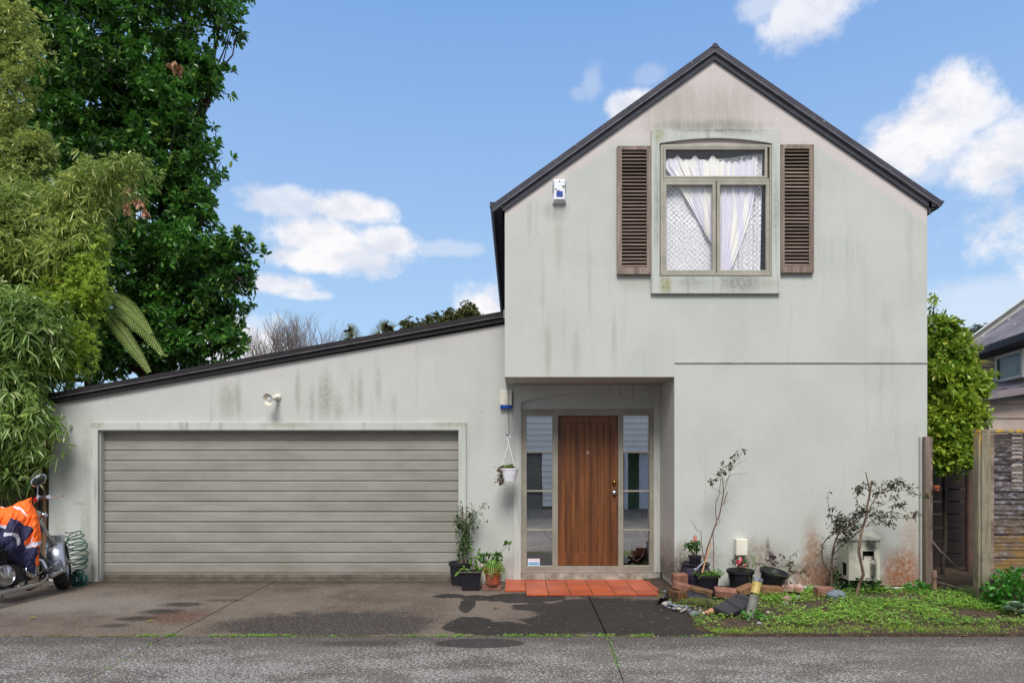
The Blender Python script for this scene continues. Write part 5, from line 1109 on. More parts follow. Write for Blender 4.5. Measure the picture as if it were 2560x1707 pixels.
q = MB(); xe = 9.4; q.box(px1 + .01, px1 + .052, YG + .03, YG + .12, .03, Z_(1085, YG)); q.box(xe - .05, xe, YG + .03, YG + .12, .03, Z_(1085, YG)); q.build('frame_stud', M_slat, pf)
q = MB(); q.box(f2(2452, YG), xe, YG + .02, YG + .14, Z_(1081, YG) + .002, Z_(1073, YG)); q.build('top_rail', M_lich, pf, bevel=.004)
q = MB(); zt, zb = Z_(1083, YG), .12; k = 42
for i in range(k):
    zc = zb + (zt - zb) * (i + .5) / k; q.obox(((px1 + .052 + xe - .05) / 2, YG + .06 + random.uniform(-.002, .002), zc + random.uniform(-.002, .002)), (xe - .05 - px1 - .053, .012, .029), Matrix.Rotation(R(12), 3, 'X') @ Matrix.Rotation(random.uniform(-.004, .004), 3, 'Y'))
q.build('slats', M_latt, pf)
q = MB(); x = px1 + .25
while x < xe - .1: q.box(x, x + .03, YG + .075, YG + .09, zb, zt); x += .16
q.build('back_battens', M_latt, pf)
q = MB(); q.tube([P(2547, 1074, YG - .01), P(2554, 1082, YG - .02), P(2551, 1104, YG - .02), P(2562, 1128, YG - .02), P(2548, 1100, YG - .02), P(2540, 1103, YG - .01)], .003, 5); tag(q.build('string', M_weath), 'frayed string hanging from the top of the slatted fence', 'string')
dkf = thing('dark_fence', 'dark brown board fence at the end of the side passage', 'fence', (f2(2390, 9.9), 9.9, 0)); M_dkb = wood('dark_shaded_boards', S(48, 37, 35), S(38, 30, 29), S(28, 22, 22), vert=False, rough=.8)  # brown boards, their colour darkened further for the shade of the passage
yb = 9.9
for i, (a, b_) in enumerate(((1185, 1221), (1224, 1252), (1255, 1283), (1286, 1318), (1320, 1350), (1352, 1382), (1384, 1425), (1150, 1183), (1115, 1148), (1085, 1113))):
    q = MB(); q.box(5.2, f2(2436, yb) + .5, yb + random.uniform(0, .006), yb + .03, Z_(b_, yb), Z_(a, yb)); q.build('board', M_dkb, dkf)
q = MB(); q.box(f2(2429, 9.8), f2(2440, 9.8) + .2, yb - .08, yb - .002, 0, Z_(1060, yb)); q.build('post', M_dkb, dkf)
q = MB(); q.tube([(f2(2424, 9.5), 9.5, -.02), (f2(2424, 9.5), 9.5, Z_(1020, 9.5))], .048, 14); q.tube([(f2(2424, 9.5), 9.5, Z_(1024, 9.5)), (f2(2424, 9.5), 9.5, Z_(1017, 9.5))], .056, 14); tag(q.build('drain_pipe', simple('brown_pipe', S(112, 86, 74, .8), S(90, 70, 60, .8), 5, .6), smooth=True), 'brown round drain pipe in front of the dark board fence', 'pipe')
q = MB(); q.tube([P(2332, 1354, 8.9), P(2350, 1376, 8.75), P(2370, 1395, 8.6), P(2386, 1411, 8.55), P(2402, 1421, 8.5)], [.011, .011, .01, .009, .006], 7); tag(q.build('stick', M_weath, smooth=True), 'thin bare stick leaning across the side passage', 'stick')
q = MB(); a, b_ = gpos(2338, 1462, 8.5), gpos(2446, 1492, 7.75); q.obox((a + b_) / 2 + Vector((0, 0, .02)), ((b_ - a).length, .05, .05), Matrix.Rotation(math.atan2(b_.y - a.y, b_.x - a.x), 3, 'Z')); tag(q.build('timber_edging', M_post, bevel=.004), 'low timber edging board on the ground of the side passage', 'timber edging')

# ================================================================ NEIGHBOUR HOUSE (RIGHT)
nh = thing('neighbour_house', 'beige weatherboard house with a grey corrugated roof beyond the slatted fence', 'house', (8, 11, 0))
M_wb = simple('beige_boards', S(178, 162, 150, .95), S(162, 146, 134, .95), 2.5, .7)
def corr():
    m, n, b = mat('corrugated_roof'); p = n.pos(); w = n.noise(n.map(p, scale=(1, 1, 1)), 9, 6, .75)
    c = n.mix(n.ramp(n.noise(p, 2, 5), .35, .65), S(116, 112, 118), S(88, 84, 92)); c = n.mix(n.ramp(w, .62, .68), c, S(196, 192, 188)); n.lk(c, b.inputs['Base Color']); b.inputs['Roughness'].default_value = .5; return m
M_corr = corr(); M_ntrim = simple('white_trim', S(214, 212, 204), S(196, 194, 186), 4, .5)
def wp(Y, off=0.0): return 5.72 + .2 * Y + off
zg = 3.53; q = MB()
# side wall boards running from Y=9 to 12.1 (each board leans out a little at its foot)
z = 1.0
while z < zg - .02:
    z2 = min(z + .17, zg); q.add([(wp(10.4, -.0), 10.4, z2), (wp(12.1, -.0), 12.1, z2), (wp(10.4, -.022), 10.4, z), (wp(12.1, -.022), 12.1, z), (wp(10.4), 10.4, z), (wp(12.1), 12.1, z)], [(0, 1, 3, 2), (2, 3, 5, 4)]); z += .17
q.add([(wp(12.1, -.01), 12.1, 0), (wp(12.1) + 5, 12.1, 0), (wp(12.1) + 5, 12.1, zg), (wp(12.1, -.01), 12.1, zg)], [(0, 1, 2, 3)]); q.build('side_wall', M_wb, nh)
q = MB(); q.add([(wp(12.35, -.30), 12.35, zg - .08), (wp(9.85, -.30), 9.85, zg - .08), (wp(10.35, -.30) + 3.9, 8.6, zg + 2.7), (wp(12.35, -.30) + 3.9, 12.35, zg + 2.7)], [(0, 1, 2, 3)])
V = []; k = 80
for i in range(k + 1):
    y = 9.85 + (12.35 - 9.85) * i / k; h = .018 * math.sin(i * math.pi / 2.0) 
    V += [(wp(y, -.32), y, zg - .07 + h), (wp(y, -.32) + 3.9, y - 1.3 * (1 - (y - 9.85) / 2.5), zg + 2.72 + h)]
q = MB().add(V, [(2 * i, 2 * i + 1, 2 * i + 3, 2 * i + 2) for i in range(k)]); q.build('roof', M_corr, nh)
q = MB(); A0, A1 = Vector((wp(12.4, -.36), 12.4, zg - .12)), Vector((wp(12.4, -.36) + 3.95, 12.4, zg + 2.72)); q.add([A0, A1, A1 + Vector((0, 0, .16)), A0 + Vector((0, 0, .16)), A0 + Vector((0, .04, 0)), A1 + Vector((0, .04, 0)), A1 + Vector((0, .04, .16)), A0 + Vector((0, .04, .16)), A0 + Vector((-.02, -.12, .16)), A1 + Vector((-.02, -.12, .16))], [(0, 1, 2, 3), (3, 2, 6, 7), (4, 7, 6, 5), (8, 9, 2, 3)]); q.build('barge_board', M_ntrim, nh)
q = MB(); q.add([(wp(9.85, -.34), 9.85, zg - .16), (wp(12.35, -.34), 12.35, zg - .16), (wp(12.35, -.34), 12.35, zg - .05), (wp(9.85, -.34), 9.85, zg - .05), (wp(9.85, -.0), 9.85, zg - .16), (wp(12.35, -.0), 12.35, zg - .16)], [(0, 1, 2, 3), (0, 4, 5, 1)]); q.build('gutter', M_fas, nh)
# slanting awning window on the side wall
wy0, wy1, wza, wzb = 10.42, 11.27, 2.90, 3.33
def wq(y, z, o=0): return (wp(y, -.03 - o), y, z)
q = MB()
for (ya, yb_, za, zb2) in ((wy0, wy1, wza, wza + .045), (wy0, wy1, wzb - .045, wzb), (wy1 - .06, wy1, wza + .045, wzb - .045), (wy0, wy0 + .06, wza + .045, wzb - .045)):
    q.add([wq(ya, za, .03), wq(yb_, za, .03), wq(yb_, zb2, .03), wq(ya, zb2, .03), wq(ya, za, -.03), wq(yb_, za, -.03), wq(yb_, zb2, -.03), wq(ya, zb2, -.03)], [(0, 1, 2, 3), (0, 4, 5, 1), (3, 2, 6, 7), (1, 5, 6, 2), (0, 3, 7, 4)])
nw = q.build('window', M_ntrim, nh)
q = MB(); q.add([wq(wy0 + .06, wza + .045, .004), wq(wy1 - .06, wza + .045, .004), wq(wy1 - .06, wzb - .045, .004), wq(wy0 + .06, wzb - .045, .004)], [(0, 1, 2, 3)])
m_, n_, b_ = mat('dim_glass'); cgl = n_.mix(n_.ramp(n_.noise(n_.pos(), 3, 3), .4, .6), S(96, 108, 96), S(70, 80, 74)); n_.lk(cgl, b_.inputs['Base Color']); b_.inputs['Roughness'].default_value = .25; b_.inputs['Specular IOR Level'].default_value = .3
q.build('glass', m_, nw)
# lean-to below
YL = 10.3; lx = f2(2464, YL); q = MB(); z = 1.2
rake = lambda x: Z_(1001, YL) + (x - f2(2450, YL)) * .15
while z < 2.9:
    zt = z + .213
    for x0 in [lx + .0]:
        x1 = 11.0; za = min(zt, rake(x0)); zb_ = min(zt, rake(x1))
        if z < za: q.add([(x0 + .06, YL - .018, z), (x1, YL - .018, z), (x1, YL, zb_), (x0 + .06, YL, za), (x0 + .06, YL, z), (x1, YL, z)], [(0, 1, 2, 3), (0, 4, 5, 1)])
    z += .213
q.box(lx, lx + .055, YL - .03, YL + .05, .0, rake(lx)); q.box(lx, lx + .03, YL + .06, 11.9, 0, rake(lx)); q.build('front_wall', M_wb, nh)
q = MB(); x0, x1 = f2(2443, YL - .25), 11.4; y0 = YL - .25
q.add([(x0, y0, rake(x0)), (x1, y0, rake(x1)), (x1, y0, rake(x1) + .11), (x0, y0, rake(x0) + .11), (x0, y0 + .03, rake(x0)), (x1, y0 + .03, rake(x1))], [(0, 1, 2, 3), (0, 4, 5, 1)]); q.build('barge_board', simple('zinc', S(150, 138, 140), S(116, 106, 116), 4, .35, .4), nh)
V = []; k = 60
for i in range(k + 1):
    x = x0 + (x1 - x0) * i / k; h = .012 * math.sin(i * math.pi / 2); V += [(x, y0, rake(x) + .115 + h), (x + .02, 11.9, rake(x) + .115 + .24 + h)]
q = MB().add(V, [(2 * i, 2 * i + 1, 2 * i + 3, 2 * i + 2) for i in range(k)]); q.build('lean_to_roof', M_corr, nh)

# ================================================================ LEFT FENCE
lfn = thing('paling_fence', 'old grey-brown paling fence behind the motorcycle and bamboo', 'fence', (-7, 9.6, 0)); M_pal = wood('old_paling', S(104, 92, 74, .8), S(78, 68, 54, .8), S(54, 48, 38, .8), rough=.95)
x = -9.4; i = 0
while x < -6.52:
    w_ = random.uniform(.13, .15); q = MB(); q.box(x, x + w_ - .008, 9.45 + random.uniform(0, .02), 9.48, 0, 2.05 + random.uniform(-.03, .03)); q.build('paling', M_pal, lfn); x += w_
q = MB(); q.box(-9.4, -6.45, 9.482, 9.54, 1.7, 1.78); q.box(-9.4, -6.45, 9.482, 9.54, .4, .48); q.build('rail', M_pal, lfn)
q = MB(); q.box(X_(107, 9.3), X_(116, 9.3), 9.3, 9.38, 0, Z_(1100, 9.3)); q.build('post', wood('tan_post', S(170, 132, 92, .8), S(138, 104, 70, .8), S(96, 72, 50, .8)), lfn)

# ================================================================ TREES
def crown(par, ells, n_clump, per, leafn, L, W, m, seed=1, spread=.3, droop=.15, out=.8, name='crown', fold=.18, back=.35, inner=.25, updir=.3, lobes=0.0):
    """clumps of leaf rosettes through the shells of ellipsoids [(centre, radii)]"""
    rg = np.random.default_rng(seed); vol = np.array([r[0] * r[1] * r[2] for _, r in ells]) ** .67; vol = vol / vol.sum()
    Bs, Ds = [], []
    for (c, r), w in zip(ells, vol):
        k = int(n_clump * w) + 1; d = unit(rg.normal(0, 1, (k * 2, 3))); keep = (d[:, 1] < .25) | (rg.random(k * 2) < back); d = d[keep][:k]; k = len(d)
        rad = 1 - inner * rg.random((k, 1)) ** 1.5
        if lobes:
            cw = np.array(c) + d * np.array(r); nz = np.array([noise.noise(Vector(v) * (1.9 / max(.25, spread * 9))) for v in cw]); rad *= (1 - lobes * np.clip(.12 - nz, 0, .5) * 1.6)[:, None]
        cc = np.array(c) + d * np.array(r) * rad
        # rosettes of each clump
        tw = np.repeat(cc, per, 0) + rg.normal(0, spread, (k * per, 3)); dd = unit(np.repeat(d, per, 0) * out + rg.normal(0, .5, (k * per, 3)) + [0, 0, updir])
        Bq = np.repeat(tw, leafn, 0); Dq = unit(np.repeat(dd, leafn, 0) * .7 + rg.normal(0, .62, (k * per * leafn, 3)))
        Bs.append(Bq + Dq * L * .15); Ds.append(Dq)
    B = np.concatenate(Bs); D = np.concatenate(Ds); k = len(B)
    V, F = leaf_arrays(B, D, L * rg.uniform(.6, 1.25, k), W * rg.uniform(.7, 1.2, k), droop, fold)
    return fastmesh(name, V, F, m, par)
def limbs(par, base, ells, m, r0=.2, name='trunk', sub=3, seed=3):
    random.seed(seed); q = MB(); cen = sum((Vector(c) for c, _ in ells), Vector()) / len(ells); fork = Vector((base[0], base[1], max(base[2] + .8, min(c[2] for c, _ in ells) - .2)))
    q.tube(wander(base, fork, 6, .12), list(np.linspace(r0, r0 * .8, 7)), 10)
    for c, r in ells:
        c = Vector(c); pts = wander(fork - Vector((0, 0, .1)), c, 8, .3); q.tube(pts, list(np.linspace(r0 * .5, r0 * .14, 9)), 7)
        for _ in range(sub):
            e = c + Vector([random.uniform(-.8, .8) * a for a in r]); q.tube(wander(pts[random.choice((5, 6, 7))], e, 6, .25), list(np.linspace(r0 * .14, r0 * .03, 7)), 5)
            for _ in range(2): e2 = e + Vector([random.uniform(-.35, .35) * a for a in r]); q.tube(wander(e.lerp(c, .3), e2, 4, .1), list(np.linspace(r0 * .05, r0 * .015, 5)), 4)
    return q.build(name, m, par, smooth=True)
def EL_(px, py, Y, rx, rz, ry=None):
    c = P(px, py, Y); k = Y / FP; return (tuple(c), (rx * k, ry or rx * k, rz * k))
M_tbark = simple('tree_bark', S(84, 70, 58, .8), S(50, 42, 36, .8), 8, .95, bmp=.9, bscale=24, stretch=(1, 1, .3))
M_big = leafmat('glossy_dark_leaf', S(40, 76, 38, .8), S(98, 158, 62, .92), S(150, 170, 70, .9), .25, .28, .6)
bt = thing('evergreen_tree', 'tall dense dark green broad-leaved tree behind the garage', 'tree', (-7.2, 13.2, 0))
E = [EL_(60, 40, 13, 170, 200), EL_(250, -60, 13, 200, 160), EL_(470, -40, 13, 110, 110), EL_(560, 45, 13, 60, 45, .6), EL_(300, 160, 13, 190, 170), EL_(455, 200, 13, 105, 130), EL_(520, 190, 13, 38, 34, .4), EL_(430, 330, 13, 125, 120), EL_(500, 430, 13, 55, 90), EL_(490, 540, 13, 60, 55),  EL_(250, 360, 13.3, 190, 160), EL_(90, 330, 13.5, 180, 170), EL_(420, 470, 13, 110, 110),
     EL_(360, 640, 13, 190, 120), EL_(540, 620, 12.9, 80, 40, .6), EL_(585, 640, 12.9, 40, 35, .5), EL_(585, 700, 12.9, 58, 42, .6), EL_(560, 770, 12.9, 50, 26, .5), EL_(480, 690, 13, 110, 100), EL_(420, 800, 13, 130, 90), EL_(575, 850, 12.8, 38, 55, .4), EL_(540, 800, 12.9, 70, 40, .5), EL_(300, 860, 13, 150, 90), EL_(470, 880, 13, 90, 55), EL_(150, 620, 13.6, 200, 200), EL_(120, 850, 13.6, 200, 140)]
crown(bt, E, 3300, 3, 13, .13, .056, M_big, 11, .12, .12, .9, inner=.42, lobes=1.0)
limbs(bt, (-7.2, 13.4, -.05), E, M_tbark, .2, seed=4)
# hanging bunch of withered leaves on the tree
B = []
for a, b_, k in ((318, 470, 22), (322, 500, 20), (350, 505, 20), (360, 525, 16), (306, 462, 10), (322, 525, 10), (442, 160, 14), (440, 172, 10)): B += [P(a, b_, 11.75) + Vector(RNG.normal(0, .035, 3)) for _ in range(k)]
foliage(bt, B, RNG.normal(0, .5, (len(B), 3)) + [0, 0, -1], .13, .055, leafmat('withered_leaf', S(176, 128, 92), S(140, 98, 70), S(200, 160, 120), .2), name='withered_leaves', droop=.1)
q = MB(); [q.tube(wander(P(300, 440, 11.9), P(a, b_, 11.75), 5, .08), .008, 5) for a, b_ in ((318, 500), (350, 515), (322, 530))]; q.build('dead_twig', M_twig, bt)
# middle yellow-green shrub-tree
M_yel = leafmat('yellow_green_leaf', S(92, 118, 56, .88), S(188, 200, 110, 1), S(216, 210, 110, 1), .4, .3)
M_bam = leafmat('bamboo_leaf', S(74, 116, 52, .85), S(176, 204, 112, 1), S(240, 238, 190, 1), .36, .25)
M_bam2 = leafmat('bamboo_leaf_yellow', S(90, 120, 56, .88), S(190, 206, 112, 1), S(232, 226, 140, 1), .4, .28)
ut = thing('shrub_tree', 'yellow-green small-leaved tree at the top left edge', 'tree', (-8.1, 10.6, 0))
E = [EL_(-60, 100, 10.4, 130, 160), EL_(20, 60, 10.2, 60, 90), EL_(50, 180, 10.2, 50, 70), EL_(10, 300, 10.2, 75, 90), EL_(80, 370, 10.2, 62, 60), EL_(-60, 380, 10.4, 150, 140), EL_(40, 440, 10.2, 90, 60)]
crown(ut, E, 900, 3, 12, .085, .026, M_yel, 21, .10, .18, .8, lobes=1.1, inner=.4); limbs(ut, (-8.1, 10.8, -.05), E, M_weath, .09, seed=6)
M_gyel = leafmat('golden_leaf', S(128, 166, 60, 1), S(192, 214, 92, 1), S(214, 204, 90, 1), .45, .35)
ub = thing('leafy_shrub', 'golden-green upright shrub between the bamboo and the dark tree', 'shrub', (-6.75, 9.75, 0))
E = [EL_(222, 640, 9.4, 40, 80), EL_(212, 740, 9.35, 50, 80), EL_(195, 830, 9.35, 50, 80), EL_(165, 900, 9.35, 48, 50), EL_(228, 700, 9.3, 32, 60), EL_(160, 720, 9.5, 60, 120)]
crown(ub, E, 760, 3, 12, .06, .022, M_gyel, 23, .07, .05, .9, updir=.9, lobes=.9, inner=.4); limbs(ub, (-6.75, 9.8, -.05), E, M_weath, .06, seed=7)
# bamboo
def bamboo(name, label, base, E, culms, seed, n_clump, m, L=.115, droop=.5, spread=.11, W=.018):
    t = thing('bamboo', label, 'bamboo', base, group='bamboo clumps on the left'); random.seed(seed); q = MB()
    for _ in range(culms):
        c, r = random.choice(E); b0 = Vector(base) + Vector((random.uniform(-.25, .25), random.uniform(-.2, .2), -.05)); e = Vector(c) + Vector([random.uniform(-.6, .6) * a for a in r]); mid = b0.lerp(e, .5) + Vector((0, .1, .5))
        pts = [b0 * (1 - s) ** 2 + mid * 2 * s * (1 - s) + e * s * s for s in [i / 10 for i in range(11)]]; q.tube(pts, list(np.linspace(.014, .003, 11)), 6)
        for j in range(4, 11):
            for _ in range(2): e2 = pts[j] + Vector((random.uniform(-.35, .35), random.uniform(-.3, .3), random.uniform(-.25, .15))); q.tube([pts[j], pts[j].lerp(e2, .5) + Vector((0, 0, .05)), e2], [.003, .002, .001], 4)
    q.build('culms', simple('bamboo_culm', S(150, 142, 76, .8), S(116, 120, 60, .8), 6, .6), t, smooth=True)
    crown(t, E, n_clump, 4, 8, L, W, m, seed, spread, droop, .65, name='foliage', updir=.05, fold=.1, inner=.5, lobes=1.15)
    return t
bamboo('bamboo', 'bamboo clump arching right halfway up the left side', (-7.6, 10.0, 0), [EL_(60, 520, 9.6, 120, 70), EL_(150, 560, 9.5, 95, 70), EL_(230, 470, 9.5, 60, 26, .4), EL_(285, 430, 9.5, 55, 16, .25), EL_(330, 420, 9.5, 22, 8, .12), EL_(60, 640, 9.5, 130, 80), EL_(170, 640, 9.4, 70, 60), EL_(200, 530, 9.5, 60, 24, .3), EL_(-40, 600, 9.6, 120, 120)], 16, 31, 1500, M_bam2)
bamboo('bamboo', 'lower bamboo clump drooping over the garage corner and motorcycle', (-7.15, 9.9, 0), [EL_(0, 815, 8.95, 115, 65), EL_(85, 845, 8.9, 45, 45), EL_(20, 930, 8.85, 70, 80), EL_(0, 1020, 8.8, 60, 50), EL_(40, 1040, 8.8, 32, 40), EL_(95, 1062, 8.75, 12, 14, .12), EL_(0, 1110, 9.0, 50, 30), EL_(82, 1148, 9.0, 18, 10, .12), EL_(20, 1180, 9.2, 30, 16), EL_(-60, 960, 8.95, 110, 140)], 20, 33, 1500, M_bam, L=.15, spread=.15, W=.022)
# tree fern
def frond(q, base, tip, sag, L=.14, k=44):
    base, tip = Vector(base), Vector(tip); V = []; F = []
    pts = [base.lerp(tip, s) + Vector((0, 0, sag * 4 * s * (1 - s))) for s in [i / k for i in range(k + 1)]]; q.tube(pts[::3], list(np.linspace(.012, .003, len(pts[::3]))), 5)
    for i in range(4, k):
        s = i / k; d = (pts[min(i + 1, k)] - pts[i - 1]).normalized(); side = d.cross(Vector((0, -1, .4))).normalized(); l = L * math.sin(math.pi * (s * .82 + .12)) ** .8
        for sg in (1, -1):
            dd = (side * sg + d * .75 + Vector((0, 0, -.25))).normalized(); nn = dd.cross(Vector((0, -.8, .6))).normalized()
            m_ = max(3, int(l / .02))
            for j in range(m_):
                u = j / m_; p = pts[i] + dd * l * u; w = .02 * (1 - u) + .004
                for s2 in (1, -1):
                    e = p + (nn * s2 + dd * .5).normalized() * w; o = len(V); V += [p, p + dd * l / m_ * .75, e + dd * .004, e]; F += [(o, o + 1, o + 2, o + 3)]
    return V, F
fn = thing('tree_fern', 'tree fern with three pale fronds reaching right over the garage roof end', 'tree fern', (-6.6, 10.3, 0)); q = MB(); VV = []; FF = []
cf = P(228, 740, 9.75)
for tip, sag in ((P(378, 835, 9.5), .2), (P(408, 890, 9.45), .16), (P(374, 932, 9.4), .06), (P(150, 800, 10.2), .3), (P(240, 820, 10.9), .25), (P(120, 720, 10.6), .3), (P(330, 830, 10.9), .3)):
    V, F = frond(q, cf, tip, sag); o = len(VV); VV += V; FF += [tuple(i + o for i in f_) for f_ in F]
fastmesh('fronds', np.array([tuple(v) for v in VV]), np.array(FF), leafmat('fern_frond', S(134, 162, 74, .95), S(176, 194, 108, .95), S(160, 170, 90, .9), .4), fn)
q.tube(wander((-6.6, 10.3, -.05), cf, 8, .08), list(np.linspace(.06, .04, 9)), 10); q.build('trunk', M_tbark, fn, smooth=True)
# far bare trees behind the garage roof
def bare(q, p, d, l, r, depth):
    e = p + d * l; mid = p.lerp(e, .5) + Vector([random.uniform(-.06, .06) * l for _ in range(3)]); q.tube([p, mid, e], [r, r * .85, r * .66], 4, cap=False)
    if depth == 0: return
    for i in range(3 if depth > 1 else 2):
        nd = (d + Vector((random.uniform(-.55, .55), random.uniform(-.45, .45), random.uniform(-.05, .5)))).normalized(); bare(q, e if i < 2 else mid, nd, l * random.uniform(.62, .85), r * .6, depth - 1)
M_bare = simple('bare_bark', S(128, 118, 112), S(100, 92, 90), 5, .9)
for i, (px, top, lb) in enumerate(((640, 885, 'leftmost bare tree behind the garage roof, low and thin'), (705, 835, 'bare tree in the middle of the three behind the roof'), (775, 822, 'bare tree nearest the shrubs behind the roof'))):
    random.seed(40 + i); Y = 30; b0 = Vector((X_(px, Y), Y, -.05)); t = thing('bare_tree', lb, 'tree', b0, group='bare trees behind the garage'); q = MB(); q.tube([b0, b0 + Vector((0, 0, Z_(top, Y) - 3.3))], [.25, .2], 8)
    for _ in range(5): bare(q, b0 + Vector((0, 0, Z_(top, Y) - 3.4)), Vector((random.uniform(-.6, .6), random.uniform(-.3, .3), 1)).normalized(), 1.3, .055, 5)
    q.build('trunk', M_bare, t)
M_farleaf = leafmat('far_leaf', S(70, 88, 50, .7), S(128, 130, 70, .7), S(150, 130, 70, .7), .2)
for i, (E, lb) in enumerate(((([EL_(1060, 822, 20, 45, 16), EL_(1085, 808, 20, 22, 22), EL_(1020, 812, 20, 20, 9)]), 'low leafy treetop showing above the middle of the garage roof'), (([EL_(1108, 808, 20, 16, 16), EL_(1130, 795, 20, 20, 16), EL_(1150, 798, 20, 22, 12)]), 'small leafy treetop between its two neighbours above the roof'), (([EL_(1172, 785, 20, 20, 26), EL_(1168, 805, 20, 22, 20)]), 'tallest leafy treetop beside the upper storey gutter'))):
    t = thing('leafy_tree', lb, 'tree', (E[0][0][0], 20, 0), group='leafy treetops behind the garage'); crown(t, E, 60, 3, 10, .12, .04, M_farleaf, 50 + i, .05, .4); limbs(t, (E[0][0][0], 20.2, -.05), E, M_tbark, .1, seed=8 + i)
def pinnate(name, label, base, tips, m, Y, L=.3):
    t = thing(name, label, 'palm', base); V = []; F = []; q = MB(); q.tube([Vector(base), P(*tips[0][0], Y)], [.09, .05], 8)
    for a, b_ in tips:
        p0, p1 = P(*a, Y), P(*b_, Y); up_ = Vector((0, 0, .1)); pts = [p0.lerp(p1, s) + up_ * math.sin(math.pi * s) for s in [i / 12 for i in range(13)]]; q.tube(pts, list(np.linspace(.02, .005, 13)), 5)
        for i in range(2, 13):
            d = (pts[i] - pts[i - 1]).normalized(); sd_ = d.cross(Vector((0, 1, 0))).normalized()
            for sg in (1, -1): e = pts[i] + (sd_ * sg + d * .7 + Vector((0, 0, -.2))).normalized() * L * (1.1 - .5 * i / 12); o = len(V); w = d * .025; V += [pts[i] - w, pts[i] + w, e + w * .3, e - w * .3]; F.append((o, o + 1, o + 2, o + 3))
    fastmesh('fronds', np.array([tuple(v) for v in V]), np.array(F), m, t); q.build('trunk', M_tbark, t)
pinnate('palm_tree', 'single small palm frond tip left of its neighbour above the roof', (X_(880, 22), 22, -.05), [((884, 850), (873, 822)), ((884, 850), (858, 856)), ((884, 850), (905, 862)), ((884, 850), (892, 880))], M_farleaf, 22); pinnate('palm_tree', 'pair of palm frond tips above the roof left of the leafy treetops', (X_(960, 22), 22, -.05), [((955, 838), (966, 812)), ((955, 838), (982, 820)), ((955, 838), (930, 850)), ((955, 838), (975, 860)), ((955, 838), (945, 868))], M_farleaf, 22)
# shrub in the side passage
M_cit = leafmat('citrus_leaf', S(74, 122, 42, .9), S(176, 198, 66, .9), S(210, 206, 90, .9), .32, .32)
cs = thing('leafy_shrub', 'tall bright green glossy shrub between the house and the neighbour', 'shrub', (X_(2372, 9.2), 9.2, 0))
E = [EL_(2350, 870, 9.3, 40, 75), EL_(2385, 900, 9.2, 42, 60), EL_(2370, 970, 9.1, 60, 75), EL_(2420, 965, 9.1, 38, 34), EL_(2365, 1060, 9.0, 55, 80), EL_(2415, 1050, 8.95, 45, 36), EL_(2330, 930, 9.4, 50, 100), EL_(2375, 1130, 8.9, 50, 42), EL_(2345, 1120, 9.0, 35, 55)]
crown(cs, E, 760, 3, 9, .09, .038, M_cit, 61, .06, .12, .8, lobes=.7); limbs(cs, (X_(2372, 9.2), 9.3, -.05), E, M_tbark, .028, seed=9)
B = [P(2332 + random.gauss(0, 7), py, 9.2) for py in range(740, 830, 4) for _ in range(3)]; foliage(cs, B, RNG.normal(0, 1, (len(B), 3)), .09, .04, M_cit, name='top_shoot_leaves'); q = MB(); q.tube([P(2334, 850, 9.2), P(2331, 790, 9.2), P(2338, 742, 9.2)], .006, 5); q.build('top_shoot', M_twig, cs)
def spiky(base, k, L, w, m, label, seed):
    t = thing('palm_tree', label, 'palm', (base[0], base[1], 0)); rg = np.random.default_rng(seed); V = []; F = []
    for i in range(k):
        a = rg.uniform(-.3, 1.2); d = Vector((math.cos(a), rg.uniform(-.5, .3), math.sin(a))).normalized(); p0 = Vector(base); sd_ = d.cross(Vector((0, 1, 0))).normalized(); o = len(V); l = L * rg.uniform(.5, 1)
        for s in (0, .5, 1): p = p0 + d * l * s + Vector((0, 0, -.12 * l * s * s)); ww = w * (1 - s * .9); V += [p + sd_ * ww, p - sd_ * ww]
        F += [(o, o + 1, o + 3, o + 2), (o + 2, o + 3, o + 5, o + 4)]
    fastmesh('fronds', np.array([tuple(v) for v in V]), np.array(F), m, t); q = MB(); q.tube([(base[0], base[1], -.05), base], [.05, .035], 8); q.build('trunk', M_tbark, t, smooth=True)
M_gold = leafmat('gold_palm', S(150, 150, 80, .8), S(206, 190, 90, .8), S(224, 200, 80, .8), .3)
spiky(tuple(P(2375, 905, 10.2)), 46, .62, .012, M_gold, 'spiky yellow-green palm fronds poking out right of the shrub', 71)
spiky(tuple(P(2392, 870, 10.25)), 14, .42, .010, M_gold, 'thin upright palm fronds just above the yellow ones', 72)
ft_ = thing('leafy_tree', 'distant dark tree just left of the neighbour roof edge', 'tree', (X_(2450, 26), 26, 0)); E = [EL_(2450, 845, 26, 35, 18), EL_(2425, 850, 26, 22, 14), EL_(2480, 850, 26, 30, 14)]
crown(ft_, E, 90, 3, 10, .22, .05, leafmat('grey_leaf', S(60, 78, 62, .7), S(92, 104, 84, .7), S(92, 104, 84, .7), .2), 62, .12, .5); limbs(ft_, (X_(2450, 26), 26.2, -.05), E, M_tbark, .12, seed=10)

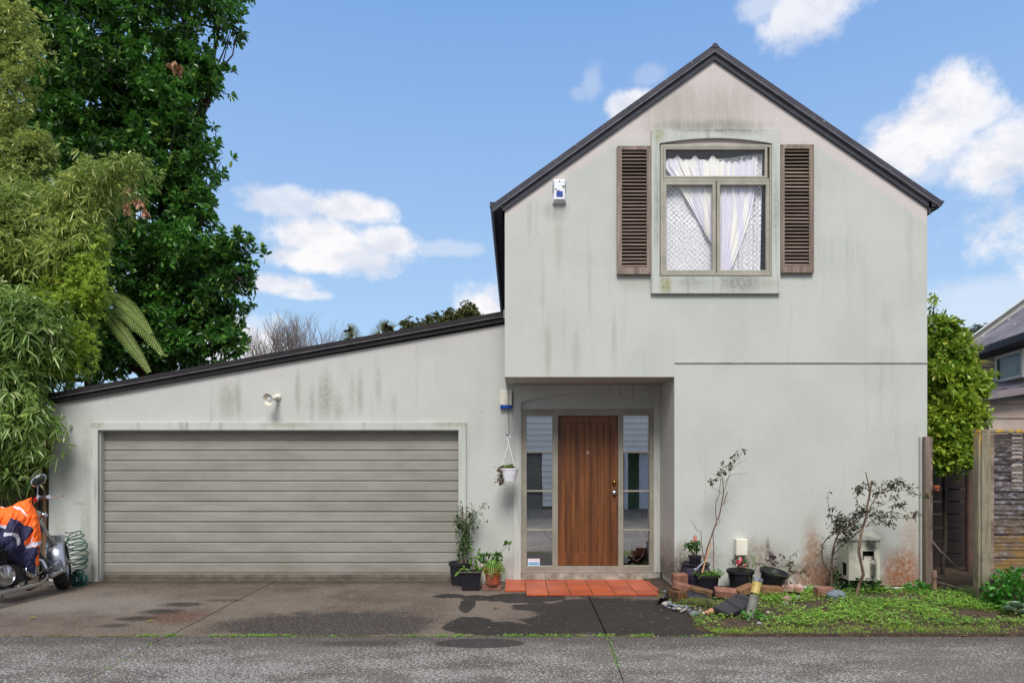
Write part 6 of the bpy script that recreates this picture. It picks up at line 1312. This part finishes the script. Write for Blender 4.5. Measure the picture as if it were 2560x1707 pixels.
# ================================================================ GROUND COVER
def scatter(fn, k, cond=in_garden):
    out = []
    while len(out) < k:
        x, y = fn()
        if cond(x, y): out.append((x, y, gz(x, y)))
    return out
random.seed(77)
def gr_d():
    y = YJ + 1.9 * random.random() ** .9 ; return random.uniform(1.4, 6.6), y
def gr_w(x, y):
    if not in_garden(x, y): return False
    d = noise.noise(Vector((x * 1.6, y * 2.4, 4))); bare_ = noise.noise(Vector((x * 1.1, y * 5, 9)))
    if x < 2.7 and y > 6.95: return random.random() < .12
    strip = y < YJ + .24 and x < 3.3
    if YJ + .26 < y < YJ + .42 and x < 3.6: return random.random() < .35 + d
    if y < YJ + .12 and x > 3.3: return random.random() < .35 + d
    return strip or random.random() < .62 + d * 1.7
pts = np.array(scatter(gr_d, 17000, gr_w)); k = len(pts); hgt = np.array([.8 + 1.9 * max(0, noise.noise(Vector((p[0] * 2.6, p[1] * 3.4, 1)))) for p in pts]); D = RNG.normal(0, .55, (k, 3)); D[:, 2] = 1
M_grass = leafmat('grass_blade', S(116, 158, 54, 1), S(172, 204, 84, 1), S(206, 184, 120, 1), .4, .5)
V, F = leaf_arrays(pts, D, RNG.uniform(.02, .06, k) * hgt, RNG.uniform(.003, .006, k), .3, .1); o = fastmesh('grass', V, F, M_grass); tag(o, kind='stuff')
pts = np.array(scatter(gr_d, 5200, lambda x, y: gr_w(x, y) and y > YJ + .25)); B = np.repeat(pts, 3, 0) + np.array([0, 0, .025]) + np.repeat(RNG.uniform(0, .03, (len(pts), 1)), 3, 0) * [0, 0, 1]; k = len(B); D = RNG.normal(0, 1, (k, 3)); D[:, 2] = RNG.normal(.15, .2, k)
M_clov = leafmat('clover_leaf', S(92, 146, 52, 1), S(152, 194, 82, 1), S(190, 196, 100, 1), .4, .5)
V, F = leaf_arrays(B, D, RNG.uniform(.012, .036, k), RNG.uniform(.008, .026, k), .1, .05, roll=.25); tag(fastmesh('ground_cover', V, F, M_clov), kind='stuff')
# joint weeds: grass tufts and moss along the slab joints
B = []
for cx in [x for px in (367, 422, 428, 539, 588, 620, 648, 669, 718, 1034, 1105, 1148, 1279, 1334, 1378, 1416, 1454, 1498, 1525, 1612, 1772) for x in [X_(px, YJ)]]:
    big = random.uniform(.02, .06)
    for _ in range(int(big * 1500)): B.append((cx + random.gauss(0, big), YJ + random.gauss(0, .012), 0))
for _ in range(900): x = random.uniform(X_(560, YJ), X_(1800, YJ)); B.append((x, YJ + random.gauss(0, .008), -.012)) if noise.noise(Vector((x * 2, 0, 0))) > -.1 else None
for _ in range(120): t = random.uniform(5.3, YJ); B.append((along(gk0, gk1, t) + random.gauss(0, .008), t, -.01))
for _ in range(60): t = random.uniform(5.1, 6.1); B.append((along(gj0, gj1, t) + random.gauss(0, .006), t, -.01))
B = np.array(B); k = len(B); D = RNG.normal(0, .6, (k, 3)); D[:, 2] = 1; V, F = leaf_arrays(B, D, RNG.uniform(.012, .045, k), RNG.uniform(.004, .008, k), .2, .1)
tag(fastmesh('joint_weeds', V, F, M_clov), kind='stuff')
ms = MB(); 
M_mossj = simple('joint_moss', S(104, 110, 44, .7), S(74, 64, 44, .7), 14, .95, bmp=1)
for xa in np.arange(-7.5, 2.0, .05):
    w_ = .008 + .035 * max(0, noise.noise(Vector((xa * 2.3, 1, 0)))) + random.uniform(0, .008); ms.box(xa, xa + .05, YJ - w_ * random.uniform(.4, 1), YJ + w_, -.04, .003 if w_ > .014 else -.003)
ms.build('joint_moss', M_mossj).update_tag(); tag(bpy.data.objects['joint_moss'], kind='stuff')
# dead leaves and litter
B = []; 
for _ in range(520): B.append((random.uniform(-7, 6), random.uniform(5, 9.0), .006))
B = [b_ for b_ in B if not (-.3 < b_[0] < 1.95 and b_[1] > 8.1)]
for _ in range(1100):
    x, y = gr_d(); 
    if in_garden(x, y): B.append((x, y, gz(x, y) + .012))
for _ in range(260): B.append((random.uniform(5.3, 7.0), random.uniform(8.0, 9.7), .1))
for _ in range(300): B.append((random.uniform(-6, 5.9), YJ + random.gauss(0, .03), .006))
B = np.array(B); k = len(B); D = RNG.normal(0, 1, (k, 3)); D[:, 2] *= .08; V, F = leaf_arrays(B, D, RNG.uniform(.012, .055, k), RNG.uniform(.004, .014, k), 0, .15, roll=.15)
tag(fastmesh('leaf_litter', V, F, leafmat('litter', S(150, 124, 86, .8), S(112, 84, 58, .8), S(196, 184, 96, .8), .1)), kind='stuff')
# a few larger fallen leaves
for i, (px, py, L, lb) in enumerate(((362, 1552, .09, 'yellowish fallen leaf on the stained concrete left of the grass tuft'), (68, 1544, .09, 'narrow fallen leaf near the left edge of the driveway'))):
    c = G(px, py, .008); V, F = leaf_arrays(np.array([tuple(c)]), np.array([[1, .2, .03]]), np.array([L]), np.array([.025]), 0, .2, roll=0); tag(fastmesh('fallen_leaf', V, F, leafmat('fallen_%d' % i, S(176, 170, 60), S(176, 170, 60), S(176, 170, 60), .1)), lb, 'leaf')
# weeds by the wall foot, lush plant and succulent at the right fence
def mound(name, label, cat, cx, cy, z0, r, h, k, L, W, m, seed, droop=.2):
    t = thing(name, label, cat, (cx, cy, z0)); rg = np.random.default_rng(seed); B = unit(rg.normal(0, 1, (k, 3))); B[:, 2] = abs(B[:, 2]); B = B * [r, r, h] * rg.uniform(.5, 1, (k, 1)) + [cx, cy, z0]; D = B - [cx, cy, z0] + rg.normal(0, .15, (k, 3)); D[:, 2] += .05
    V, F = leaf_arrays(B, D, L * rg.uniform(.6, 1.2, k), W * rg.uniform(.7, 1.2, k), droop, .1, roll=.5); fastmesh('foliage', V, F, m, t); q = MB(); [q.tube(wander((cx + rg.normal(0, .02), cy, z0 - .02), B[i], 4, .03), .003, 4) for i in range(0, k, 9)]; q.build('stems', M_stem, t)
M_lush = leafmat('lush_leaf', S(56, 128, 40, .75), S(96, 170, 62, .75), S(150, 190, 80, .7), .3)
mound('weed_clump', 'lush bright green leafy weed against the slatted fence at the right edge', 'plant', X_(2548, 7.2), 7.25, gz(5.3, 7.2), .30, .42, 900, .06, .045, M_lush, 81)
mound('weed_clump', 'dark leafy weed growing below the meter box', 'plant', X_(2160, 8.1), 8.15, .07, .24, .17, 260, .055, .045, M_lf_dark, 82)
mound('weed_clump', 'round-leaved weed at the foot of the right wall end', 'plant', X_(2295, 8.05), 8.05, .07, .16, .12, 130, .05, .045, M_lush, 83)
mound('weed_clump', 'dark weed between the twin rose stems and the cabinet', 'plant', X_(2092, 8.15), 8.2, .07, .07, .3, 90, .05, .035, M_lf_dark, 84)
mound('weed_clump', 'low weed tangle at the foot of the bollard', 'plant', X_(1884, 6.85), 6.85, gz(2.4, 6.85), .13, .1, 70, .05, .03, M_lush, 85)
su = thing('succulent', 'pale green rosette succulent at the foot of the slatted fence', 'succulent', (X_(2540, 6.95), 6.95, gz(5, 6.95)))
B = []; D = []; c = np.array(su.location)
for (ox, oy, oz, rr) in ((0, 0, .06, 1), (-.09, -.03, .03, .8), (.1, 0, .04, .9), (.02, -.1, .02, .7)):
    for i in range(60):
        a = i * 2.39996; e = 1.35 * (1 - i / 60) ** .7; d = np.array((math.cos(a) * math.cos(e), math.sin(a) * math.cos(e), math.sin(e))); B.append(c + [ox, oy, oz + .02] + d * .01); D.append(d * (.4 + .6 * i / 60) * rr)
B = np.array(B); D = np.array(D); ll = np.linalg.norm(D, axis=1) * .085; V, F = leaf_arrays(B, D, ll, ll * .55, -.15, .2, roll=.1); fastmesh('rosette', V, F, leafmat('succulent_leaf', S(126, 158, 126, .8), S(156, 182, 146, .8), S(156, 182, 146, .8), .1), su)
q = MB(); q.tube([Vector(su.location) - Vector((0, 0, .03)), Vector(su.location) + Vector((0, 0, .07))], .02, 8); q.build('stem', M_stem, su)
fl2 = thing('dandelion', 'single yellow flower in the grass below the meter box', 'flower', tuple(G(2257, 1532, .06)))
c = np.array(fl2.location) + [0, 0, .03]; D = RNG.normal(0, 1, (26, 3)); D[:, 2] = abs(D[:, 2]) * .5 + .2; V, F = leaf_arrays(np.tile(c, (26, 1)), D, np.full(26, .018), np.full(26, .008)); fastmesh('petals', V, F, leafmat('yellow_petal', S(240, 200, 20), S(236, 190, 20), S(240, 210, 40), .2), fl2)
q = MB(); q.tube([c - [0, 0, .05], c], .002, 5); q.build('stem', M_stem, fl2)
# ================================================================ MOTORCYCLE (local: x forward, y left, z up)
AX = Vector((X_(160, 8.62), 8.62, 0)); head = R(90 - 8); lean = R(9)
bike = thing('motorcycle', 'silver cruiser motorcycle parked at the left edge facing the garage, partly under a work jacket', 'motorcycle', AX)
RZ = Matrix.Rotation(head, 4, 'Z') @ Matrix.Rotation(-lean, 4, 'X'); bike.rotation_euler = RZ.to_euler()
wr = .325
def wheel(x, y0, steer, w=.13, r=wr, nm='front'):
    Ms = Matrix.Translation((x, 0, r)) @ Matrix.Rotation(steer, 4, 'Z') @ Matrix.Rotation(R(90), 4, 'X')
    M3 = Ms.to_3x3(); c = Ms.translation
    q = MB(); pr = [(r - .10, -w * .36)]; 
    for i in range(13):
        a = math.pi * i / 12; pr.append((r - .055 + .055 * math.sin(a) ** .8, -w / 2 * math.cos(a)))
    pr.append((r - .10, w * .36)); q.lathe(c, pr, 48, M3); ty = q.build('tyre', M_rubber, bike, smooth=True, local=True)
    q = MB().lathe(c, [(r - .10, -w * .36), (r - .115, -w * .36), (r - .125, 0), (r - .115, w * .36), (r - .10, w * .36)], 48, M3)
    for i in range(9):
        a = 2 * math.pi * i / 9; d = M3 @ Vector((math.cos(a), math.sin(a), 0)); e = M3 @ Vector((math.cos(a + .25), math.sin(a + .25), 0)); q.tube([c + d * .03, c + e * (r - .12)], [.014, .011], 6)
    q.tube([c - M3 @ Vector((0, 0, .07)), c + M3 @ Vector((0, 0, .07))], .035, 14); q.build('rim', M_silver, ty, smooth=True, local=True)
    q = MB().lathe(c, [(.05, .045), (.15, .045), (.15, .05), (.05, .05)], 32, M3); q.lathe(c, [(.05, -.045), (.15, -.045), (.15, -.05), (.05, -.05)], 32, M3); q.build('brake_disc', M_chrome, ty, smooth=True, local=True)
    return Ms, M3
steer = R(35); steer_f = R(7); Ms, M3 = wheel(0, 0, steer, .15); wheel(-1.62, 0, 0, .17)
# steering assembly frame: s(forward, left, up) around the fork axis, rake 33 deg
Rs = Matrix.Translation((0, 0, wr)) @ Matrix.Rotation(steer_f, 4, 'Z'); Rw = Matrix.Translation((0, 0, wr)) @ Matrix.Rotation(steer, 4, 'Z')
def sp(x, y, z): return Rs @ Vector((x, y, z))
rk = math.tan(R(34)); fo = .07
def fk(t, y): return sp(-fo - rk * t + .0, y, t)
q = MB()
for y in (-.125, .125): q.tube([sp(0, y, -.01), fk(.02, y), fk(.33, y)], [.027, .032, .03], 14)
q.build('fork_lower', M_silver, bike, smooth=True, local=True)
q = MB()
for y in (-.125, .125): q.tube([fk(.33, y), fk(.74, y)], .021, 12); q.tube([fk(.31, y), fk(.345, y)], .036, 14); q.tube([fk(.5, y), fk(.52, y)], .032, 12)
q.obox(fk(.72, 0), (.06, .26, .03), (Matrix.Rotation(steer, 3, 'Z') @ Matrix.Rotation(R(-34), 3, 'Y'))); q.obox(fk(.55, 0), (.06, .26, .03), (Matrix.Rotation(steer, 3, 'Z') @ Matrix.Rotation(R(-34), 3, 'Y'))); q.build('fork', M_chrome, bike, smooth=True, local=True)
# front mudguard
def guard(name, Rm, r, w, a0, a1, m):
    q = MB(); na, nw = 28, 12; V = []
    for layer in (0, 1):
        for i in range(na + 1):
            a = a0 + (a1 - a0) * i / na
            for j in range(nw + 1):
                b_ = math.pi * (j / nw); rr = r + .035 * math.sin(b_) ** .7 - .012 * layer; dy = -(w / 2 - .003 * layer) * math.cos(b_); V.append(Rm @ Vector((rr * math.cos(a), dy, rr * math.sin(a))))
    nv = (na + 1) * (nw + 1); F = [(i * (nw + 1) + j, i * (nw + 1) + j + 1, (i + 1) * (nw + 1) + j + 1, (i + 1) * (nw + 1) + j) for i in range(na) for j in range(nw)]; F += [tuple(v + nv for v in f_[::-1]) for f_ in F]
    q.add(V, F); return q.build(name, m, bike, smooth=True, local=True, angle=70)
guard('mudguard', Rw, wr + .008, .20, R(66), R(198), M_silver)
guard('mudguard', Matrix.Translation((-1.62, 0, wr)), wr + .02, .22, R(20), R(185), M_silver)
# handlebar, grips, mirrors, levers
top = fk(.80, 0); q = MB(); hb = lambda y, x, z: sp(-fo - rk * .72 + x, y, .65 + z)
for s_ in (-1, 1): q.tube([hb(0, .02, .05), hb(s_ * .10, .02, .07), hb(s_ * .2, -.02, .13), hb(s_ * .32, -.09, .16), hb(s_ * .47, -.17, .15)], .0125, 12)
q.build('handlebar', M_chrome, bike, smooth=True, local=True)
for s_ in (-1, 1):
    q = MB(); q.tube([hb(s_ * .33, -.095, .16), hb(s_ * .475, -.172, .15)], .021, 12); g_ = q.build('grip', M_black, bike, smooth=True, local=True)
    q = MB(); q.tube([hb(s_ * .475, -.172, .15), hb(s_ * .495, -.183, .148)], .023, 12); q.tube([hb(s_ * .30, -.085, .16), hb(s_ * .33, -.11, .16)], .027, 12); q.build('grip_end', M_chrome, g_, smooth=True, local=True)
    q = MB(); q.tube([hb(s_ * .29, -.05, .165), hb(s_ * .36, -.03, .15), hb(s_ * .53, -.08, .14), hb(s_ * .60, -.10, .14)], [.008, .007, .006, .009], 8); q.build('lever', M_chrome, bike, smooth=True, local=True)
    q = MB(); mo = .29 if s_ < 0 else .42; q.tube([hb(s_ * mo, -.06, .165), hb(s_ * (mo - .02), -.05, .2), hb(s_ * (mo - .01), -.05, .24), hb(s_ * mo, -.05, .32)], .007, 8); mc = hb(s_ * (.31 if s_ < 0 else .42), -.05, .37); 
    Mm = (Vector((-.9, s_ * -.25, -.12)).normalized()).to_track_quat('Z', 'Y').to_matrix(); nM = Vector((-.74, -.67, .05)).normalized(); hM = Vector((.67, -.74, 0)); uM = (hM * math.cos(R(38)) + Vector((0, 0, 1)) * math.sin(R(38))).normalized(); vM = nM.cross(uM).normalized(); Mx = Matrix((uM, vM, nM)).transposed()
    q.ball(mc, (.092, .06, .022), 28, 12, M=Mx); mi = q.build('mirror', M_chrome, bike, smooth=True, local=True)
    q = MB(); q.ball(mc + nM * .012, (.080, .049, .014), 28, 12, M=Mx); q.build('mirror_glass', simple('mirror_glass', S(40, 50, 36), S(20, 26, 18), 40, .05), mi, smooth=True, local=True)
q = MB(); q.tube([hb(-.24, -.05, .14), hb(-.31, -.10, .165)], .026, 10); q.build('switch_box', simple('red_plastic', S(180, 30, 30), S(120, 20, 24), 9, .3), bike, smooth=True, local=True)
# indicators on a bar
for s_ in (-1, 1):
    q = MB(); q.tube([fk(.54, s_ * .1), fk(.60, s_ * .19)], .009, 8); q.ball(fk(.61, s_ * .22), (.04, .045, .04), 16, 10); q.build('indicator', M_chrome, bike, smooth=True, local=True)
q = MB(); hl_ = fk(.62, 0) + Vector((.13, .03, 0)); q.ball(hl_, (.13, .095, .095), 20, 12); q.build('headlight', M_chrome, bike, smooth=True, local=True)
# engine with chrome covers on the right side
q = MB(); q.ball((-.80, 0, .30), (.24, .13, .15), 16, 10); 
for i in range(10): q.obox((-.66 - .0 * i, 0, .40 + .02 * i), (.16, .2, .008), Matrix.Rotation(R(15), 3, 'Y')); q.obox((-.92, 0, .40 + .02 * i), (.16, .2, .008), Matrix.Rotation(R(-20), 3, 'Y'))
q.obox((-.80, 0, .30), (.42, .26, .2)); q.build('engine', M_dark, bike, smooth=True, local=True)
Mr = Matrix.Rotation(R(90), 3, 'X')
for (x, z, r, nm) in ((-.97, .31, .125, 'clutch_cover'), (-.63, .31, .085, 'engine_cover')):
    q = MB(); pr = [(r, 0), (r, .04), (r * .93, .052), (r * .85, .054), (r * .82, .048), (r * .3, .064), (0, .066)]; q.lathe((x, -.14, z), pr, 32, Mr)
    for i in range(10 if r > .1 else 4): a = (i / 9 - .5) * 1.6 if r > .1 else i * 1.57; q.tube([(x, -.205, z - .02 if r > .1 else z), (x + r * .8 * math.sin(a), -.197, z + r * .8 * math.cos(a))], .004, 5)
    q.build(nm, M_chrome, bike, smooth=True, local=True)
q = MB(); q.tube([(-.5, -.10, .44), (-.44, -.16, .40), (-.43, -.19, .30), (-.47, -.21, .2), (-.58, -.22, .145), (-.8, -.22, .135), (-1.1, -.22, .135), (-1.9, -.25, .17)], [.024, .024, .026, .027, .028, .03, .034, .045], 16); q.build('exhaust', M_chrome, bike, smooth=True, local=True)
q = MB(); q.tube([(-.62, -.12, .1), (-.45, -.1, .13), (-.36, -.08, .4), (-.42, -.05, .62), (-.5, 0, .84)], .018, 10); q.tube([(-.62, .12, .1), (-.45, .1, .13), (-.36, .08, .4), (-.42, .05, .62), (-.5, 0, .84)], .018, 10); q.tube([(-.62, .12, .1), (-1.6, .13, .3)], .018, 10); q.tube([(-.62, -.12, .1), (-1.6, -.13, .3)], .018, 10); q.tube([(-.5, 0, .8), (-1.2, 0, .6), (-1.6, 0, .62)], .025, 10); q.build('frame', M_black, bike, smooth=True, local=True)
q = MB(); q.tube([(-.48, -.12, .24), (-.48, -.26, .25)], .012, 8); q.tube([(-.50, -.18, .255), (-.50, -.28, .258)], .02, 10); q.build('footpeg', M_black, bike, smooth=True, local=True)
q = MB(); q.tube([(-.62, -.24, .26), (-.45, -.25, .30), (-.34, -.25, .35), (-.30, -.28, .37)], [.012, .012, .012, .016], 8); q.build('brake_pedal', M_chrome, bike, smooth=True, local=True)
q = MB(); q.tube([(-.44, -.24, .20), (-.30, -.245, .23), (-.28, -.245, .235)], [.028, .028, .024], 12); q.tube([(-.28, -.245, .235), (-.265, -.245, .24)], .03, 12); q.build('highway_peg', M_chrome, bike, smooth=True, local=True)
q = MB(); q.ball((-.78, .02, .71), (.28, .12, .12), 24, 14); q.build('fuel_tank', M_silver, bike, smooth=True, local=True)
q = MB(); q.ball((-1.25, 0, .66), (.30, .16, .07), 20, 10); q.ball((-1.58, 0, .72), (.2, .13, .07), 20, 10); q.build('seat', M_black, bike, smooth=True, local=True)
q = MB(); q.tube([(-.7, .12, .14), (-.62, .32, -.02)], .012, 8); q.build('side_stand', M_chrome, bike, smooth=True, local=True)

# ================================================================ HI-VIS JACKET draped over tank and bars
def ZJ(x, y): return (x / 4.24, 1150 + y / 4.24)
def jm():
    m, n, b = mat('jacket_cloth'); a = n.new('ShaderNodeAttribute', attribute_name='cloth'); w = n.noise(n.pos(), 9, 4, .6)
    c = n.mix(n.math('MULTIPLY', n.ramp(w, .3, .7), .18), a.outputs['Color'], (0.02, 0.01, 0.02, 1)); n.lk(c, b.inputs['Base Color']); b.inputs['Roughness'].default_value = .75
    bump(n, b, n.noise(n.pos(), 300, 2), .2, .002); return m
def inpoly(x, y, pl):
    c = False; j = len(pl) - 1
    for i in range(len(pl)):
        if (pl[i][1] > y) != (pl[j][1] > y) and x < (pl[j][0] - pl[i][0]) * (y - pl[i][1]) / (pl[j][1] - pl[i][1]) + pl[i][0]: c = not c
        j = i
    return c
OUT = [(-330, 620), (-260, 520), (-120, 500), (0, 492), (60, 500), (130, 478), (190, 440), (245, 425), (300, 402), (345, 386), (330, 420), (322, 455), (352, 505), (380, 585), (388, 640), (405, 700), (418, 790), (414, 930), (408, 1118), (372, 1118), (368, 1160), (362, 1202), (300, 1190), (220, 1150), (120, 1080), (0, 1012), (-100, 1000), (-220, 960), (-320, 880), (-360, 740)]
NAVY = [[(-360, 700), (0, 712), (52, 722), (110, 612), (200, 640), (255, 690), (330, 702), (360, 745), (330, 790), (255, 870), (262, 900), (300, 920), (411, 915), (402, 1000), (380, 1040), (366, 1210), (290, 1200), (0, 1030), (-360, 900)]]
SILV = [[(-360, 670), (0, 686), (70, 690), (58, 724), (0, 712), (-360, 705)], [(40, 770), (120, 764), (190, 780), (212, 830), (222, 888), (182, 902), (178, 850), (160, 812), (110, 796), (36, 808)], [(262, 905), (300, 892), (350, 868), (417, 860), (414, 905), (330, 920), (275, 936)], [(150, 486), (200, 492), (250, 530), (290, 590), (270, 586), (215, 528), (145, 506)], [(345, 800), (352, 830), (330, 885), (318, 890)]]
minx, maxx, miny, maxy = -360, 418, 386, 1205; nu, nv = 150, 160; YJk = 8.0
idx = {}; V = []; C = []
OR, NV_, SV, DK = S(255, 110, 25), S(40, 42, 78), S(214, 212, 224), S(210, 60, 10)
def edged(x, y):
    """rough distance to the outline, zoom px"""
    d = 1e9
    for (x0, y0), (x1, y1) in zip(OUT, OUT[1:] + OUT[:1]):
        L2 = (x1 - x0) ** 2 + (y1 - y0) ** 2; t = max(0, min(1, ((x - x0) * (x1 - x0) + (y - y0) * (y1 - y0)) / L2)); d = min(d, math.hypot(x - x0 - t * (x1 - x0), y - y0 - t * (y1 - y0)))
    return d
F = []
def jd(x, y, e):
    b_ = min(1, e / 150) ** .5
    fold = .032 * noise.noise(Vector((x * .012 + y * .004, y * .0045 - x * .003, 2))) + .022 * noise.noise(Vector((x * .03 + y * .012, y * .012, 7))) + .006 * noise.noise(Vector((x * .1, y * .06, 5)))
    sleeve = .07 * max(0, 1 - ((x - 110) / 110) ** 2 - ((y - 830) / 190) ** 2) ** .5 if ((x - 110) / 110) ** 2 + ((y - 830) / 190) ** 2 < 1 else 0
    lap = .03 if x > 300 + (y - 400) * .02 and e < 60 else 0
    return -.13 * b_ + fold * b_ - sleeve - .1 * (1 if x < 120 else max(0, 1 - (x - 120) / 120)) - .25 * (x < 0) * min(1, -x / 300) - lap
for j in range(nv + 1):
    for i in range(nu + 1):
        x = minx + (maxx - minx) * i / nu; y = miny + (maxy - miny) * j / nv
        if inpoly(x, y, OUT):
            e = edged(x, y); px, py = ZJ(x, y); idx[(i, j)] = len(V); V.append(P(px, py, YJk + jd(x, y, e) + .10 * max(0, (600 - y) / 200)))
            wx, wy = x + 5 * noise.noise(Vector((x * .03, y * .03, 0))), y + 5 * noise.noise(Vector((x * .03, y * .03, 3)))
            c = OR
            if any(inpoly(wx, wy, p) for p in NAVY): c = NV_
            if any(inpoly(wx, wy, p) for p in SILV): c = SV
            C.append(c)
nf = len(V)
cx_, cy_ = 60, 780
keys = list(idx.items())
for (i, j), k_ in keys:
    V.append(V[k_] * 1.0 + Vector((0, 0, 0))); p = V[k_]
    x = minx + (maxx - minx) * i / nu; y = miny + (maxy - miny) * j / nv; e = edged(x, y); d = .012 + .22 * min(1, e / 120) * (1 if y < 900 else max(.1, 1 - (y - 900) / 200)); sc = (p.y + d) / p.y
    V[-1] = Vector((p.x, p.y + d, p.z)); C.append(C[k_])
bk = {k_: nf + n_i for n_i, (_, k_) in enumerate(keys)}
for j in range(nv):
    for i in range(nu):
        q4 = [(i, j), (i, j + 1), (i + 1, j + 1), (i + 1, j)]
        if all(a in idx for a in q4): f4 = [idx[a] for a in q4]; F.append(f4); F.append([bk[a] for a in f4[::-1]])
# close the rim
from collections import Counter
ed = Counter(); dirn = {}
for f4 in F[::2]:
    for a, b_ in zip(f4, f4[1:] + f4[:1]): ed[frozenset((a, b_))] += 1; dirn[frozenset((a, b_))] = (a, b_)
for k_, c_ in ed.items():
    if c_ == 1: a, b_ = dirn[k_]; F.append([b_, a, bk[a], bk[b_]])
jk = fastmesh('work_jacket', np.array([tuple(v) for v in V]), np.array(F), jm()); at = jk.data.color_attributes.new('cloth', 'FLOAT_COLOR', 'POINT'); at.data.foreach_set('color', np.array(C, dtype=np.float32).ravel())
jk.data.polygons.foreach_set('use_smooth', [True] * len(jk.data.polygons)); tag(jk, 'orange and navy hi-vis work jacket with reflective bands draped over the motorcycle', 'jacket')

# ================================================================ COILED GREEN HOSE
hq = MB(); pts = []; Yh = 8.93; random.seed(5)
turns = 12
for i in range(turns * 14):
    t = i / (turns * 14); a = i / 14 * 2 * math.pi
    zc = 1332 + 130 * t; rad = (12 + 17 * math.sin(math.pi * min(1, t * 1.15)) ** .7 + 3 * noise.noise(Vector((t * 9, 0, 0)))); cx = 189 + 5 * noise.noise(Vector((t * 7, 2, 0)))
    k = Yh / FP; c = P(cx, zc, Yh); pts.append(c + Vector((rad * k * math.cos(a), rad * k * .7 * math.sin(a), rad * k * .42 * math.sin(a + .5 * math.sin(t * 23)))))
hq.tube(pts, .0075, 6)
for s_ in range(6):
    c = P(196 + random.uniform(-6, 8), 1445 + random.uniform(-8, 8), Yh - .06 + random.uniform(-.03, .03)); r_ = random.uniform(.06, .085); ax = Vector((random.uniform(-.5, .5), -1, random.uniform(-.3, .5))).normalized().to_track_quat('Z', 'Y').to_matrix()
    hq.tube([c + ax @ Vector((r_ * math.cos(a), r_ * math.sin(a), .004 * a)) for a in np.linspace(0, 2 * math.pi * 2.1, 40)], .006, 6)
hq.tube([G(118, 1462, .01) + Vector((0, .0, 0)), G(125, 1467, .01), G(135, 1463, .01)], .006, 6)
tag(hq.build('coiled_hose', simple('green_hose', S(16, 86, 74), S(10, 62, 54), 9, .35), smooth=True), 'green spiral hose hanging against the garage wall beside the motorcycle', 'hose')
q = MB(); c = P(190, 1330, YB); q.tube([(c.x, YB, c.z), (c.x, YB - .2, c.z + .01), (c.x, YB - .22, c.z + .03)], .006, 6); tag(q.build('wall_hook', M_dark), 'small hook above the green coiled hose', 'hook')
